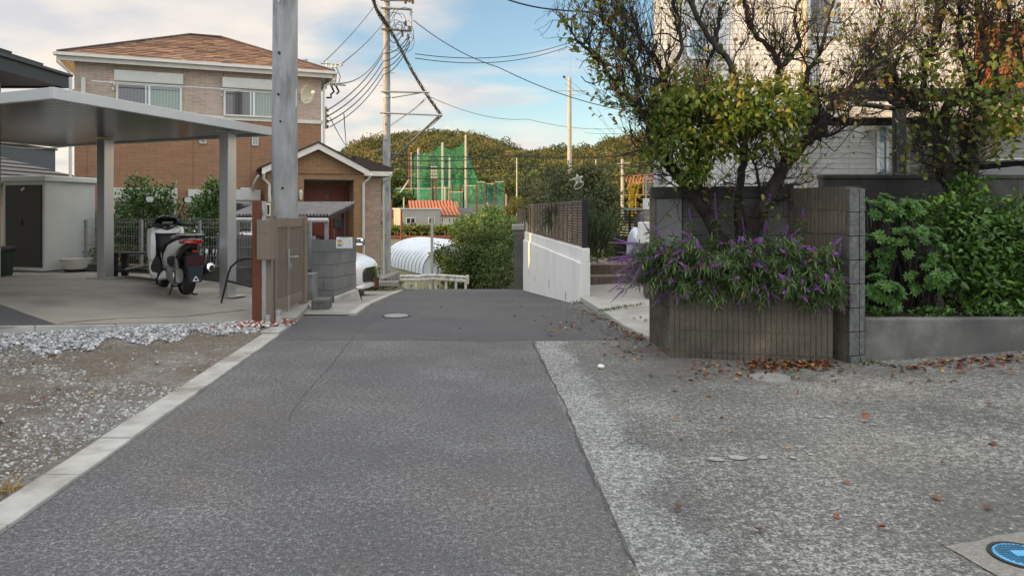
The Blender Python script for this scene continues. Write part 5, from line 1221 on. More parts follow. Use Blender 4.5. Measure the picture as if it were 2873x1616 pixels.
for o in [x for x in bpy.data.objects if x not in before_ and x.parent is BK]:      # bars turned to the left on the stand
    o.rotation_euler = (0, 0, R(26)); o.location = PV - (STR @ PV)
# running gear
mb = MB(); mb.loft([(-.08, .11, .31, .05, .10), (.05, .13, .30, .06, .12), (.25, .13, .31, .055, .11), (.45, .12, .32, .05, .10), (.58, .10, .33, .04, .08)], n=18, e=2.6); mb.build('engine_case', MT['engine'], BK, smooth=True)
mb = MB(); mb.lathe((0, 0, 0), [(0, .03), (.05, .028), (.07, .015), (.095, .012), (.10, 0)], 24); o = mb.build('clutch_cover', MT['engine'], BK, smooth=True); o.location = (.02, .18, .30); o.rotation_euler = (R(-90), 0, 0)
mb = MB(); mb.loft([(.05, .12, .50, .05, .06), (.2, .13, .50, .055, .07), (.34, .12, .50, .05, .06)], n=14, e=4); mb.build('air_box', MT['black_plastic'], BK, smooth=True)
for s_ in (-1, 1):
    mb = MB(); a = Vector((-.02, s_ * .115, .33)); b = Vector((.10, s_ * .12, .62)); pts = []; 
    mb.tube([a, b], .011, 8)
    for k in range(61):
        t = k / 60; c = a.lerp(b, .2 + .6 * t); an_ = t * 2 * math.pi * 9; pts.append(c + Vector((math.cos(an_) * .026, math.sin(an_) * .026, 0)))
    mb.tube(pts, .0055, 5); mb.build('shock_absorber', MT['galv'], BK, smooth=True)
mb = MB(); V = []
for j in range(9):
    a = R(60 + j * 14); r = RW + .028
    for s_ in (-.055, .055): V.append((r * math.cos(a), s_, RW + .03 + r * math.sin(a)))
mb.add(V, [(2 * j, 2 * j + 1, 2 * j + 3, 2 * j + 2) for j in range(8)]); o = mb.build('rear_hugger', MT['black_plastic'], BK); md = o.modifiers.new('solid', 'SOLIDIFY'); md.thickness = .008
mb = MB(); mb.prof([(-.22, -.07, .68), (-.40, -.075, .60), (-.44, -.085, .36), (-.44, -.085, .28), (-.425, -.085, .28), (-.42, -.085, .40), (-.36, -.07, .60), (-.2, -.07, .64)], (0, .15, 0)); mb.build('fender', MT['black_plastic'], BK)
mb = MB(); mb.box(-.452, -.445, -.115, .115, .465, .60); mb.build('number_plate', MT['plate_maroon'], BK)
mb = MB(); mb.hexa([(-.465, -.075, .24), (-.465, .075, .24), (-.455, .075, .24), (-.455, -.075, .24), (-.455, -.105, .463), (-.455, .105, .463), (-.445, .105, .463), (-.445, -.105, .463)]); mf = mb.build('mud_flap', MT['mudflap'], BK)
mb = MB()
tri = [Vector((0, .036, .262)), Vector((0, -.036, .262)), Vector((0, 0, .322))]
for i in range(3):
    a, b = tri[i], tri[(i + 1) % 3]; mb.tube([a + Vector((-.468, 0, 0)), b + Vector((-.468, 0, 0))], .006, 4)
mb.build('triangle_mark', MT['paper'], mf)
mb = MB(); mb.tube([(.45, -.13, .26), (.2, -.17, .24), (.05, -.19, .28)], .02, 10); mb.build('exhaust_pipe', MT['engine'], BK, smooth=True)
mb = MB(); mb.tube([(.15, -.185, .27), (.08, -.20, .30), (-.28, -.235, .42), (-.30, -.236, .425)], [.045, .062, .072, .066], 20); ex = mb.build('muffler', MT['black_plastic'], BK, smooth=True)
mb = MB(); mb.tube([(-.298, -.236, .424), (-.325, -.238, .433), (-.335, -.239, .436)], [.062, .056, .035], 20); mb.build('muffler_cap', MT['chrome'], ex, smooth=True)
mb = MB(); mb.tube([(-.3355, -.239, .436), (-.342, -.2395, .438)], .022, 14); mb.build('tail_pipe', MT['black_plastic'], ex, smooth=True)
mb = MB()
for s_ in (-1, 1): mb.tube([(.36, s_ * .07, .24), (.30, s_ * .14, .03), (.29, s_ * .19, .0)], .014, 8); mb.cbox((.29, s_ * .20, 0), .05, .06, .02)
mb.tube([(.33, -.10, .13), (.33, .10, .13)], .012, 8); mb.build('centre_stand', MT['black_metal'], BK, smooth=True)
for s_ in (-1, 1):
    mb = MB(); mb.tube([(1.31, s_ * .085, RW), (1.15, s_ * .085, .72)], .02, 10); mb.build('fork_leg', MT['black_metal'], BK, smooth=True)
V = []
mb = MB()
for j in range(10):
    a = R(25 + j * 14); r = RW + .025
    for s_ in (-.07, .07): V.append((1.31 + r * math.cos(a), s_, RW + r * math.sin(a)))
mb.add(V, [(2 * j, 2 * j + 1, 2 * j + 3, 2 * j + 2) for j in range(9)]); o = mb.build('front_fender', MT['carwhite'], BK, smooth=True); md = o.modifiers.new('solid', 'SOLIDIFY'); md.thickness = .012

# ================================================================ CARS
def make_car(loc, rz_, label, H=1.5, L=4.3, Wd=1.72, suv=False):
    C_ = empty('parked_car', loc, rz_, label, 'car')
    # origin under the front bumper centre, body runs to -x
    hw = Wd / 2
    body = [(-L, 0, .62, hw * .80, .25), (-L + .06, 0, .64, hw * .93, .34), (-L + .5, 0, .64, hw, .40), (-L * .6, 0, .62, hw, .41), (-1.25, 0, .62, hw, .40), (-.75, 0, .59, hw * .99, .36), (-.35, 0, .545, hw * .94, .31), (-.12, 0, .50, hw * .86, .25), (-.02, 0, .46, hw * .72, .19), (.0, 0, .44, hw * .6, .13)]
    mb = MB(); mb.loft(body, n=32, e=4.2); mb.build('body', MT['carwhite'], C_, smooth=50)
    cab = [(-L + .12, 0, 1.05, hw * .72, .06), (-L + .45, 0, 1.20, hw * .78, .2), (-L + 1.0, 0, H - .28, hw * .80, .27), (-L + 1.9, 0, H - .28, hw * .80, .28), (-1.75, 0, H - .33, hw * .80, .25), (-1.30, 0, 1.12, hw * .83, .13), (-1.0, 0, 1.0, hw * .82, .04)]
    mb = MB(); mb.loft(cab, n=28, e=3.6); mb.build('glasshouse', MT['glass_dark'], C_, smooth=50)
    roof_ = [(-L + .5, 0, 1.36, hw * .64, .07), (-L + 1.0, 0, H - .045, hw * .68, .05), (-L + 1.9, 0, H - .035, hw * .68, .05), (-1.9, 0, H - .075, hw * .68, .045)]
    mb = MB(); mb.loft(roof_, n=24, e=3); mb.build('roof', MT['carwhite'], C_, smooth=50)
    for s_ in (-1, 1):
        mb = MB(); mb.tube([(-1.15, s_ * hw * .80, 1.02), (-1.85, s_ * hw * .66, H - .09)], .03, 6); mb.tube([(-L + .3, s_ * hw * .78, 1.06), (-L + .8, s_ * hw * .66, H - .1)], .04, 6); mb.tube([(-L * .58, s_ * hw * .83, 1.0), (-L * .58, s_ * hw * .67, H - .07)], .028, 6); mb.build('pillar', MT['carwhite'], C_)
        h = MB(); h.loft([(-.66, s_ * hw * .90, .735, .07, .03), (-.42, s_ * hw * .885, .72, .09, .06), (-.24, s_ * hw * .80, .69, .13, .06), (-.10, s_ * hw * .68, .65, .12, .04)], n=16, e=3); h.build('headlight', glassmat('headlight_lens', (.07, .075, .085), .06), C_, smooth=True)
        f = MB(); f.loft([(-.22, s_ * hw * .84, .42, .09, .11), (-.09, s_ * hw * .76, .42, .10, .12), (-.05, s_ * hw * .70, .42, .08, .10)], n=12, e=5); f.build('fog_lamp_recess', MT['black_gloss'], C_)
        m2 = MB(); m2.loft([(-1.48, s_ * (hw + .10), 1.0, .09, .06), (-1.40, s_ * (hw + .10), 1.0, .11, .075), (-1.33, s_ * (hw + .08), 1.0, .08, .05)], n=14, e=3); m2.build('door_mirror', MT['carwhite'], C_, smooth=True)
        for x in (-.85, -L + .85):
            we = empty('wheel', (x, s_ * (hw - .10), .32)); we.parent = C_
            t_ = MB(); V = []; n = 36; pr = [(.21, -.1), (.30, -.1), (.318, -.07), (.32, 0), (.318, .07), (.30, .1), (.21, .1)]
            for i in range(n):
                for (r, y) in pr: V.append((r * math.cos(6.2832 * i / n), y, r * math.sin(6.2832 * i / n)))
            m_ = len(pr); t_.add(V, [(i * m_ + j, i * m_ + j + 1, ((i + 1) % n) * m_ + j + 1, ((i + 1) % n) * m_ + j) for i in range(n) for j in range(m_ - 1)]); t_.build('tyre', MT['rubber'], we, smooth=True)
            r_ = MB()
            for k in range(10): a = 6.2832 * k / 10; r_.tube([(0, s_ * .085, 0), (.215 * math.cos(a), s_ * .09, .215 * math.sin(a))], .016, 5)
            r_.tube([(0, s_ * .06, 0), (0, s_ * .1, 0)], .05, 12); r_.build('rim', MT['alu'], we)
    g_ = MB(); g_.loft([(-.08, 0, .47, hw * .50, .17), (.004, 0, .45, hw * .47, .15), (.012, 0, .44, hw * .44, .12)], n=20, e=4); g_.build('grille', MT['black_gloss'], C_)
    b_ = MB(); b_.loft([(-.5, 0, .24, hw * .93, .06), (-.14, 0, .235, hw * .86, .055), (.015, 0, .235, hw * .70, .045), (.04, 0, .235, hw * .6, .03)], n=20, e=4); b_.build('bumper_lip', MT['carwhite'], C_, smooth=True)
    return C_
cp_ = px(1033, 795, 14.6)
make_car((cp_.x - .03, 14.9, road(14.8) - .02), R(-9), 'white car whose nose shows past the block wall', H=1.30)

# rocks, small planter, weeds past the white car
mb = MB()
for k, (x, y, s_) in enumerate(((982, 815, .13), (1000, 838, .10), (985, 850, .08), (1010, 822, .08))):
    p = px(x, y, 12.7); mb.lathe((p.x, p.y, p.z), [(0, -s_ * .8), (s_ * .7, -s_ * .5), (s_, 0), (s_ * .75, s_ * .6), (0, s_ * .85)], 7)
tag(mb.build('rockery_stones', MT['bark'], smooth=False), 'dark mossy stones piled under the white car nose', 'stones')
PL = empty('shrub_planter', px(1042, 806, 15.2), 0, 'small round brown planter with yellow-green shrub past the car', 'planter')
mb = MB(); mb.lathe((0, 0, 0), [(0, 0), (.15, 0), (.17, .2), (.15, .2), (0, .17)], 20); mb.build('tub', MT['rust'], PL)
rng = np.random.default_rng(11); lf = LF(); cloud_leaves(lf, rng, [(0, 0, .32, .17, .16, .15)], 420, .05, .02, (.4, 1)); lf.build('foliage', MT['leaf_broad'], PL)
# sloping concrete wedge wall at the road end left
mb = MB(); mb.hexa([(-3.95, 18.3, -1.3), (-3.25, 21.2, -1.5), (-3.42, 21.3, -1.5), (-4.6, 18.5, -1.3), (-3.95, 18.3, -.66), (-3.25, 21.2, -.38), (-3.42, 21.3, -.38), (-4.6, 18.5, -.62)])
tag(mb.build('ramp_wall', MT['concrete'], bevel=.01), 'wedge-shaped concrete kerb wall where the road drops away', 'wall')
mb = MB(); p = px(1068, 790, 18.5); mb.cbox((p.x, p.y, p.z - .05), .9, .3, .12); tag(mb.build('kerb_block', MT['concrete'], bevel=.01), 'pale concrete kerb block on the grass below the house corner', 'kerb')
# white notice etc. not needed
# ================================================================ WHITE RETAINING WALL with louvre fence (right of road)
wa = Vector((1.0, 10.9)); wb = Vector((.30, 19.6)); wL = (wb - wa).length; wan = math.atan2(wb.y - wa.y, wb.x - wa.x)
WW = empty('white_wall', (wa.x, wa.y, 0), wan, 'low white rendered wall along the right side of the sloping road', 'wall')
# local x runs up the road, local -y is towards the garden (right of road)
mb = MB(); mb.hexa([(0, -.17, -.2), (wL, -.17, -1.2), (wL, 0, -1.2), (0, 0, -.2), (0, -.17, .60), (wL, -.17, .60), (wL, 0, .60), (0, 0, .60)]); mb.build('lower_wall', MT['whitewall'], WW, bevel=.008)
mb = MB(); mb.box(.0005, wL, -.165, -.035, .6005, .81); mb.build('upper_wall', MT['whitewall'], WW, bevel=.008)
mb = MB(); mb.box(.001, .02, -.22, -.1655, -.1, .40); 
mb = MB()
for x, z in ((1.3, .02), (3.4, .12), (5.9, .10), (7.4, .2)): mb.box(x, x + .03, .0005, .004, z - .07 * 1 - road(0) - .05 * x, z + .07 - .05 * x)
mb.build('weep_hole', MT['black_plastic'], WW)
LV = empty('louvre_fence', (wa.x, wa.y, 0), wan, 'brown horizontal louvre fence on top of the white wall', 'fence')
f0, f1, fz0, fz1 = .12, wL - .3, .845, 1.52
mb = MB(); nsl = 15; pit = (fz1 - fz0 - .03) / nsl
for k in range(nsl):
    z = fz0 + .02 + k * pit; mb.box(f0, f1, -.105, -.09, z, z + pit * .62)
mb.build('slats', mat('louvre_brown', (.24, .19, .15), (.19, .15, .12), 4, .6), LV)
mb = MB(); mb.box(f0, f1, -.115, -.075, fz1 - .02, fz1 + .01); mb.box(f0, f1, -.115, -.075, fz0 - .02, fz0 + .005)
x = f0
while x < f1: mb.box(x, x + .022, -.089, -.07, fz0, fz1); x += .5
mb.build('rails', mat('louvre_rail', (.15, .11, .09), (.12, .09, .075), 4, .6), LV)
mb = MB(); mb.box(f0 - .045, f0 - .001, -.15, -.06, .80, fz1 + .015); mb.build('post', MT['black_metal'], LV, bevel=.003)
x = f0 + 1.0
while x < f1: 
    mb = MB(); mb.box(x, x + .04, -.15, -.11, .80, fz1); mb.build('post', MT['black_metal'], LV); x += 2.0
# grey gate pillar at the far end, letter box on top, slatted side fence
GP = empty('grey_pillar', px(1455, 803, 20.2), 0, 'grey concrete pillar at the far end of the white wall', 'pillar')
z0 = GP.location.z
mb = MB(); mb.box(-.13, .12, 0, .24, -.3, .73 - z0); mb.build('shaft', MT['oldconc'], GP, bevel=.01)
mb = MB(); mb.box(-.14, .18, .0, .2, .7305 - z0, .83 - z0); mb.build('neck', MT['beige_metal'], GP)
mb = MB(); mb.box(-.19, .16, -.1, .26, .84 - z0, 1.0 - z0); mb.build('post_box', MT['concrete_lt'], GP, bevel=.02)
mb = MB(); p = px(1450, 585, 20.6); q = px(1474, 585, 20.6)
for k in range(4): x = p.x + k * .065; mb.box(x, x + .05, 20.6, 20.64, -.1, p.z)
mb.box(p.x, q.x, 20.641, 20.66, p.z - .2, p.z - .14); mb.box(p.x, q.x, 20.641, 20.66, .4, .46)
tag(mb.build('board_fence', mat('grey_wood', (.2, .16, .13), (.14, .115, .095), 8, .8)), 'short vertical board fence above the grey pillar', 'fence')

# ================================================================ GARDEN behind drive: steps, flags, lawn
def slabbox(name, pts, z0, z1, m, bevel=.008):
    mb = MB(); mb.prism(pts, z0, z1); return mb.build(name, m, bevel=bevel)
e1a, e1b = gz(1640, 793, .16), gz(1900, 782, .18)
def stepthing(ya, yb_, z0, z1, label, x0=1.05, x1=3.4):
    e = empty('garden_step', (x0, ya, z0), math.atan2(yb_ - ya, x1 - x0), label, 'step')
    L = math.hypot(x1 - x0, yb_ - ya)
    mb = MB(); rr = random.Random(int(z1 * 100)); x = 0
    while x < L: mb.box(x, min(L, x + .098), rr.uniform(-.004, .004), .2, 0, z1 - z0 - .0); x += .104
    mb.build('edge_bricks', MT['edgebrick'], e, bevel=.006)
    mb = MB(); mb.hexa([(.06, .201, -.2), (L, .201, -.2), (L, 1.3, -.2), (.40, 1.3, -.2), (.06, .201, z1 - z0 - .003), (L, .201, z1 - z0 - .003), (L, 1.3, z1 - z0 - .003), (.40, 1.3, z1 - z0 - .003)]); mb.build('tread', MT['flag'], e)
    return e
stepthing(12.05, 12.75, .10, .27, 'lower brick-edged garden step above the concrete drive')
stepthing(12.55, 13.25, .27, .42, 'upper brick-edged garden step leading to the flagstones', x0=1.0)
rr = random.Random(8); mb = MB()
mb.prism([(1.0, 12.9), (3.5, 13.4), (4.2, 19), (.65, 19)], -.5, .41)
o = mb.build('garden_terrace', MT['flag']); o['kind'] = 'structure'
fl_ = MB()
for i in range(7):
    for j in range(8):
        x = .95 + i * .42 + rr.uniform(-.03, .03); y = 13.0 + j * .36 + (x - .9) * .2; w = .36 + rr.uniform(-.06, .04); d = .30 + rr.uniform(-.04, .03)
        fl_.prism([(x, y), (x + w, y + rr.uniform(-.04, .04)), (x + w - rr.uniform(0, .06), y + d), (x + rr.uniform(0, .06), y + d + rr.uniform(-.03, .03))], .40, .43 + rr.uniform(0, .008), rr.random())
o = fl_.build('flagstones', MT['flag'], bevel=.006); o['kind'] = 'structure'
o = blob_sheet('lawn_patch', wob([px(1705, 722, 13.6)[:2], (2.9, 13.8), (3.2, 14.6), (1.9, 14.5)], 6, .04, 3), lambda x, y: 0.0, .455, MT['lawn'])
lf = LF(); rng = np.random.default_rng(21); n = 2600
P = np.stack([1.9 + 1.3 * rng.random(n), 13.7 + .8 * rng.random(n), np.full(n, .45)], 1)
lf.leaves(P, rdir(rng, n) * .35 + np.array([0, 0, 1]), rdir(rng, n), .05 + .03 * rng.random(n), .008, rng.random(n) * .7); o = lf.build('lawn_grass', MT['grassy']); o['kind'] = 'stuff'
# dark trough and slatted dark fence
p, q = px(1700, 662, 14.6), px(1768, 662, 14.6); mb = MB(); mb.box(p.x, q.x, 14.6, 14.9, .41, p.z); mb.box(p.x + .03, q.x - .03, 14.59, 14.5995, .5, p.z - .05)
tag(mb.build('garden_trough', MT['black_metal'], bevel=.01), 'long black trough on the flagstones below the dark fence', 'trough')
DF = empty('dark_fence', (px(1700, 583, 16).x, 16, .42), 0, 'dark horizontal slat fence at the back of the right garden', 'fence')
W3 = 3.2; zt = px(1700, 583, 16).z - .42
mb = MB(); k = 0
while .12 + k * .062 < zt - .05: mb.box(0, W3, 0, .012, .12 + k * .062, .12 + k * .062 + .028); k += 1
mb.build('slats', MT['black_metal'], DF)
mb = MB(); mb.box(0, W3, -.01, .03, zt - .05, zt); mb.build('top_rail', MT['galv'], DF)
for x in (.02, .5, 1.0, 2.0, 3.1): mb = MB(); mb.box(x, x + .05, -.012, .04, 0, zt - .051); mb.build('post', MT['black_metal'], DF)
# sheeted lumps
def drape(name, c, r, m, label, cat, seed, parent=None, squash=1.0):
    rr = np.random.default_rng(seed); n1, n2 = 26, 40; V = []
    ph = rr.random(6) * 6.28
    for i in range(n1):
        v = i / (n1 - 1); zz_ = math.cos(v * math.pi * .5) if v < 1 else 0
        for j in range(n2):
            a = 2 * math.pi * j / n2
            k = math.sin(v * math.pi / 2) ** .8 * (1 + .13 * v * math.sin(a * 5 + ph[0]) + .08 * v * math.sin(a * 9 + ph[1]) + .05 * math.sin(a * 3 + v * 5 + ph[2]))
            V.append((c[0] + r[0] * k * math.cos(a), c[1] + r[1] * k * math.sin(a), c[2] + r[2] * (1 - v ** 1.7) + .03 * math.sin(a * 7 + v * 9 + ph[3]) * v))
    Fq = [(i * n2 + j, i * n2 + (j + 1) % n2, (i + 1) * n2 + (j + 1) % n2, (i + 1) * n2 + j) for i in range(n1 - 1) for j in range(n2)]
    o = npmesh(name, V, Fq, m, parent, smooth=True)
    if label: tag(o, label, cat)
    return o
c = px(1800, 640, 13.4); drape('black_cover', (c.x + .03, c.y, .80), (.17, .3, .56), MT['blacksheet'], 'crumpled black sheet over the upper part of a stack by the white block', 'cover', 3)
c = px(1783, 650, 13.1); drape('silver_cover', (c.x + .0, c.y, .50), (.15, .25, .58), MT['silversheet'], 'silver-blue plastic sheet hanging beside the white block', 'cover', 5)
# name pillar and white block
NPL = empty('name_pillar', px(1814, 592, 10.9), 0, 'stone-clad name pillar with white plate left of the grey wall', 'pillar'); NPL.location.z = .2
x0 = 0; zt = px(0, 557, 10.9).z - .2; zp = px(0, 588, 10.9).z - .2; zs_ = px(0, 620, 10.9).z - .2
mb = MB(); mb.box(.015, .60, .01, .30, .0, zp - .001); mb.build('cladding', MT['stackstone'], NPL)
pl_ = MB(); pl_.box(0, .62, 0, .32, zp, zt); plate = pl_.build('name_plate', MT['white_paint'], NPL, bevel=.004)
tcu = bpy.data.curves.new('name_letters', 'FONT'); tcu.body = 'ICHI'; tcu.size = .072; tcu.extrude = .003
try: tcu.offset = .001
except Exception: pass
to = bpy.data.objects.new('tmp', tcu); COL.objects.link(to); bpy.context.view_layer.update()
me = bpy.data.meshes.new_from_object(to.evaluated_get(bpy.context.evaluated_depsgraph_get())); bpy.data.objects.remove(to)
lt = bpy.data.objects.new('letters', me); COL.objects.link(lt); lt.parent = plate; me.materials.clear(); me.materials.append(MT['ink'])
lt.rotation_euler = (R(90), 0, 0); lt.location = (.022, -.004, zp + .055); lt['label'] = 'dark letters ICHI on the white plate'
mb = MB(); p, q = px(1801, 624, 10.5), px(1845, 684, 10.5); mb.box(p.x, q.x + .25, 10.5, 10.85, q.z, p.z); o = mb.build('white_block', MT['whitewall'], bevel=.01); tag(o, 'white rendered block in front of the name pillar', 'block')
mb = MB(); mb.box(p.x + .08, q.x + .25, 10.52, 10.85, .1, q.z - .001); tag(mb.build('block_base', MT['oldconc'], bevel=.01), 'grey base under the white rendered block', 'base')

# ================================================================ FLOWER PLANTER of ribbed blocks
A = Vector((1.475, 6.85)); Rr = Vector((2.865, 6.52)); Lb = Vector((1.455, 7.66))
def ribwall(name, a, b, z0, courses, parent, pitch=.0475, ch=.20, th=.12, mt='rib', seed=1, top=None, zbase=-.1):
    """vertical split-face ribs, real relief, left side of a->b is behind"""
    a = Vector(a); b = Vector(b); L = (b - a).length; an = math.atan2(b.y - a.y, b.x - a.x); rr = random.Random(seed)
    o_ = empty(name, (a.x, a.y, 0), an); o_.parent = parent
    mb = MB(); zt_ = z0 + courses * ch; mb.box(.001, L - .001, .009, th, zbase, zt_ - .003); mb.build('core', MT['rib'], o_)
    mb = MB(); n = max(1, int(round(L / pitch))); p = L / n
    for k in range(-1, courses):
        za, zb3 = (z0 + k * ch + .005, z0 + (k + 1) * ch - .005) if k >= 0 else (zbase + .02, z0 - .006)
        for i in range(n):
            blk = (i + (4 if k % 2 else 0)) // 8; r0 = random.Random(seed * 97 + k * 31 + blk); dd = r0.uniform(-.002, .003)
            x0, x1 = i * p + .004, (i + 1) * p - .004; m3 = 3
            zs = [za + (zb3 - za) * j / m3 for j in range(m3 + 1)]; V = []
            for z in zs:
                f = rr.uniform(-.004, .004) + dd
                V += [(x0 + rr.uniform(-.0015, .0015), f, z), (x1 + rr.uniform(-.0015, .0015), f + rr.uniform(-.002, .002), z), (x1, .0088, z), (x0, .0088, z)]
            Fq = []
            for j in range(m3):
                q = j * 4
                Fq += [(q, q + 1, q + 5, q + 4), (q + 1, q + 2, q + 6, q + 5), (q + 3, q, q + 4, q + 7)]
            Fq += [(0, 3, 2, 1), (m3 * 4, m3 * 4 + 1, m3 * 4 + 2, m3 * 4 + 3)]
            mb.add(V, Fq)
    mb.build('ribs', MT[mt], o_)
    return o_
PT_ = empty('flower_planter', (0, 0, 0), 0, 'raised planter of ribbed dark blocks filled with purple sage', 'planter')
ribwall('front_wall', A, Rr, .06, 3, PT_, seed=2, zbase=-.1)
ribwall('side_wall', (Lb.x, Lb.y), (A.x, A.y), .06, 3, PT_, seed=3)
mb = MB(); mb.box(1.475, 1.60, 6.98, 7.7, .3, .60) ; 
ribwall('tall_wall', (2.735, 7.2), (3.0, 6.56), .28, 6, PT_, seed=4, zbase=-.1, ch=.219)
# end face of the tall wall: rough split stone quoins
mb = MB(); rr = random.Random(5); a = Vector((3.005, 6.50)); b = Vector((3.165, 6.55)); d = (b - a); 
for k in range(8):
    za = -.08 + (.0 if k == 0 else .16 + (k - 1) * .2135); zb4 = -.08 + .16 + k * .2135 - .006; zb4 = min(zb4, 1.595)
    for (t0, t1) in ((0, .62), (.66, 1.0)):
        p0, p1 = a + d * t0, a + d * t1; off = rr.uniform(-.004, .004) - (.02 if k == 0 else 0)
        mb.hexa([(p0.x, p0.y + off, za), (p1.x, p1.y + off, za), (p1.x + .02, p1.y + .12, za), (p0.x + .0, p0.y + .10, za), (p0.x, p0.y + off, zb4), (p1.x, p1.y + off, zb4), (p1.x + .02, p1.y + .12, zb4), (p0.x, p0.y + .10, zb4)])
mb.build('end_blocks', MT['rough'], PT_, bevel=.004)
mb = MB(); mb.hexa([(3.02, 6.62, -.1), (3.18, 6.66, -.1), (2.92, 7.26, -.1), (2.79, 7.22, -.1), (3.02, 6.62, 1.59), (3.18, 6.66, 1.59), (2.92, 7.26, 1.59), (2.79, 7.22, 1.59)]); mb.build('tall_wall_core', MT['darkconc'], PT_)
mb = MB(); mb.prism([(1.56, 6.92), (2.85, 6.62), (2.98, 6.66), (2.76, 7.26), (1.56, 7.62)], .1, .585); mb.build('soil', MT['soil'], PT_)
# smooth back wall with coping and grey pillar
BW = empty('grey_wall', (0, 0, 0), 0, 'old grey block wall with coping behind the sage planter', 'wall')
ba = Vector((1.52, 7.68)); bb = Vector((2.80, 7.26)); n_ = 4
mb = MB(); mb.wall(ba, bb, -.1, 1.50, .13); mb.build('core', MT['darkconc'], BW)
mb = MB(); u = (bb - ba).normalized(); L = (bb - ba).length; nn = Vector((-u.y, u.x))
for k in range(5):
    x = .25 if k % 2 else .05
    xs_ = [0.27] + [v for v in (x + .4, x + .8, x + 1.2) if v > .3] + [L]
    for x0_, x1_ in zip(xs_[:-1], xs_[1:]):
        if x1_ - x0_ < .03 or x1_ > L + .01: x1_ = min(x1_, L)
        if x1_ - x0_ < .03: continue
        p0 = ba + u * (x0_ + .002) - nn * .012; p1 = ba + u * (x1_ - .002) - nn * .012
        mb.wall(p0, p1, .55 + k * .19 + .003, .55 + (k + 1) * .19 - .003, .0115)
mb.build('blocks', MT['midconc'], BW, bevel=.003)
mb = MB(); p0 = ba - u * .01 - nn * .02; p1 = ba + u * .262 - nn * .02; mb.wall(p0, p1, -.1, 1.50, .16); mb.build('pillar', MT['pillarconc'], BW, bevel=.006)
mb = MB(); mb.wall(ba - u * .05 - nn * .045, bb + u * .0 - nn * .045, 1.501, 1.62, .21); mb.build('coping', MT['darkconc'], BW, bevel=.008)
mb = MB(); mb.wall((1.44, 7.66), (1.505, 7.645), -.1, 1.615, .2); mb.build('end_post', mat('brownish_concrete', (.17, .15, .125), (.11, .1, .085), 5, .95, .5, 70), BW, bevel=.008)

# low retaining wall on the right and bed behind
mb = MB(); mb.hexa([(3.17, 6.56, -.1), (9, 6.70, -.1), (9, 6.86, -.1), (3.18, 6.72, -.1), (3.17, 6.56, .395), (9, 6.70, .395), (9, 6.86, .395), (3.18, 6.72, .395)])
tag(mb.build('retaining_wall', MT['oldconc'], bevel=.008), 'long low concrete retaining wall right of the planter', 'wall')
o = sheet('garden_bed', [(6.74, 3.1, 6.84, 9), (8.98, 2.8, 8.98, 9.5)], lambda x, y: .36, 0, MT['soil'])
blockwall('dark_wall', (3.83, 9.0), (10.2, 9.0), .26, 7, 'dark stained block wall with coping behind the right shrubs', bh=.215, bw=.8, th=.15, mt='darkconc', cap=True, seed=7)
mb = MB(); mb.prism([(3.9, 9.16), (12, 9.16), (12, 13.4), (2.4, 13.4), (2.4, 10.9), (3.0, 10.2)], -.3, .62); o = mb.build('house_terrace', MT['concrete']); o['kind'] = 'structure'

# ================================================================ WHITE HOUSE
WH = empty('white_house', (2.52, 13.0, 0), 0, 'large white sided house behind the trees on the right', 'house')
mb = MB(); mb.prism([(0, 0), (10.5, 0), (10.5, 8), (2.1, 8)], -.5, 8.4); mb.build('wall', MT['white_siding'], WH)
mb = MB(); mb.box(-.3, 11, -.6, 8.5, 8.401, 8.55); mb.build('eave', MT['trim_white'], WH)
mb = MB(); hip(mb, -.55, 11.05, -.65, 8.55, 8.56, .4, 14); mb.build('roof', MT['tile_grey'], WH, fixn=False)
def wp_(x, y, off=0): p = px(x, y, 13.0 - off); return (p.x - 2.52, p.z)
def whwin(xa, ya, xb, yb2, pane, box=0, name='window'):
    a, zt_ = wp_(xa, ya); b, zb5 = wp_(xb, yb2); e = empty(name); e.parent = WH; fw = .05
    f = MB(); f.box(a, a + fw, -.06, -.002, zb5, zt_); f.box(b - fw, b, -.06, -.002, zb5, zt_); f.box(a + fw, b - fw, -.06, -.002, zt_ - fw, zt_); f.box(a + fw, b - fw, -.07, -.002, zb5, zb5 + fw)
    if b - a > .6: f.box((a + b) / 2 - .025, (a + b) / 2 + .025, -.055, -.002, zb5 + fw, zt_ - fw)
    f.build('frame', MT['alu'], e)
    g_ = MB(); g_.box(a + fw, b - fw, -.02, -.003, zb5 + fw, zt_ - fw); g_.build('pane', MT[pane], e)
    if box: bx = MB(); bx.box(a - .02, b + .02, -.14, -.0705, zt_ - .02, zt_ + box); bx.build('shutter_box', MT['shutter'], e)
MT['skyglass'] = glassmat('painted_sky_glass', (.30, .42, .5), .05)  # pale blue sky reflection painted into the pane colour
whwin(1925, 80, 1985, 168, 'skyglass'); whwin(1838, 478, 1866, 524, 'glass_dark'); whwin(2262, -60, 2335, 105, 'curt_dark'); whwin(2456, 350, 2490, 560, 'skyglass')
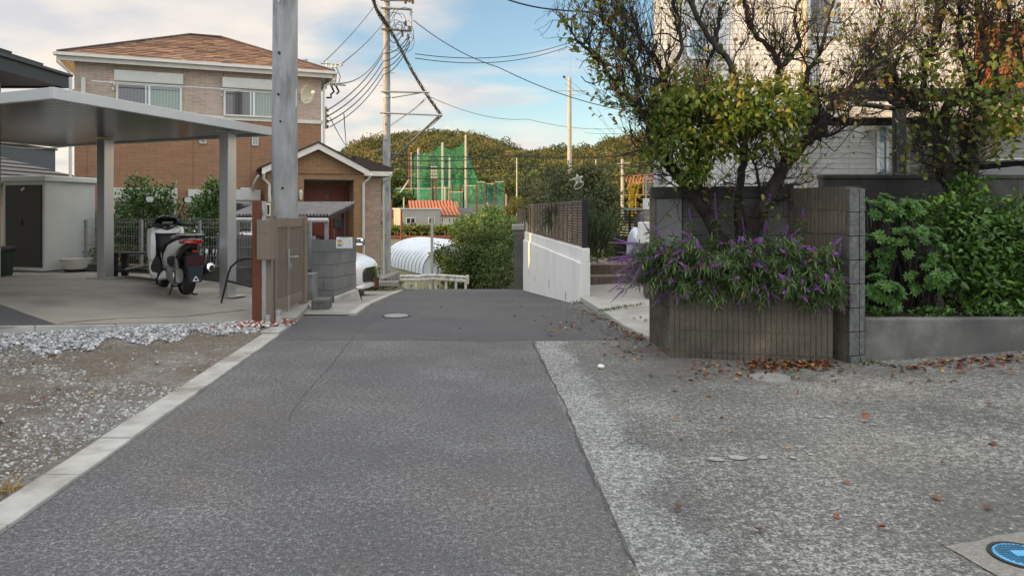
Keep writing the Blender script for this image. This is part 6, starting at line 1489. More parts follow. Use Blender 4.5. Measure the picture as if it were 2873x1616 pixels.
# roller shutter window
a, zt_ = wp_(2545, 352); b, zb6 = wp_(2760, 560); e_ = empty('shuttered_window'); e_.parent = WH
mb = MB(); mb.box(a - .09, a, -.09, -.002, zb6, zt_ + .06); mb.box(b, b + .09, -.09, -.002, zb6, zt_ + .06); mb.box(a, b, -.09, -.002, zt_ - .02, zt_ + .06); mb.build('frame', MT['cream_render'], e_)
mb = MB(); z = zb6
while z < zt_ - .03: mb.box(a + .001, b - .001, -.05, -.004, z + .004, z + .052); z += .056
mb.build('shutter_slats', MT['concrete_lt'], e_, bevel=.006)
mb = MB(); x, z = wp_(2257, 400); mb.tube([(x, -.06, -.2), (x, -.06, 8.3)], .042, 12); mb.build('downpipe', MT['cream_render'], WH, smooth=True)
mb = MB(); x, z = wp_(2434, 362); mb.box(x - .08, x + .08, -.12, -.002, z - .05, z + .06); mb.build('vent_hood', MT['cream_render'], WH, bevel=.01)
mb = MB(); x, z1_ = wp_(2790, 62, .5); _, z0_ = wp_(2790, 255, .5); mb.box(x, x + 2.2, -.5, -.002, z0_, z1_); mb.build('terracotta_bay', MT['terracotta'], WH)
# side louvres at the left corner
mb = MB()
for k in range(9):
    x, z = wp_(1815, 478 + k * 7, .6); mb.box(x, x + .26, -.62, -.60, z - .008, z + .008)
x0_, z_ = wp_(1850, 474, .6); mb.box(x0_ - .02, x0_ + .02, -.64, -.6, .9, z_); mb.box(x0_ - .25, x0_ - .22, -.64, -.6, .9, z_ - .1); mb.build('balcony_rail', MT['galv'], WH)

# dark carport of the white house
DC = empty('dark_carport', (4.0, 9.9, .6), 0, 'black carport frame in front of the white house', 'carport')
zb7 = px(0, 285, 10).z - .6; zt7 = px(0, 251, 10).z - .6; xl = px(2325, 0, 10).x - 4
mb = MB(); mb.box(xl, 7, 0, .12, zb7, zt7); mb.build('front_beam', MT['black_metal'], DC, bevel=.008)
mb = MB(); mb.box(xl + .1, 7, 2.3, 2.4, zb7 - .07, zb7 + .06); mb.build('rear_beam', MT['black_metal'], DC)
for k in range(8):
    mb = MB(); x = xl + .15 + k * .9; mb.hexa([(x, .121, zb7 + .05), (x + .05, .121, zb7 + .05), (x + .05, 2.299, zb7 + .40), (x, 2.299, zb7 + .40), (x, .121, zb7 + .1), (x + .05, .121, zb7 + .1), (x + .05, 2.299, zb7 + .45), (x, 2.299, zb7 + .45)]); mb.build('rafter', MT['black_metal'], DC)
mb = MB(); mb.hexa([(xl + .05, .121, zb7 + .12), (7, .121, zb7 + .12), (7, 2.5, zb7 + .50), (xl + .05, 2.5, zb7 + .50), (xl + .05, .121, zb7 + .13), (7, .121, zb7 + .13), (7, 2.5, zb7 + .51), (xl + .05, 2.5, zb7 + .51)]); mb.build('roof_sheet', mat('smoke_sheet', (.06, .05, .045), (.05, .042, .04), 3, .35), DC)
xp = px(2497, 0, 10).x - 4; xq = px(2534, 0, 10).x - 4
mb = MB(); mb.box(xp + .03, xq, .01, .11, 0, zb7 - .001); mb.build('post', MT['black_metal'], DC, bevel=.006)
mb = MB(); mb.tube([(xl + .3, -.05, zb7 - .05), (xp - .02, -.05, zb7 - .12), (xp - .0, -.05, zb7 - .2), (xp + .0, -.05, 0)], .035, 10); mb.build('downpipe', MT['black_metal'], DC, smooth=True)
mb = MB(); mb.box(6.6, 6.75, .01, .11, 0, zb7 - .001); mb.build('post', MT['black_metal'], DC)
make_car((5.05, 11.5, .62), R(178), 'silver-white car roof showing over the dark block wall', H=1.56)
# ================================================================ TREES
def poly_smooth(pts, k=4):
    out = []
    P = [Vector(p) for p in pts]
    for i in range(len(P) - 1):
        p0, p1, p2, p3 = P[max(0, i - 1)], P[i], P[i + 1], P[min(len(P) - 1, i + 2)]
        for j in range(k):
            t = j / k; out.append(.5 * ((2 * p1) + (-p0 + p2) * t + (2 * p0 - 5 * p1 + 4 * p2 - p3) * t * t + (-p0 + 3 * p1 - 3 * p2 + p3) * t ** 3))
    out.append(P[-1]); return out
def plum_tree(name, label, Y0, limbs, nsec, ntw, seed, centre, bounds, leaf_fn, trunk_scale=1.0):
    """limbs: list of (list of (px,py,dY), r0, r1); secondary gnarled branches and upright twigs grow from them"""
    rr = random.Random(seed); RS = trunk_scale; T = empty(name, (0, 0, 0), 0, label, 'tree', 'two gnarled trees above the right walls')
    trunk = MB(); br = MB(); tw = MB(); segs = []
    for pts, r0, r1 in limbs:
        W_ = [px(x, y, Y0 + d) for x, y, d in pts]; S_ = poly_smooth(W_, 5); n = len(S_)
        for i in range(1, n - 1): S_[i] = S_[i] + Vector((rr.uniform(-1, 1), rr.uniform(-1, 1), rr.uniform(-1, 1))) * (.010 + .006)
        rad = [RS * (r0 + (r1 - r0) * (i / (n - 1)) ** .8) * (1 + rr.uniform(-.08, .08)) for i in range(n)]
        (trunk if r0 > .03 else br).tube(S_, rad, 9)
        for i in range(n - 1): segs.append((S_[i], S_[i + 1], rad[i], i / n))
    cen = Vector(centre)
    def grow(p, d, L, r, steps, wig, upb, mbx, sides):
        pts = [p.copy()]; rs = [r]; d = d.normalized()
        for i in range(steps):
            d = (d + Vector((rr.gauss(0, wig), rr.gauss(0, wig), rr.gauss(0, wig) + upb))).normalized()
            p = p + d * (L / steps); pts.append(p.copy()); rs.append(max(.0016, r * (1 - .62 * (i + 1) / steps)))
        mbx.tube(pts, rs, sides, cap=False); return pts, rs, d
    nodes = []
    cand = [s for s in segs if s[3] > .25 or s[2] < .03]
    lv = []
    for i in range(nsec):
        a, b, r, t = rr.choice(cand); p = a.lerp(b, rr.random()); ax = (b - a).normalized()
        out = (p - cen); out.y *= .8; out = out.normalized()
        d = ax * .5 + out * .5 + Vector((rr.gauss(0, .7), rr.gauss(0, .9), rr.gauss(0, .4) + .45))
        L = rr.uniform(.18, .62); pts, rs, dd = grow(p, d, L, min(r * .5, rr.uniform(.006, .014)), 7, .38, .10, br, 5)
        if bounds(pts[-1]): nodes += [(pts[k], pts[k + 1] - pts[k], rs[k]) for k in range(2, 7)]
        # forks
        for q in range(rr.randint(0, 2)):
            k = rr.randint(2, 5); p2, r2, _ = grow(pts[k], (pts[k + 1] - pts[k]) + Vector((rr.gauss(0, .02), rr.gauss(0, .04), .02 + rr.gauss(0, .02))), L * .8, rs[k] * .7, 6, .35, .12, br, 4)
            if bounds(p2[-1]): nodes += [(p2[j], p2[j + 1] - p2[j], r2[j]) for j in range(1, 6)]
    for i in range(ntw):
        p, ax, r = rr.choice(nodes); out = (p - cen).normalized()
        d = ax.normalized() * .5 + out * .35 + Vector((rr.gauss(0, .45), rr.gauss(0, .5), .75 + rr.gauss(0, .35)))
        L = rr.uniform(.16, .62); pts, rs, _ = grow(p, d, L, min(r * .7, rr.uniform(.0020, .0042)), 5, .16, .05, tw, 3)
        for k in range(1, 6): lv.append((pts[k], (pts[k] - pts[k - 1]).normalized()))
    trunk.build('trunk', MT['bark'], T, smooth=70); br.build('branches', MT['bark'], T, smooth=70); tw.build('twigs', MT['twig'], T)
    lf = LF(); rng = np.random.default_rng(seed); leaf_fn(lf, rng, rr, lv, nodes, segs); lf.build('leaves', MT['leaf_apricot'], T)
    return T
def put_leaves(lf, rng, P, tints, L=(.042, .068), up=-.2, W_=.66, droop=.25):
    P = np.array(P); n = len(P)
    if n == 0: return
    D = rdir(rng, n) * np.array([1, 1, .6]) + np.array([0, 0, up]); l = L[0] + (L[1] - L[0]) * rng.random(n)
    lf.leaves(P, D, rdir(rng, n) + np.array([0, 0, .9]), l, l * (W_ - .1 + .2 * rng.random(n)), np.asarray(tints), fold=.14, droop=droop)
limA = [
 ([(2050, 830, .0), (2032, 700, .0), (1985, 600, -.05), (1932, 535, -.05), (1893, 480, 0), (1858, 440, .0), (1836, 400, .05), (1828, 340, .1), (1838, 290, .1)], .062, .035),
 ([(2060, 830, .05), (2078, 690, .05), (2072, 570, .1), (2082, 480, .15), (2085, 400, .15), (2075, 300, .2), (2058, 200, .2), (1990, 100, .2), (1932, 0, .25), (1900, -60, .3)], .050, .018),
 ([(2075, 830, -.05), (2098, 690, -.05), (2150, 565, -.1), (2203, 465, -.1), (2268, 392, -.1), (2300, 372, -.1), (2312, 345, -.1)], .075, .04),
 ([(2312, 350, -.1), (2330, 300, -.1), (2400, 235, -.15), (2480, 165, -.2), (2545, 90, -.2)], .026, .010),
 ([(2310, 350, -.1), (2275, 300, -.05), (2262, 225, 0), (2298, 150, 0), (2325, 60, .05), (2345, -40, .1)], .030, .012),
 ([(1838, 290, .1), (1842, 235, .1), (1885, 190, .1), (1912, 130, .15), (1905, 60, .2), (1880, -30, .2)], .030, .012),
 ([(1836, 400, .05), (1800, 310, .0), (1740, 255, -.05), (1690, 190, -.05), (1645, 140, -.1), (1605, 90, -.1), (1582, 45, -.1)], .028, .007),
 ([(1832, 340, .05), (1790, 280, .1), (1790, 215, .1), (1750, 150, .15), (1700, 60, .2), (1665, -40, .2)], .030, .010),
 ([(1842, 300, .1), (1865, 250, .2), (1850, 190, .25), (1800, 120, .3), (1770, 20, .3)], .026, .010),
 ([(2085, 400, .15), (2140, 330, .2), (2180, 240, .2), (2182, 170, .2), (2130, 110, .25), (2095, 40, .3), (2080, -40, .3)], .034, .014),
 ([(2182, 200, .2), (2240, 130, .25), (2230, 60, .3), (2250, -30, .3)], .024, .010),
 ([(2085, 430, .15), (2030, 380, .3), (1990, 300, .45), (1975, 210, .5), (2010, 120, .5), (2020, 20, .5)], .030, .012),
 ([(1930, 540, -.05), (1960, 480, -.2), (1950, 420, -.3), (1985, 350, -.4), (1990, 290, -.45)], .020, .008),
 ([(2203, 465, -.1), (2180, 400, -.2), (2150, 330, -.3), (2160, 260, -.35)], .022, .008),
 ([(2268, 392, -.1), (2330, 380, -.2), (2400, 330, -.3), (2440, 260, -.3)], .014, .005),
 ([(1985, 600, -.05), (1965, 520, -.15), (1900, 470, -.25), (1880, 400, -.3)], .014, .005),
 ([(2150, 565, -.1), (2120, 480, -.25), (2100, 420, -.35), (2060, 350, -.4)], .016, .006)]
cA = px(2060, 330, 7.3)
def leafA(lf, rng, rr, lv, nodes, segs):
    # dense green skirt low in the crown
    P = []; T_ = []; g0 = px(2050, 335, 6.95)
    for c, r, n in ((px(2080, 330, 6.9), (.62, .35, .40), 3000), (px(1920, 360, 6.95), (.34, .3, .44), 1300), (px(2010, 250, 7.0), (.45, .35, .22), 480), (px(2200, 290, 6.85), (.32, .3, .32), 650), (px(2230, 430, 7.0), (.12, .2, .16), 60), (px(1940, 470, 6.95), (.20, .2, .20), 300), (px(1870, 300, 7.05), (.22, .25, .30), 420), (px(1960, 210, 7.2), (.4, .3, .2), 260), (px(1830, 420, 7.1), (.14, .2, .2), 160)):
        for _ in range(n):
            d = Vector((rr.gauss(0, 1), rr.gauss(0, 1), rr.gauss(0, 1))).normalized() * rr.random() ** .45
            p = c + Vector((d.x * r[0], d.y * r[1], d.z * r[2]))
            if mnoise.noise(p * 3.2) < -.22: continue
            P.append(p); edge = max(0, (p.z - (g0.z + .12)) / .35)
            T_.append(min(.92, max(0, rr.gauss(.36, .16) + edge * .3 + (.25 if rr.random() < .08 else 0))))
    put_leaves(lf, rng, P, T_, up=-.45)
    P = []; T_ = []
    for p, d in rr.sample(lv, min(len(lv), 5200)):
        q = .20 + .22 * (p.x > px(2280, 0, 7.3).x) + (.6 if p.x < px(1760, 0, 7.2).x else 0)
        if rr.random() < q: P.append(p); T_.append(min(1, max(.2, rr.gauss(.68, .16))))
    for a, b, r, t in segs:       # leafy left-hand shoot
        if r < .03 and a.x < px(1800, 0, 7.2).x:
            for _ in range(9):
                P.append(a.lerp(b, rr.random()) + Vector((rr.gauss(0, .06), rr.gauss(0, .06), rr.gauss(0, .06) - .03))); T_.append(rr.uniform(.35, .85))
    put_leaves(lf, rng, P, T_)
def bA(p): return p.x > px(1640, 0, p.y).x
plum_tree('plum_tree', 'gnarled leafy tree growing out of the sage planter', 7.3, limA, 390, 3700, 12, cA, bA, leafA, 1.15)
limB = [
 ([(2700, 760, 0), (2672, 545, 0), (2650, 490, 0), (2652, 450, 0), (2626, 388, 0), (2648, 348, 0)], .085, .055),
 ([(2648, 350, 0), (2600, 318, -.05), (2567, 300, -.1), (2530, 265, -.1), (2510, 200, -.1), (2530, 130, 0)], .040, .012),
 ([(2648, 350, 0), (2656, 301, 0), (2712, 268, .05), (2753, 216, .05), (2764, 127, .1), (2745, 40, .1), (2760, -40, .1)], .048, .014),
 ([(2600, 318, -.05), (2590, 240, .1), (2600, 160, .2), (2640, 80, .2), (2650, -30, .2)], .030, .010),
 ([(2735, 760, .2), (2722, 483, .2), (2722, 417, .2), (2700, 380, .2), (2740, 330, .2), (2807, 268, .2), (2861, 193, .2), (2850, 100, .2)], .085, .02),
 ([(2740, 335, .2), (2730, 250, .3), (2700, 160, .4), (2690, 60, .4), (2700, -30, .4)], .035, .012),
 ([(2807, 268, .2), (2790, 180, .3), (2830, 90, .3), (2820, 0, .3)], .028, .010),
 ([(2861, 193, .2), (2920, 130, .2), (2950, 40, .2)], .030, .012),
 ([(2567, 300, -.1), (2500, 290, -.2), (2450, 230, -.2), (2440, 150, -.1), (2470, 60, 0), (2460, -30, 0)], .018, .007),
 ([(2640, 430, 0), (2590, 440, -.2), (2600, 470, -.25)], .012, .005)]
def leafB(lf, rng, rr, lv, nodes, segs):
    P = []; T_ = []
    for p, d in rr.sample(lv, min(len(lv), 6500)):
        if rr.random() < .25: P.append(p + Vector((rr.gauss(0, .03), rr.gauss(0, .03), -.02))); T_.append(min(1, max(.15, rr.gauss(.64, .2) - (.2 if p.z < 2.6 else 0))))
    for c, r, n in ((px(2600, 250, 7.9), (.35, .3, .22), 120), (px(2810, 330, 7.8), (.30, .3, .3), 380), (px(2600, 180, 7.9), (.4, .4, .3), 200), (px(2850, 250, 7.8), (.3, .3, .4), 280)):
        for _ in range(n):
            d = Vector((rr.gauss(0, .6), rr.gauss(0, .6), rr.gauss(0, .6))); P.append(c + Vector((d.x * r[0], d.y * r[1], d.z * r[2]))); T_.append(min(.95, max(0, rr.gauss(.45, .2))))
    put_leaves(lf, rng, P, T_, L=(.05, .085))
plum_tree('plum_tree', 'second gnarled tree rising behind the glossy shrubs at far right', 8.1, limB, 300, 3500, 31, px(2690, 300, 8.2), bA, leafB, 1.3)

# ================================================================ SAGE in the planter
def sage():
    rr = random.Random(5); rng = np.random.default_rng(5)
    E = empty('purple_sage', (0, 0, 0), 0, 'bushy sage with purple flower spikes spilling over the ribbed planter', 'shrub')
    st = MB(); lf = LF(); fl = LF()
    P = []; D = []; U = []; L = []; W_ = []; T_ = []
    fP = []; fD = []; fU = []; fL = []; fT = []
    def stem(p0, dirh, reach, h, drop, flower, leafy=1.0):
        pts = []; n = 12
        for i in range(n + 1):
            t = i / n; pts.append(Vector((p0[0] + dirh[0] * reach * t, p0[1] + dirh[1] * reach * t, p0[2] + h * (1 - (1 - t) ** 1.7) - drop * t ** 2.4)) + Vector((rr.gauss(0, .006), rr.gauss(0, .006), rr.gauss(0, .004))))
        st.tube(pts, [.0045 - .003 * i / n for i in range(n + 1)], 4, cap=False)
        for i in range(1, n + (0 if flower else 1)):
            if rr.random() > leafy: continue
            a = pts[i]; ax = (pts[i] - pts[i - 1]).normalized(); side = ax.cross(Vector((0, 0, 1)));
            if side.length < .1: side = Vector((1, 0, 0))
            side.normalize(); ang0 = (i % 2) * 1.57 + rr.uniform(-.4, .4)
            for s_ in (1, -1, .5, -.5) if i > 2 else (1, -1):
                d = (side * math.cos(ang0) + ax.cross(side) * math.sin(ang0)) * (1 if s_ > 0 else -1)
                if abs(s_) < 1: d = ax.cross(d)
                d = d * .8 + ax * .45 + Vector((0, 0, .05)); k = .6 + .4 * math.sin(min(1, (1.15 - i / n) * 2.2) * 1.57)
                P.append(a); D.append(d); U.append((0, 0, 1)); L.append(rr.uniform(.055, .10) * k); W_.append(rr.uniform(.009, .015)); T_.append(min(1, max(0, rr.gauss(.42, .2) - .12 * (1 - i / n) + (.5 if rr.random() < .015 else 0))))
        if flower:
            a = pts[-2]; ax = (pts[-1] - pts[-3]).normalized(); ax = (ax + Vector((0, 0, rr.uniform(.1, .7)))).normalized(); Ls = rr.uniform(.08, .17) if flower == 1 else rr.uniform(.18, .32)
            q = ax.orthogonal().normalized(); w = ax.cross(q); sp = [a + ax * Ls * t + Vector((0, 0, -.0)) * t for t in (0, .5, 1)]; st.tube(sp, [.003, .003, .002], 4, cap=False)
            m = int(Ls / .0036)
            for k in range(m):
                t = k / m; an = k * 2.4; out_ = q * math.cos(an) + w * math.sin(an); b = a + ax * Ls * t; sz = .027 * (1 - t * .6)
                fP.append(b); fD.append(out_ * .8 + ax * .6); fU.append(tuple(ax)); fL.append(sz); fT.append(min(1, max(0, .25 + .55 * t + rr.gauss(0, .18))))
    for i in range(430):
        x = rr.uniform(1.5, 2.9); y0 = 6.85 - (x - 1.475) * .237; y = y0 + rr.uniform(.0, .45)
        ang = rr.gauss(-1.57, .9); 
        if x < 1.9: ang = rr.gauss(-2.5, .6)
        stem((x, y, .58), (math.cos(ang), math.sin(ang)), rr.uniform(.06, .34), rr.uniform(.20, .60), rr.uniform(.0, .28), 1 if rr.random() < .58 else 0)
    for i in range(75):      # long shoots leaning out left over the drive
        y = rr.uniform(6.9, 7.5); ang = rr.gauss(3.05, .35); stem((rr.uniform(1.5, 1.8), y, .6), (math.cos(ang), math.sin(ang)), rr.uniform(.22, .50), rr.uniform(.28, .60), rr.uniform(.15, .40), 2 if rr.random() < .7 else 0)
    for i in range(75):     # front fringe hanging over the rim
        x = rr.uniform(1.55, 2.95); y0 = 6.85 - (x - 1.475) * .237; stem((x, y0 + .08, .6), (rr.gauss(0, .3), -1), rr.uniform(.08, .20), rr.uniform(.08, .2), rr.uniform(.06, .20), 1 if rr.random() < .25 else 0)
    # tall solitary shoots against the wall on the right
    for (x, y, h, f) in ((2.40, 6.86, .88, 1), (2.68, 6.82, .72, 1), (2.15, 7.15, 1.0, 1), (2.95 - .05, 6.58, .35, 1), (1.72, 7.1, .7, 1), (1.95, 7.0, .72, 2)):
        stem((x, y, .58), (.1, -.3), .12, h, .0, f, 1)
    st.build('stems', MT['leaf_sage'] if False else mat('sage_stem', (.07, .10, .05), (.09, .08, .06), 9, .8), E)
    lf.leaves(P, D, U, np.array(L), np.array(W_), np.array(T_), fold=.1, droop=.45); lf.build('leaves', MT['leaf_sage'], E)
    fl.leaves(fP, fD, fU, np.array(fL), np.array(fL) * .45, np.array(fT), fold=.2, droop=.0); fl.build('flowers', MT['petal'], E)
sage()

# ================================================================ SHRUBS
GRP = {'garden_bush': 'bushes around the left and right gardens', 'roadside_bush': 'bushes at the end of the road', 'far_tree': 'far trees below the hill'}
def shrub(name, label, blobs, n, L, W_, m, seed, tint=(0, 1), cat='shrub', stems=None, group=None, up=.3, shell=.5, droop=.15):
    rng = np.random.default_rng(seed); E = empty(name, (blobs[0][0], blobs[0][1], 0), 0, label, cat, group)
    off = np.array([blobs[0][0], blobs[0][1], 0]); bl = [tuple(np.array(b[:3]) - off) + tuple(b[3:]) for b in blobs]
    lf = LF(); cloud_leaves(lf, rng, bl, n, L, W_, tint, up=up, shell=shell, droop=droop); lf.build('foliage', MT[m], E)
    if stems is not None:
        mb = MB(); rr = random.Random(seed)
        for b in bl:
            for k in range(stems[1]):
                p0 = Vector((b[0] * .5 + rr.gauss(0, .08), b[1] + rr.gauss(0, .05), stems[0])); p1 = Vector((b[0] + rr.gauss(0, b[3] * .45), b[1] + rr.gauss(0, b[4] * .4), b[2] + rr.gauss(0, b[5] * .4)))
                mid = p0.lerp(p1, .5) + Vector((rr.gauss(0, .05), rr.gauss(0, .05), .03)); mb.tube([p0, mid, p1], [stems[2], stems[2] * .7, stems[2] * .3], 5, cap=False)
        mb.build('stems', MT['bark'], E)
    return E
def pb(x, y, Y, rx, ry, dy):      # blob from photo centre and radii in photo pixels, with real depth
    c = px(x, y, Y); k = Y / F; return (c.x, c.y, c.z, rx * k, dy, ry * k)
# rosette shrub
def rosettes():
    rr = random.Random(9); rng = np.random.default_rng(9); E = empty('rosette_shrub', (3.5, 7.5, .36), 0, 'glossy shrub with whorled leaf rosettes right of the ribbed wall', 'shrub')
    lf = LF(); mb = MB(); cl = [pb(2450, 590, 7.5, 80, 55, .3), pb(2480, 690, 7.3, 95, 80, .35), pb(2560, 700, 7.25, 100, 90, .35), pb(2600, 780, 7.2, 100, 60, .35), pb(2470, 820, 7.15, 70, 60, .25), pb(2530, 590, 7.5, 60, 40, .25)]
    P = []; D = []; U = []; L = []; T_ = []
    for b in cl:
        for k in range(34):
            d = Vector((rr.gauss(0, 1), rr.gauss(-.5, .8), rr.gauss(.2, .8))).normalized() * (rr.uniform(.55, 1.0)); c = Vector((b[0] + d.x * b[3], b[1] + d.y * b[4], b[2] + d.z * b[5]))
            ax = (d * .8 + Vector((0, -.35, .55)) + Vector((rr.gauss(0, .2), rr.gauss(0, .2), 0))).normalized(); q = ax.orthogonal().normalized(); w = ax.cross(q); nl = rr.randint(8, 12); t0 = rr.uniform(.15, .75)
            mb.tube([Vector((b[0] + rr.gauss(0, .05), b[1] + .05, .36)), c.lerp(Vector((b[0], b[1], b[2])), .4), c], [.009, .006, .003], 4, cap=False)
            for j in range(nl * 2):
                an = 6.283 * j / nl + rr.uniform(-.15, .15) + (j // nl) * .3; o_ = q * math.cos(an) + w * math.sin(an); li = .35 if j < nl else .9
                P.append(c); D.append(o_ + ax * li); U.append(tuple(ax)); L.append(rr.uniform(.055, .08) * (1 if j < nl else .65)); T_.append(min(1, max(0, t0 + rr.gauss(0, .12) + (.12 if j >= nl else 0))))
    o3 = Vector((3.5, 7.5, .36)); P = [Vector(p) - o3 for p in P]
    lf.leaves(P, D, U, np.array(L), np.array(L) * .34, np.array(T_), fold=.12, droop=.12); lf.build('leaves', MT['leaf_tobira'], E); s = mb.build('stems', MT['bark'], E); s.location = -o3
rosettes()
shrub('broadleaf_shrub', 'dense bright green broad-leaved shrub filling the right bed', [pb(2720, 620, 7.55, 110, 90, .4), pb(2640, 600, 7.6, 70, 60, .3), pb(2720, 540, 7.7, 50, 60, .25), pb(2800, 690, 7.4, 120, 110, .45), pb(2700, 740, 7.3, 110, 100, .4), pb(2860, 640, 7.5, 90, 100, .4), pb(2880, 780, 7.3, 110, 90, .4), pb(2780, 820, 7.15, 120, 60, .3), pb(3000, 700, 7.5, 130, 140, .5)], 7000, .072, .036, 'leaf_broad', 12, (0, 1), stems=(.36, 5, .012), shell=.5, droop=.3)
shrub('fern_clump', 'low dark ground foliage under the right shrubs', [pb(2440, 880, 7.0, 60, 18, .12), pb(2620, 880, 7.0, 70, 18, .12), pb(2800, 870, 7.0, 90, 20, .15)], 700, .045, .02, 'leaf_tobira', 13, (.1, .9))
# citrus shrubs behind the mesh fence
shrub('garden_bush', 'tall leafy green bush behind the mesh fence, left of the scooter', [pb(385, 600, 14.0, 60, 60, .5), pb(430, 560, 14.0, 45, 45, .4), pb(385, 530, 14.0, 28, 38, .3), pb(345, 640, 14.0, 50, 60, .4), pb(470, 620, 14.0, 45, 60, .4), pb(400, 700, 14, 90, 60, .4), pb(480, 535, 14.0, 10, 24, .15)], 5200, .085, .034, 'leaf_citrus', 14, (0, 1), stems=(.0, 5, .012))
shrub('garden_bush', 'leafy green bush beside the right carport post, behind the fence', [pb(570, 590, 14.2, 42, 50, .4), pb(595, 540, 14.2, 28, 40, .3), pb(610, 530, 14.2, 18, 22, .2), pb(555, 650, 14.2, 55, 50, .4), pb(600, 620, 14.2, 40, 60, .4)], 2800, .085, .034, 'leaf_citrus', 15, (0, 1), stems=(.0, 4, .012))
shrub('garden_bush', 'low bush glimpsed between the shed and the left carport post', [pb(255, 690, 14.6, 35, 70, .3), pb(268, 610, 14.6, 18, 22, .2)], 900, .07, .03, 'leaf_citrus', 16, (0, .8), stems=(.0, 4, .01))
shrub('garden_bush', 'dark hedge seen through the lower mesh of the fence', [pb(330, 720, 13.6, 90, 45, .25), pb(470, 710, 13.6, 90, 50, .25), pb(640, 640, 13.9, 60, 22, .25)], 2600, .06, .026, 'leaf_dark', 17, (0, .8))
# rosemary over and behind the louvre fence
def rosemary(name, label, c, r, n, seed, bias, L=.3):
    rr = random.Random(seed); E = empty(name, c, 0, label, 'shrub'); lf = LF(); mb = MB(); P = []; D = []; T_ = []
    for i in range(n):
        a = rr.uniform(0, 6.28); p = Vector((r[0] * math.cos(a) * rr.random() ** .5, r[1] * math.sin(a) * rr.random() ** .5, rr.uniform(-r[2], r[2] * .5))); d = Vector((math.cos(a) * .35, math.sin(a) * .35, 1)).normalized() + Vector(bias); d = d.normalized()
        l = L * rr.uniform(.5, 1.1); q = p + d * l * .5 + Vector((rr.gauss(0, .02), rr.gauss(0, .02), 0)); e_ = p + d * l + Vector((rr.gauss(0, .04), rr.gauss(0, .04), 0)); mb.tube([p, q, e_], [.004, .003, .002], 3, cap=False); t0 = rr.uniform(0, .6)
        for k in range(int(l / .010)):
            t = k * .010 / l; b = p.lerp(e_, t); P.append(b); D.append(Vector((rr.gauss(0, 1), rr.gauss(0, 1), .3)).normalized() + d * .9); T_.append(min(1, t0 + t * .4))
    lf.leaves(P, D, rdir(np.random.default_rng(seed), len(P)), .026, .0045, np.array(T_)); lf.build('needles', MT['leaf_rosemary'], E); mb.build('stems', MT['twig'], E)
c = px(1672, 640, 12.3); rosemary('rosemary_bush', 'feathery dark green rosemary bush right of the louvre fence end', (c.x, 12.5, c.z - .1), (.24, .3, .3), 330, 3, (.12, 0, .1), .34)
c = px(1600, 575, 13.8); rosemary('rosemary_bush', 'rosemary sprigs rising behind the middle of the louvre fence', (c.x + .05, 13.9, c.z - .15), (.42, .35, .1), 170, 4, (0, 0, .3), .34)
c = px(1545, 600, 14.2); rosemary('trailing_rosemary', 'rosemary trailing over the louvre fence onto the white wall', (c.x - .02, 14.1, c.z + .02), (.04, .10, .26), 80, 6, (-.35, -.15, -1.3), .24)
shrub('olive_tree', 'grey-green olive tree behind the louvre fence, carrying the star', [pb(1600, 540, 17, 80, 60, .7), pb(1530, 560, 20, 50, 60, .6), pb(1680, 560, 15.4, 60, 70, .6), pb(1560, 490, 18, 45, 35, .4), pb(1650, 495, 15.6, 50, 40, .4), pb(1485, 525, 23, 28, 40, .4), pb(1490, 590, 23, 36, 40, .4), pb(1710, 620, 15.0, 40, 60, .4), pb(1650, 620, 15.4, 80, 50, .5)], 22000, .085, .026, 'leaf_olive', 18, (0, 1), 'tree', stems=(.2, 6, .02), shell=.35)
shrub('garden_bush', 'dark leafy bush at the foot of the garden beside the trough', [pb(1720, 650, 13.9, 36, 42, .3), pb(1690, 700, 12.9, 45, 22, .3), pb(1665, 722, 12.6, 26, 16, .15)], 1900, .035, .016, 'leaf_dark', 19, (.1, .9))
shrub('yellow_bush', 'small sunlit yellow-green bush left of the olive tree', [pb(1452, 575, 24, 26, 24, .4), pb(1440, 590, 24, 28, 16, .4), pb(1470, 600, 24, 20, 18, .3)], 1500, .07, .035, 'leaf_yellow', 20, (0, .8))
# star ornament of white wire tubes
SX = px(1622, 503, 14.9); ST = empty('star_ornament', SX, R(-8), 'white wire star ornament hung in the olive tree', 'ornament')
mb = MB(); pts = [(.11 * (1 if i % 2 == 0 else .42) * math.cos(R(90 + 36 * i + 14)), 0, .11 * (1 if i % 2 == 0 else .42) * math.sin(R(90 + 36 * i + 14))) for i in range(10)]
for i in range(10): mb.tube([pts[i], pts[(i + 1) % 10]], .008, 6)
for i in range(0, 10, 2): mb.tube([(0, -.02, 0), pts[i]], .005, 5)
mb.build('star_frame', MT['white_paint'], ST)
mb = MB(); mb.tube([(-.02, 0, -.06), (-.08, 0, -.16), (-.05, 0, -.21), (.05, 0, -.17), (.11, 0, -.11), (.1, 0, -.04)], .007, 6); mb.tube([(-.10, 0, .0), (-.17, 0, -.02)], .008, 6); mb.build('tail_loop', MT['white_paint'], ST)
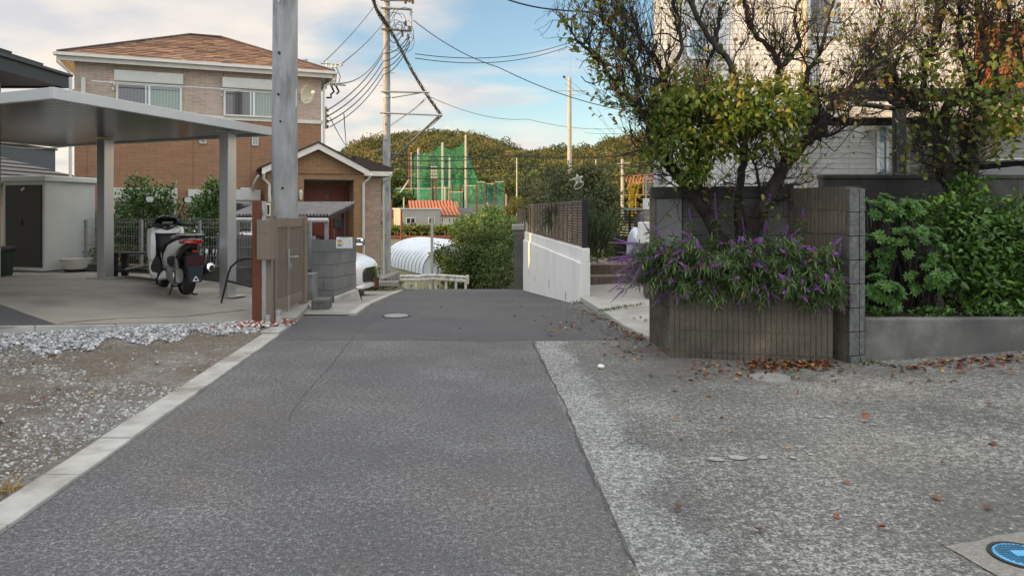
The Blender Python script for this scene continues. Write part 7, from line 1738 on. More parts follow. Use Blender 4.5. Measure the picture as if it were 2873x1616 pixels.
# weeds
lf = LF(); rng = np.random.default_rng(31)
def tuft(c, n, h, w, spread):
    P = np.array(c)[None] + rng.normal(size=(n, 3)) * np.array([spread, spread, .0]); lf.leaves(P, rdir(rng, n) * .6 + np.array([0, 0, 1]), rdir(rng, n), h * (.5 + rng.random(n)), w, rng.random(n), droop=.3)
for t in np.linspace(0, 1, 14): p = gz(1692 + 110 * t, 876 - 20 * t, .08); tuft((p.x, p.y, .09), int(14 * (1 - t) + 4), .045, .010, .035)
for c in ((-3.02, 10.75, .0), (.98, 10.75, 0), (3.2, 6.5, 0), (3.1, 6.45, 0), (-2.95, 12.2, -.1)): tuft(c, 30, .06, .012, .06)
for k in range(26): tuft((-4.1 + .5 * rng.random(), 15.5 + 3 * rng.random(), -.42), 26, .10, .014, .12)
for k in range(50): tuft((-5.1 + 1.6 * rng.random(), 18.7 + 2.4 * rng.random(), -.66), 30, .22, .05, .25)
for k in range(30): tuft((-.3 + 1.4 * rng.random(), 21 + 1.2 * rng.random(), -1.1), 30, .16, .03, .2)
o = lf.build('weeds', MT['grassy']); o['kind'] = 'stuff'
lf = LF(); P = gz(25, 1385, 0); p = np.array([P.x, P.y, .02]); n = 26
lf.leaves(np.tile(p, (n, 1)) + rng.normal(size=(n, 3)) * .012, rdir(rng, n) + np.array([0, 0, .7]), rdir(rng, n), .09, .005, .9 + .1 * rng.random(n), droop=.2); o = lf.build('dry_tuft', MT['leaf_fall']); tag(o, 'dry straw tuft beside the kerb stones at lower left', 'tuft')
# big shrub mass at the end of the road
shrub('roadside_bush', 'large dark bush behind the guard rail at the end of the road', [pb(1330, 740, 39, 75, 45, 2), pb(1390, 740, 38, 60, 50, 2), pb(1285, 745, 40, 55, 42, 1.5), pb(1240, 715, 40, 34, 28, .7), pb(1340, 690, 40, 60, 40, 2), pb(1400, 680, 40, 50, 50, 2), pb(1300, 665, 41, 40, 30, 1.6), pb(1440, 720, 34, 24, 80, 1), pb(1300, 785, 38, 70, 26, 1.2), pb(1400, 785, 36, 60, 26, 1.2)], 21000, .15, .075, 'leaf_dark', 23, (0, .85), 'bush', stems=(-2.8, 4, .03), shell=.45)
shrub('roadside_bush', 'sunlit top of the dark road-end bush, painted as yellow-green leaves', [pb(1350, 630, 43, 62, 32, 2), pb(1415, 625, 43, 45, 34, 2), pb(1300, 640, 43, 36, 26, 1.5), pb(1380, 600, 44, 36, 22, 1.5), pb(1435, 660, 43, 30, 40, 1.5), pb(1330, 665, 42.5, 50, 22, 1.4)], 9000, .16, .08, 'leaf_citrus', 24, (.35, 1), 'bush', stems=(-2.8, 3, .04), shell=.45)  # sunlight on the bush top put in as brighter leaf colour
# ================================================================ ROAD END: guard rail, small poles, greenhouse
GRL = empty('guard_rail', px(1120, 806, 35), 0, 'white weathered guard rail across the end of the road', 'guard rail')
o3 = GRL.location; ya = 35.
def W_beam(mb, pts, h, dep=.05):
    for (a, b) in zip(pts[:-1], pts[1:]):
        prof = [(0, -h / 2), (-dep, -h * .38), (-dep, -h * .18), (0, -.02), (0, .02), (-dep, h * .18), (-dep, h * .38), (0, h / 2), (.012, h / 2), (.012, -h / 2)]
        P0 = [Vector((a.x, a.y + q[0], a.z + q[1])) for q in prof]; P1 = [Vector((b.x, b.y + q[0], b.z + q[1])) for q in prof]
        n = len(prof); mb.add(P0 + P1, [tuple(range(n)), tuple(reversed(range(n, 2 * n)))] + [(i, n + i, n + (i + 1) % n, (i + 1) % n) for i in range(n)])
z = lambda y_, Y: px(0, y_, Y).z
mb = MB(); pts = [px(1120, 781, 35), px(1155, 780, 35.2), px(1182, 781, 35.4)]; W_beam(mb, [p - o3 for p in pts], .30); mb.build('left_beam', MT['rustwhite'], GRL)
mb = MB(); pts = [px(1180, 779, 35.3), px(1220, 778, 35), px(1260, 780, 34.5), px(1300, 783, 33.8), px(1314, 785, 33.4)]; W_beam(mb, [p - o3 for p in pts], .32); mb.build('right_beam', MT['rustwhite'], GRL)
for x, Y in ((1124, 35.1), (1138, 35.1), (1150, 35.2), (1166, 35.2), (1186, 35.4), (1206, 35.2), (1222, 35.1), (1251, 34.8), (1279, 34.3), (1306, 33.7)):
    p = px(x, 784, Y) - o3; mb = MB(); mb.box(p.x - .055, p.x + .055, .02 + p.y, .13 + p.y, road(35) - o3.z, p.z); mb.build('post', MT['rustwhite'], GRL)
mb = MB(); p = px(1310, 785, 33.3) - o3; mb.box(p.x - .06, p.x + .1, p.y - .02, p.y + .1, p.z - .2, p.z + .2); mb.build('end_wing', MT['rustwhite'], GRL, bevel=.03)
def far_pole(name, x, yt, Y, r, z0, m, label, cat='pole', top=None, grp=None):
    p = px(x, yt, Y); e = MB(); e.tube([(0, 0, z0), (0, 0, p.z)], [r, r * .8], 12); o = e.build(name, MT[m], smooth=True); o.location = (p.x, Y, 0); tag(o, label, cat, grp); return o
far_pole('short_pole', 1212, 597, 38, .085, -2.8, 'yellowpole', 'slim pale concrete pole standing in front of the greenhouse', 'pole')
far_pole('red_pole', 1126, 590, 88, .14, -2.3, 'rust', 'thin red-brown pole in front of the grey building', 'pole')
# greenhouse: curved film skin with ribs
G0 = Vector((-5.83, 47.7)); ga = Vector((-4.1, 8.6)); gl_ = ga.length; gp = Vector((.903, .43)); GWd = 5.74; gh = 1.9; gz0 = -2.78
GH = empty('greenhouse', (G0.x, G0.y, gz0), 0, 'white round-roofed film greenhouse below the road end', 'greenhouse')
V = []; nr_, na = 96, 26
for i in range(nr_ + 1):
    t = i / nr_; bulge = .11 * abs(math.sin(t * math.pi * 12)) 
    for j in range(na + 1):
        a = math.pi * j / na; hx = GWd / 2 * (1 - math.cos(a)); hz2 = (gh + bulge) * max(0, math.sin(a)) ** .75
        V.append((ga.x * t + gp.x * hx, ga.y * t + gp.y * hx, hz2 + bulge * math.sin(a)))
Fq = [(i * (na + 1) + j, i * (na + 1) + j + 1, (i + 1) * (na + 1) + j + 1, (i + 1) * (na + 1) + j) for i in range(nr_) for j in range(na)]
npmesh('film_roof', V, Fq, MT['greenhouse'], GH, smooth=True)
for t in (0, 1): 
    mb = MB(); ring = [(ga.x * t + gp.x * GWd / 2 * (1 - math.cos(math.pi * j / na)), ga.y * t + gp.y * GWd / 2 * (1 - math.cos(math.pi * j / na)), gh * max(0, math.sin(math.pi * j / na)) ** .75) for j in range(na + 1)]
    mb.add(ring, [tuple(range(len(ring)))]); mb.build('end_wall', MT['greenhouse'], GH)
for k in range(13):
    t = k / 12; mb = MB(); mb.tube([(ga.x * t + gp.x * GWd / 2 * (1 - math.cos(math.pi * j / na)), ga.y * t + gp.y * GWd / 2 * (1 - math.cos(math.pi * j / na)), (gh + .012) * max(0, math.sin(math.pi * j / na)) ** .75 + .005) for j in range(na + 1)], .03, 4); mb.build('hoop', MT['cablegrey'], GH)

# ================================================================ RAILWAY, far buildings
RL = empty('railway_fence', (-34, 92, -2.15), 0, 'rusty railway guard beams running across behind the greenhouse', 'railway fence')
mb = MB(); mb.box(0, 60, 0, .15, px(0, 664, 92).z + 2.15 - .12, px(0, 661, 92).z + 2.15); mb.box(0, 60, 0, .15, px(0, 672, 92).z + 2.15 - .1, px(0, 670, 92).z + 2.15); mb.build('beams', MT['rust'], RL)
mb = MB()
for k in range(40): mb.box(k * 1.5, k * 1.5 + .14, .16, .3, 0, .95)
mb.build('posts', MT['rust'], RL)
mb = MB(); mb.box(-36, 30, 93.5, 97, -2.6, -1.95); o = mb.build('railway_bank', mat('ballast', (.12, .09, .07), (.08, .06, .05), .8, .95)); o['kind'] = 'structure'
def far_window(par, x0, x1, z0, z1, y=0.0, n=2):
    w = empty('window'); w.parent = par
    f = MB(); t = .09
    f.box(x0, x1, y - .10, y - .01, z0, z0 + t); f.box(x0, x1, y - .10, y - .01, z1 - t, z1); f.box(x0, x0 + t, y - .10, y - .01, z0 + t, z1 - t); f.box(x1 - t, x1, y - .10, y - .01, z0 + t, z1 - t)
    if n == 2: m_ = (x0 + x1) / 2; f.box(m_ - .05, m_ + .05, y - .09, y - .01, z0 + t, z1 - t)
    f.build('frame', MT['trim_white'], w); g_ = MB(); g_.box(x0 + t, x1 - t, y - .05, y - .011, z0 + t, z1 - t); g_.build('pane', MT['glass_dark'], w)
def colx(o, ang, k_px):   # distance along local x hit by photo column
    u = Vector((math.cos(ang), math.sin(ang))); k = (k_px - CX) / F; return (k * o[1] - o[0]) / (u.x - k * u.y)
ang = R(20); c0 = px(1124, 587, 100); GB = empty('grey_building', (c0.x, 100, -2.3), ang, 'plain grey flat-roofed building beyond the railway', 'building')
x1 = colx((c0.x, 100), ang, 1236); zt = c0.z + 2.3
mb = MB(); mb.box(0, x1, 0, 5, 0, zt); mb.build('wall', MT['gray_render'], GB); mb = MB(); mb.box(-.15, x1 + .15, -.15, 5.15, zt + .001, zt + .12); mb.build('parapet', MT['trim_white'], GB)
a, b = colx((c0.x, 100), ang, 1139), colx((c0.x, 100), ang, 1165); far_window(GB, a, b, px(0, 628, 101).z + 2.3, px(0, 611, 101).z + 2.3)
a, b = colx((c0.x, 100), ang, 1202), colx((c0.x, 100), ang, 1219); far_window(GB, a, b, px(0, 628, 103).z + 2.3, px(0, 610, 103).z + 2.3)
def tiled_gable(par, x0, x1, y0, y1, z, h, m, over=.3):
    mb = MB(); dk = MB(); ym = (y0 + y1) / 2; n = max(3, int((x1 - x0) / .42))
    for s_ in (-1, 1):
        ye = (y0 - over) if s_ < 0 else (y1 + over)
        for i in range(n):
            xa = x0 - over + (x1 - x0 + 2 * over) * i / n; xb = x0 - over + (x1 - x0 + 2 * over) * (i + .62) / n
            mb.hexa([(xa, ye, z), (xb, ye, z), (xb, ym, z + h), (xa, ym, z + h), (xa, ye, z + .12), (xb, ye, z + .12), (xb, ym, z + h + .12), (xa, ym, z + h + .12)])
        dk.hexa([(x0 - over, ye, z - .05), (x1 + over, ye, z - .05), (x1 + over, ym, z + h - .05), (x0 - over, ym, z + h - .05), (x0 - over, ye, z + .04), (x1 + over, ye, z + .04), (x1 + over, ym, z + h + .04), (x0 - over, ym, z + h + .04)])
    rf_ = mb.build('roof', MT[m], par); dk.build('deck', MT['rust'] if 'orange' in m else MT['roof_dark'], rf_)
    g_ = MB(); g_.prof([(x0, y0, z - .06), (x0, y1, z - .06), (x0, ym, z + h - .1)], (x1 - x0, 0, 0)); return g_
c1 = px(1236, 606, 103.5); CB = empty('orange_roof_house', (c1.x, 103.5, -2.3), ang, 'cream house with orange tiled roof right of the grey building', 'house')
x1 = colx((c1.x, 103.5), ang, 1288); zt = c1.z + 2.3; mb = MB(); mb.box(0, x1, 0, 4, 0, zt); mb.build('wall', MT['cream_render'], CB); tiled_gable(CB, 0, x1, 0, 4, zt, 1.25, 'tile_orange').build('gable', MT['cream_render'], CB)
for a, b, n in ((1238, 1244, 1), (1258, 1265, 1), (1269, 1276, 1), (1236, 1244, 1), (1258, 1276, 2)):
    lo = (a, b) in ((1236, 1244), (1258, 1276)); xa, xb = colx((c1.x, 103.5), ang, a), colx((c1.x, 103.5), ang, b)
    far_window(CB, xa, xb, (px(0, 655, 104).z if lo else px(0, 625, 104).z) + 2.3, (px(0, 644, 104).z if lo else px(0, 612, 104).z) + 2.3, n=n)
c2 = px(1155, 587, 108); OB = empty('orange_roof_house', (c2.x, 108, -2.3), R(12), 'house with long orange roof showing above the grey building', 'house')
zt = c2.z + 2.3 - .3; mb = MB(); mb.box(0, 6.2, 0, 5, 0, zt); mb.build('wall', MT['cream_render'], OB); tiled_gable(OB, 0, 6.2, 0, 5, zt, 1.5, 'tile_orange').build('gable', MT['cream_render'], OB)
rr = random.Random(77)
kinds = [('cream_render', 'tile_grey'), ('gray_render', 'tile_grey'), ('cream_render', 'rust'), ('white_paint', 'tile_grey'), ('cream_render', 'tile_orange')]
for i, (x, yt, yb_, Y, w, lab) in enumerate(((1296, 588, 655, 112, 4.5, 'grey-roofed house half hidden by the road-end bush'), (1092, 590, 640, 130, 5, 'pale house left of the grey building'), (1345, 575, 600, 150, 7, 'cream gabled house seen through the low green net'), (1392, 578, 600, 160, 6, 'small cream house behind the right net posts'), (1240, 568, 590, 165, 7, 'white far house between the tall net poles'), (1180, 570, 590, 170, 8, 'pale far house below the tall green net'), (1430, 565, 585, 190, 10, 'long blue-grey far building right of the nets'), (1060, 565, 590, 170, 8, 'far house behind the utility pole'))):
    p = px(x, yt, Y); e = empty('far_house', (p.x - w / 2, Y, -2.2), R(rr.uniform(5, 25)), lab, 'house', 'far houses beyond the railway'); wl, rfm = kinds[i % 5]; zt = p.z + 2.2 - 1.2
    mb = MB(); mb.box(0, w, 0, 6, 0, zt); mb.build('wall', MT[wl], e); tiled_gable(e, 0, w, 0, 6, zt, 1.3, rfm).build('gable', MT[wl], e)
    far_window(e, w * .15, w * .4, zt - 1.6, zt - .5); far_window(e, w * .6, w * .85, zt - 1.6, zt - .5)

# ================================================================ GOLF NETS
NT = empty('golf_net', (0, 150, -2.2), 0, 'tall green driving range net hung between concrete poles', 'net')
def netpoly(pts, Y, m, name='net_panel'):
    top = [px(x, y, Y) for x, y in pts]; V = []; nrow = 14; yb3 = 600
    for j in range(nrow + 1):
        t = j / nrow
        for i, p in enumerate(top):
            zb_ = -1.5; V.append((p.x, Y - 150 + .35 * math.sin(i * 1.7 + j * .5) * math.sin(t * 3.1), (p.z + 2.2) + (zb_ + 2.2 - p.z - 2.2) * t))
    n = len(top); return npmesh(name, V, [(j * n + i, j * n + i + 1, (j + 1) * n + i + 1, (j + 1) * n + i) for j in range(nrow) for i in range(n - 1)], MT[m], NT)
netpoly([(1160, 436), (1163, 432), (1168, 433), (1174, 430), (1182, 431), (1192, 431), (1205, 429), (1215, 425), (1226, 418), (1234, 411), (1240, 405)], 150, 'net')
netpoly([(1240, 407), (1248, 415), (1260, 420), (1270, 420), (1285, 414), (1295, 406), (1304, 395), (1312, 430), (1320, 455), (1330, 482), (1345, 512)], 151, 'net')
netpoly([(1236, 405), (1238, 403), (1240, 405)], 149, 'net')
NT2 = empty('low_net', (0, 140, -2.2), 0, 'low pale green net fence in front of the driving range', 'net')
NTs = NT; NT = NT2
def lownet(xa, xb, y, Y):
    p, q = px(xa, y, Y), px(xb, y, Y); o = npmesh('net_panel', [(p.x, Y - 140, -1 + 2.2), (q.x, Y - 140, -1 + 2.2), (q.x, Y - 140, q.z + 2.2), (p.x, Y - 140, p.z + 2.2)], [(0, 1, 2, 3)], MT['net_low'], NT2)
    for x in (p.x, q.x): mb = MB(); mb.box(x - .09, x + .09, Y - 140.1, Y - 139.9, 0, p.z + 2.25); mb.build('post', MT['rust'], NT2)
    mb = MB(); mb.box(p.x, q.x, Y - 140.1, Y - 139.95, p.z + 2.2, p.z + 2.30); mb.build('rail', MT['cream_render'], NT2)
lownet(1338, 1362, 512, 140); lownet(1388, 1415, 511, 140); lownet(1362, 1388, 516, 141); lownet(1262, 1300, 540, 142); lownet(1300, 1336, 522, 142); lownet(1110, 1160, 530, 145); lownet(1160, 1215, 530, 145); lownet(1215, 1262, 528, 145)
for i, (x, yt, Y, r, lab) in enumerate(((1174, 417, 149, .28, 'leftmost full-height pale pole of the tall net'), (1242, 400, 149, .28, 'middle pale pole of the tall net'), (1307, 379, 149, .28, 'tallest pale pole at the right of the tall net'), (1262, 441, 160, .3, 'shorter pole behind the net between middle and tallest'), (1149, 425, 148, .26, 'thin brown pole left of the tall net'), (1153, 428, 150, .26, 'thin pale pole left of the tall net'), (1249, 524, 144, .2, 'short pole below the middle net pole'), (1268, 520, 144, .2, 'short brown pole right of the middle net pole'), (1290, 518, 144, .24, 'stout short brown pole before the tallest pole'), (1312, 518, 144, .2, 'short brown pole right of the tallest pole'), (1420, 545, 140, .14, 'short thin pole right of the low nets'), (1450, 443, 85, .1, 'slim pale pole left of the olive tree'), (1672, 448, 120, .13, 'thin pole on the right above the olive tree'), (1133, 555, 120, .14, 'thin orange pole above the grey building'), (1099, 560, 118, .14, 'thin brown pole left of the grey building'))):
    far_pole('net_pole', x, yt, Y, r, -2.3, 'rust' if 'brown' in lab else 'yellowpole', lab, 'pole', grp='poles around the driving range nets')
mb = MB(); a = px(1152, 500, 149); b = px(1118, 548, 146); mb.tube([a, b], .18, 6); tag(mb.build('brace_pole', MT['yellowpole']), 'slanting brace pole left of the tall net', 'brace')
FLd = empty('floodlight_tower', (px(1219, 0, 138).x, 138, -2.2), 0, 'short floodlight tower with lamp rows before the tall net', 'floodlight')
zt = px(0, 488, 138).z + 2.2
for x in (-.45, .25): mb = MB(); mb.tube([(x, 0, 0), (x, 0, zt)], .16, 8); mb.build('leg', MT['rust'], FLd)
for r_ in range(4):
    for c_ in range(3): mb = MB(); mb.cbox((-.50 + c_ * .42, -.3, zt - .35 - r_ * .62 + 1.5), .34, .3, .36, Matrix.Rotation(R(20), 3, 'X')); mb.build('lamp', MT['yellowpole'], FLd)
# railway catenary truss
CT = empty('catenary_gantry', (px(1746, 0, 95).x, 95, -2.2), 0, 'rusty orange railway gantry right of the olive tree', 'gantry')
mb = MB(); zt = px(0, 447, 95).z + 2.2; mb.tube([(0, 0, 0), (0, 0, zt)], [.24, .18], 12); mb.tube([(-.6, 0, zt - .6), (1.0, 0, zt - .55)], .07, 6); mb.tube([(-.4, 0, zt - 1.2), (.9, 0, zt - 1.15)], .06, 6); mb.build('mast', MT['yellowpole'], CT)
mb = MB(); Z = lambda x, y: Vector((px(x, y, 95).x - CT.location.x, 0, px(x, y, 95).z + 2.2))
mb.tube([Z(1750, 496), Z(1960, 480)], .10, 6); mb.tube([Z(1764, 514), Z(1960, 508)], .10, 6); n = 18
for k in range(n):
    x = 1750 + k * 9.5; mb.tube([Z(x, 496 - k * .6), Z(x + 8, 514 - k * .4)], .05, 4); mb.tube([Z(x + 8, 514 - k * .4), Z(x + 9.5, 496 - k * .6)], .05, 4)
mb.tube([Z(1794, 512), Z(1786, 550)], .08, 4); mb.tube([Z(1805, 512), Z(1805, 545)], .05, 4); mb.tube([Z(1750, 548), Z(1830, 547)], .06, 4); mb.tube([Z(1784, 550), Z(1784, 600)], .05, 4); mb.tube([Z(1757, 534), Z(1768, 512)], .05, 4)
mb.build('truss', MT['catenary'], CT)
mb = MB(); mb.tube([Z(1750, 0) * 0, Z(1750, 0) * 0 + Vector((0, 0, .01))], .01, 3)

# ================================================================ FAR FOLIAGE
shrub('far_hedge', 'sunlit yellow-green hedge between railway and grey building', [pb(x, 650 + rr.uniform(-5, 3), 98, 20, 12, 1.2) for x in range(1092, 1300, 17)], 2600, .55, .3, 'leaf_bamboo', 41, (.3, 1), 'hedge')
shrub('far_tree', 'dark round trees left of the net foot', [pb(1100, 565, 125, 14, 16, 2), pb(1118, 560, 125, 12, 14, 2), pb(1145, 562, 125, 18, 16, 2), pb(1085, 540, 128, 14, 25, 2)], 1700, .7, .4, 'leaf_dark', 42, (0, .6), 'tree')
shrub('far_tree', 'dark trees at the right foot of the hill behind the olive', [pb(1500, 560, 120, 30, 30, 3), pb(1560, 560, 120, 40, 30, 3), pb(1640, 560, 110, 50, 40, 3), pb(1700, 570, 105, 40, 40, 3), pb(1790, 560, 105, 50, 35, 3)], 5000, .8, .45, 'leaf_hill', 43, (0, .8), 'tree')
shrub('yellow_tree', 'thin bright yellow-green sapling below the railway gantry', [pb(1778, 530, 60, 12, 16, .3), pb(1774, 560, 60, 8, 20, .25), pb(1770, 590, 60, 6, 16, .2)], 900, .2, .07, 'leaf_yellow', 44, (.2, 1), 'tree')
shrub('yellow_tree', 'sunlit yellow bush tip above the olive tree', [pb(1558, 490, 40, 11, 16, .3), pb(1574, 465, 40, 7, 12, .2), pb(1545, 505, 40, 6, 8, .2)], 500, .16, .07, 'leaf_yellow', 45, (0, 1), 'tree')
# yellow-lit bush tops mixed into the roadside
ridge = [(700, 470), (860, 455), (950, 440), (993, 429), (1026, 407), (1060, 398), (1115, 391), (1170, 385), (1227, 382), (1270, 381), (1316, 388), (1360, 394), (1405, 408), (1440, 420), (1483, 429), (1530, 426), (1560, 420), (1595, 426), (1640, 420), (1673, 412), (1710, 400), (1740, 391), (1775, 388), (1807, 380), (1850, 360), (1900, 345), (2000, 335), (2200, 330)]
def rz2(x): return float(np.interp(x, [r[0] for r in ridge], [r[1] for r in ridge]))
YF, YC = 200., 380.
def hillz(X, Y):
    xp = CX + X * F / YC; zc = px(0, rz2(xp) + 9, YC).z; t = (Y - YF) / (YC - YF)
    if t <= 0: return -2.2
    if t > 1: return zc + 2.2 - 2.2 - (t - 1) * 60
    return -2.2 + (zc + 2.2) * (t ** .8) + 3.5 * math.sin(X * .045 + t * 4) * math.sin(t * math.pi)
xs = [x for x in range(-160, 165, 5)]; ys = [YF - 6 + 6 * k for k in range(45)]
V = [(x, y, hillz(x, y) - .8) for y in ys for x in xs]; nx = len(xs)
h = npmesh('hill', V, [(j * nx + i, j * nx + i + 1, (j + 1) * nx + i + 1, (j + 1) * nx + i) for j in range(len(ys) - 1) for i in range(nx - 1)], mat('hill_floor', (.03, .035, .012), (.04, .035, .015), .2, 1), smooth=True); h['kind'] = 'structure'
rng = np.random.default_rng(55); lf = LF(); rr = random.Random(55)
Y = YF
while Y < YC + 8:
    X = -128 + rr.uniform(0, 5)
    while X < 118:
        x_ = X + rr.gauss(0, 1.6); y_ = Y + rr.gauss(0, 1.6); xp = CX + x_ * F / y_
        if 960 < xp < 1930:
            r = rr.uniform(2.3, 4.6) * (1.25 if rr.random() < .15 else 1); z = hillz(x_, min(y_, YC + 6)) + r * .45; t0 = rr.random() ** 1.3
            k = 115; d = rdir(rng, k); d[:, 2] = np.abs(d[:, 2]) * 1.0 - .25; d[:, 1] = -np.abs(d[:, 1]) * .7 + d[:, 1] * .3
            lump = 1 + .18 * np.sin(d[:, 0] * 6 + t0 * 30) + .12 * rng.normal(size=k)
            P = np.array([x_, y_, z]) + d * lump[:, None] * np.array([r, r, r * .85]); D = d * .3 + rdir(rng, k); U = d + rdir(rng, k) * .5
            lf.leaves(P, D, U, .95 * (.6 + .8 * rng.random(k)), .62, np.clip(t0 * .72 + .28 * rng.random(k), 0, 1), fold=.1)
        X += rr.uniform(4.6, 6.4)
    Y += 5.2
o = lf.build('hill_forest', MT['leaf_hill']); o['kind'] = 'stuff'
# paler bamboo grove at the foot
lf = LF(); cloud_leaves(lf, rng, [pb(x, y, 195, 24, 22, 5) for x, y in ((1080, 510), (1110, 500), (1140, 515), (1190, 510), (1240, 500), (1290, 490), (1350, 520), (1400, 525), (1460, 520), (1510, 500), (1060, 530))], 7000, 1.1, .5, (0, 1)); o = lf.build('bamboo_grove', MT['leaf_bamboo']); o['kind'] = 'stuff'
CTW = empty('mast', (px(1258, 0, 378).x, 378, 30), 0, 'small antenna mast on top of the wooded hill', 'mast')
zt = px(0, 357, 378).z - 30
mb = MB()
for x, y in ((-.5, -.5), (.5, -.5), (.5, .5), (-.5, .5)): mb.tube([(x, y, 0), (x * .7, y * .7, zt)], .14, 5)
for k in range(8): z = zt * k / 8 + 3; mb.tube([(-.5, -.5, z), (.5, -.5, z + .7)], .08, 4)
mb.build('lattice', MT['white_paint'], CTW); mb = MB()
for x in (-1.0, 0, 1.0): mb.box(x - .3, x + .3, -.6, -.3, zt - 2.0, zt)
mb.build('aerials', MT['white_paint'], CTW)

# ================================================================ MID UTILITY POLE and wires
YP = 34.0; PP = empty('utility_pole', (px(1085, 0, YP).x, YP, -2.0), 0, 'tall mid-distance utility pole with cross arms and cable bundle', 'utility pole')
o3 = PP.location
def pz(y, Y=YP): return px(0, y, Y).z - o3.z
def pp(x, y, dY=0): return px(x, y, YP + dY) - Vector(o3)
mb = MB(); mb.tube([(0, 0, -1), (0, 0, pz(-140))], [.20, .145], 24); mb.build('shaft', MT['pole'], PP, smooth=60)
for (xa, ya_, xb, yb_, w, dy) in ((1070, 4, 1162, 6, .10, -.22), (1072, 26, 1157, 31, .10, -.22), (1072, 85, 1157, 90, .10, -.22), (1072, 260, 1206, 262, .07, -.22), (1069, 319, 1243, 326, .06, -.22)):
    mb = MB(); mb.tube([pp(xa, ya_) + Vector((0, dy, 0)), pp(xb, yb_) + Vector((0, dy, 0))], w / 2 + .012, 4); mb.build('cross_arm', MT['galv'], PP)
mb = MB(); mb.tube([pp(1155, 28) + Vector((0, -.22, 0)), pp(1155, 90) + Vector((0, -.22, 0))], .055, 4); mb.tube([pp(1100, 275), pp(1182, 263) + Vector((0, -.2, 0))], .03, 4); mb.build('arm_brace', MT['galv'], PP)
mb = MB(); mb.tube([pp(1232, 328) + Vector((0, -.22, 0)), pp(1112, 440) + Vector((0, -.1, 0))], .055, 6); mb.tube([pp(1112, 440) + Vector((0, -.1, 0)), pp(1096, 450)], .055, 6); mb.build('strut', MT['cablegrey'], PP)
mb = MB()
for k, y in enumerate((96, 133, 168, 206, 240)): 
    s_ = -1 if k % 2 == 0 else 1; z = pz(y); mb.tube([(s_ * .1, 0, z), (s_ * .36, 0, z)], .016, 5)
mb.build('step_bolt', MT['galv'], PP)
mb = MB()
for y in (24, 61, 84, 272, 322): mb.tube([(0, 0, pz(y) - .06), (0, 0, pz(y) + .06)], .19, 16)
mb.build('band', MT['galv'], PP)
mb = MB()
for (x, y) in ((1084, 350), (1084, 395), (1086, 530), (1085, 660)): mb.tube([pp(x, y) + Vector((0, -.16, 0)), pp(x, y) + Vector((0, -.22, 0))], .03, 8)
mb.build('bolt_socket', MT['black_plastic'], PP)
for (x, y) in ((1095, 0), (1108, -3), (1140, 8), (1150, 4), (1160, 8), (1140, 70), (1150, 84), (1131, 100), (1147, 108)):
    mb = MB(); c = pp(x, y) + Vector((0, -.25, 0)); mb.lathe(c, [(0, -.14), (.05, -.13), (.07, -.06), (.045, -.03), (.07, 0), (.045, .05), (.06, .09), (0, .13)], 10); mb.build('insulator', MT['rust'] if y == 8 else MT['cablegrey'], PP)
# loops of slack cable on the pole
mb = MB(); rr = random.Random(2)
for k in range(14):
    c = pp(1125 + rr.uniform(-18, 30), 80 + rr.uniform(-30, 45)); r_ = rr.uniform(.15, .5); a0 = rr.uniform(0, 6); 
    mb.tube([c + Vector((r_ * math.cos(a0 + t * .5), -.3 + rr.uniform(-.05, .05), r_ * 1.2 * math.sin(a0 + t * .5))) for t in range(rr.randint(5, 10))], .012, 4)
mb.build('slack_loops', MT['cable'], PP)

def wire(pts, r, sag, label, m='cable', n=18, name='wire', grp=None):
    """pts: (px,py,Y) supports; a sagging cable in world space"""
    mb = MB(); W_ = [px(*p) for p in pts]; out_ = []
    for a, b in zip(W_[:-1], W_[1:]):
        for i in range(n): t = i / n; out_.append(a.lerp(b, t) - Vector((0, 0, sag * 4 * t * (1 - t))))
    out_.append(W_[-1]); mb.tube(out_, r, 4, cap=False); o = mb.build(name, MT[m]); tag(o, label, 'wire', grp); return out_
# hanger-wrapped cable bundle (telecom) from the top left down to the outer arm
def bundle(pts, r, coil, label, turns, m='cable', seedd=1, strands=3):
    E = empty('cable_bundle', (0, 0, 0), 0, label, 'cable'); rr = random.Random(seedd); base_ = poly_smooth([px(*p) for p in pts], 12); N_ = len(base_)
    for s_ in range(strands):
        mb = MB(); ph = rr.uniform(0, 6); q = [b + Vector((math.cos(i * .35 + ph), math.sin(i * .3 + ph), math.sin(i * .35 + ph))) * r * 2.2 for i, b in enumerate(base_)]; mb.tube(q, r, 4, cap=False); mb.build('strand', MT[m], E)
    mb = MB(); pts_ = []; M_ = turns * 12
    for i in range(M_ + 1):
        t = i / M_ * (N_ - 1); k = min(N_ - 2, int(t)); p = base_[k].lerp(base_[k + 1], t - k); an = i / 12 * 6.283; pts_.append(p + Vector((math.cos(an) * coil * .6, math.sin(an) * coil, math.cos(an) * coil)))
    mb.tube(pts_, .008, 3, cap=False); mb.build('coil', MT[m], E); return E
bundle([(1040, -20, 33), (1062, 40, 33.5), (1095, 85, 33.8), (1135, 160, 34), (1168, 220, 34), (1200, 270, 34), (1238, 325, 34)], .022, .10, 'thick black cable bundle sloping down past the utility pole', 44, strands=5)
bundle([(1045, -10, 33), (1075, 55, 33.6), (1092, 85, 33.7)], .03, .13, 'second dark cable loop at the head of the utility pole', 10, seedd=4, strands=3)
bundle([(1238, 328, 34), (1200, 358, 40), (1130, 392, 50), (1040, 430, 60)], .02, .09, 'thin wrapped cable running back left from the lower arm', 26, 'cablegrey', 3, 1)
bundle([(1192, 280, 34), (1130, 330, 42), (1050, 380, 52), (960, 418, 62)], .02, .10, 'pale wrapped cable crossing behind the utility pole', 30, 'cablegrey', 5, 1)
wire([(1049, 20, 34), (906, 178, 22)], .018, .1, 'upper service wire from pole to the left house frame')
wire([(1110, 22, 34), (1076, 66, 34), (962, 177, 22)], .018, .1, 'second service wire below it to the same frame')
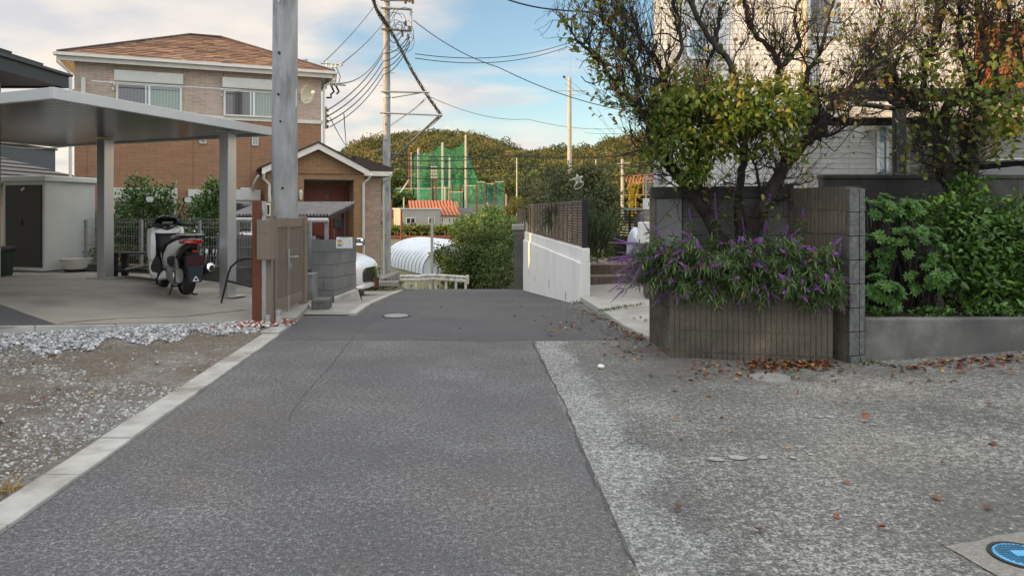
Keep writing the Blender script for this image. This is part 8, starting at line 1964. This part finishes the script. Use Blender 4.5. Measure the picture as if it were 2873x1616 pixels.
wire([(1140, 60, 34), (1092, 108, 34), (945, 235, 21.5)], .018, .55, 'sagging service wire to the lower insulator bar')
for k, (ym, ye) in enumerate(((150, 310), (172, 326), (192, 341), (210, 356))):
    wire([(1150, 95 + k * 10, 33.9), (1076, ym, 33.6), (918 + k * 3, ye, 21)], .02, .28, 'one of four parallel wires, number from the top: ' + ['highest', 'second', 'third', 'lowest'][k] if False else ['highest', 'second highest', 'second lowest', 'lowest'][k] + ' of four parallel wires to the brown house corner', grp='parallel wires to the house corner')
wire([(1160, 58, 34), (1400, 190, 34), (1760, 312, 34)], .02, .25, 'long black wire descending right from the utility pole')
wire([(1165, 152, 34), (1592, 122, 46), (1760, 108, 50)], .02, .5, 'upper of two level wires to the right')
wire([(1165, 164, 34), (1592, 132, 46), (1760, 120, 50)], .02, .55, 'lower of two level wires to the right')
wire([(1206, 272, 34), (1480, 335, 44), (1760, 357, 60)], .014, .35, 'faint wire from the middle arm to the right', 'cablegrey')
wire([(1425, 0, 9), (1560, 28, 9), (1760, 32, 9.5)], .010, .02, 'dark overhead wire at the top above the plum tree')
wire([(1390, -20, 9), (1425, 0, 9)], .010, .0, 'short upper end of the dark overhead wire')
wire([(965, 320, 21), (975, 440, 40), (980, 520, 60)], .014, .2, 'thin wire dropping from the house corner bracket', 'cablegrey')
wire([(926, 330, 21), (1000, 440, 40)], .014, .2, 'second thin wire dropping from the house corner bracket', 'cablegrey')
for k, (ya_, yb_) in enumerate(((446, 438), (456, 470), (466, 462), (492, 494), (428, 434))):
    wire([(1050, ya_, 80), (1450, yb_, 85), (1830, yb_ - 8, 90)], .05, .4, ['railway wire just above the net tops', 'railway wire across the tall net', 'second railway wire across the tall net', 'lower railway wire across the net', 'highest railway wire before the hill'][k], grp='wires along the railway')
for k, y in enumerate((385, 392, 400)):
    wire([(-20, y + 6, 40), (210, y - 10 + k * 9, 40)], .03, .2, ['top', 'middle', 'bottom'][k] + ' wire seen under the carport roof at left', 'cablegrey', grp='wires under the carport roof')
# wires on the brown house: two insulator bars and bracket
IB = empty('service_frame', px(925, 200, 21.3), 0, 'two insulator bars on the service mast beside the brown house', 'insulator frame')
o4 = Vector(IB.location); q = lambda x, y: px(x, y, 21.3) - o4
mb = MB(); mb.tube([q(900, 178), q(962, 182)], .028, 6); mb.tube([q(918, 236), q(970, 240)], .028, 6); mb.tube([q(917, 172), q(915, 250)], .02, 6); mb.build('bars', MT['galv'], IB)
mb = MB()
for x, y in ((932, 186), (943, 186), (956, 182), (930, 238), (941, 238)): mb = MB(); mb.lathe(q(x, y), [(0, -.06), (.05, -.04), (.03, 0), (.05, .04), (0, .06)], 8); mb.build('insulator', MT['dishmat'], IB)
mb = MB()
for (xa, ya_, xb, yb_) in ((933, 190, 941, 232), (944, 190, 951, 232), (930, 242, 929, 265), (943, 242, 944, 265), (928, 265, 916, 275)): a, b = q(xa, ya_), q(xb, yb_); mb.tube([a, a.lerp(b, .5) + Vector((.08, 0, -.05)), b], .012 if yb_ < 240 else .03, 5)
mb.build('drop_cables', MT['cable'], IB)
BRK = empty('wire_bracket', px(918, 330, 20.9), 0, 'small bracket with four insulators at the brown house corner', 'bracket')
o4 = Vector(BRK.location); q = lambda x, y: px(x, y, 20.9) - o4
mb = MB(); mb.tube([q(915, 300), q(915, 362)], .03, 6); mb.build('bar', MT['galv'], BRK); mb = MB()
for y in (310, 326, 341, 356): mb = MB(); mb.lathe(q(919, y), [(0, -.05), (.045, -.03), (.03, 0), (.045, .03), (0, .05)], 8); mb.build('insulator', MT['cablegrey'], BRK)
# antenna pole
AP = empty('antenna_pole', (px(1598, 0, 46).x, 46, -2.6), 0, 'lone pale concrete pole with television aerial above the olive tree', 'antenna pole')
zt = px(0, 218, 46).z + 2.6
mb = MB(); mb.tube([(0, 0, 0), (.0, 0, zt)], [.17, .115], 16); mb.build('shaft', MT['yellowpole'], AP, smooth=True)
mb = MB(); mb.tube([(.03, 0, zt), (.05, 0, zt + 1.4)], .014, 5); za = px(0, 258, 46).z + 2.6; mb.tube([(-1.25, -.15, za + .02), (1.1, -.15, za + .05)], .02, 5); mb.tube([(-.1, -.15, za - .2), (.75, -.15, za - .25)], .016, 5)
for k in range(9): x = .15 + k * .11; mb.tube([(x, -.35, za + .04), (x, .05, za + .04)], .010, 4); mb.tube([(x, -.15, za - .08), (x, -.15, za + .12)], .010, 4)
mb.build('aerial', MT['galv'], AP)
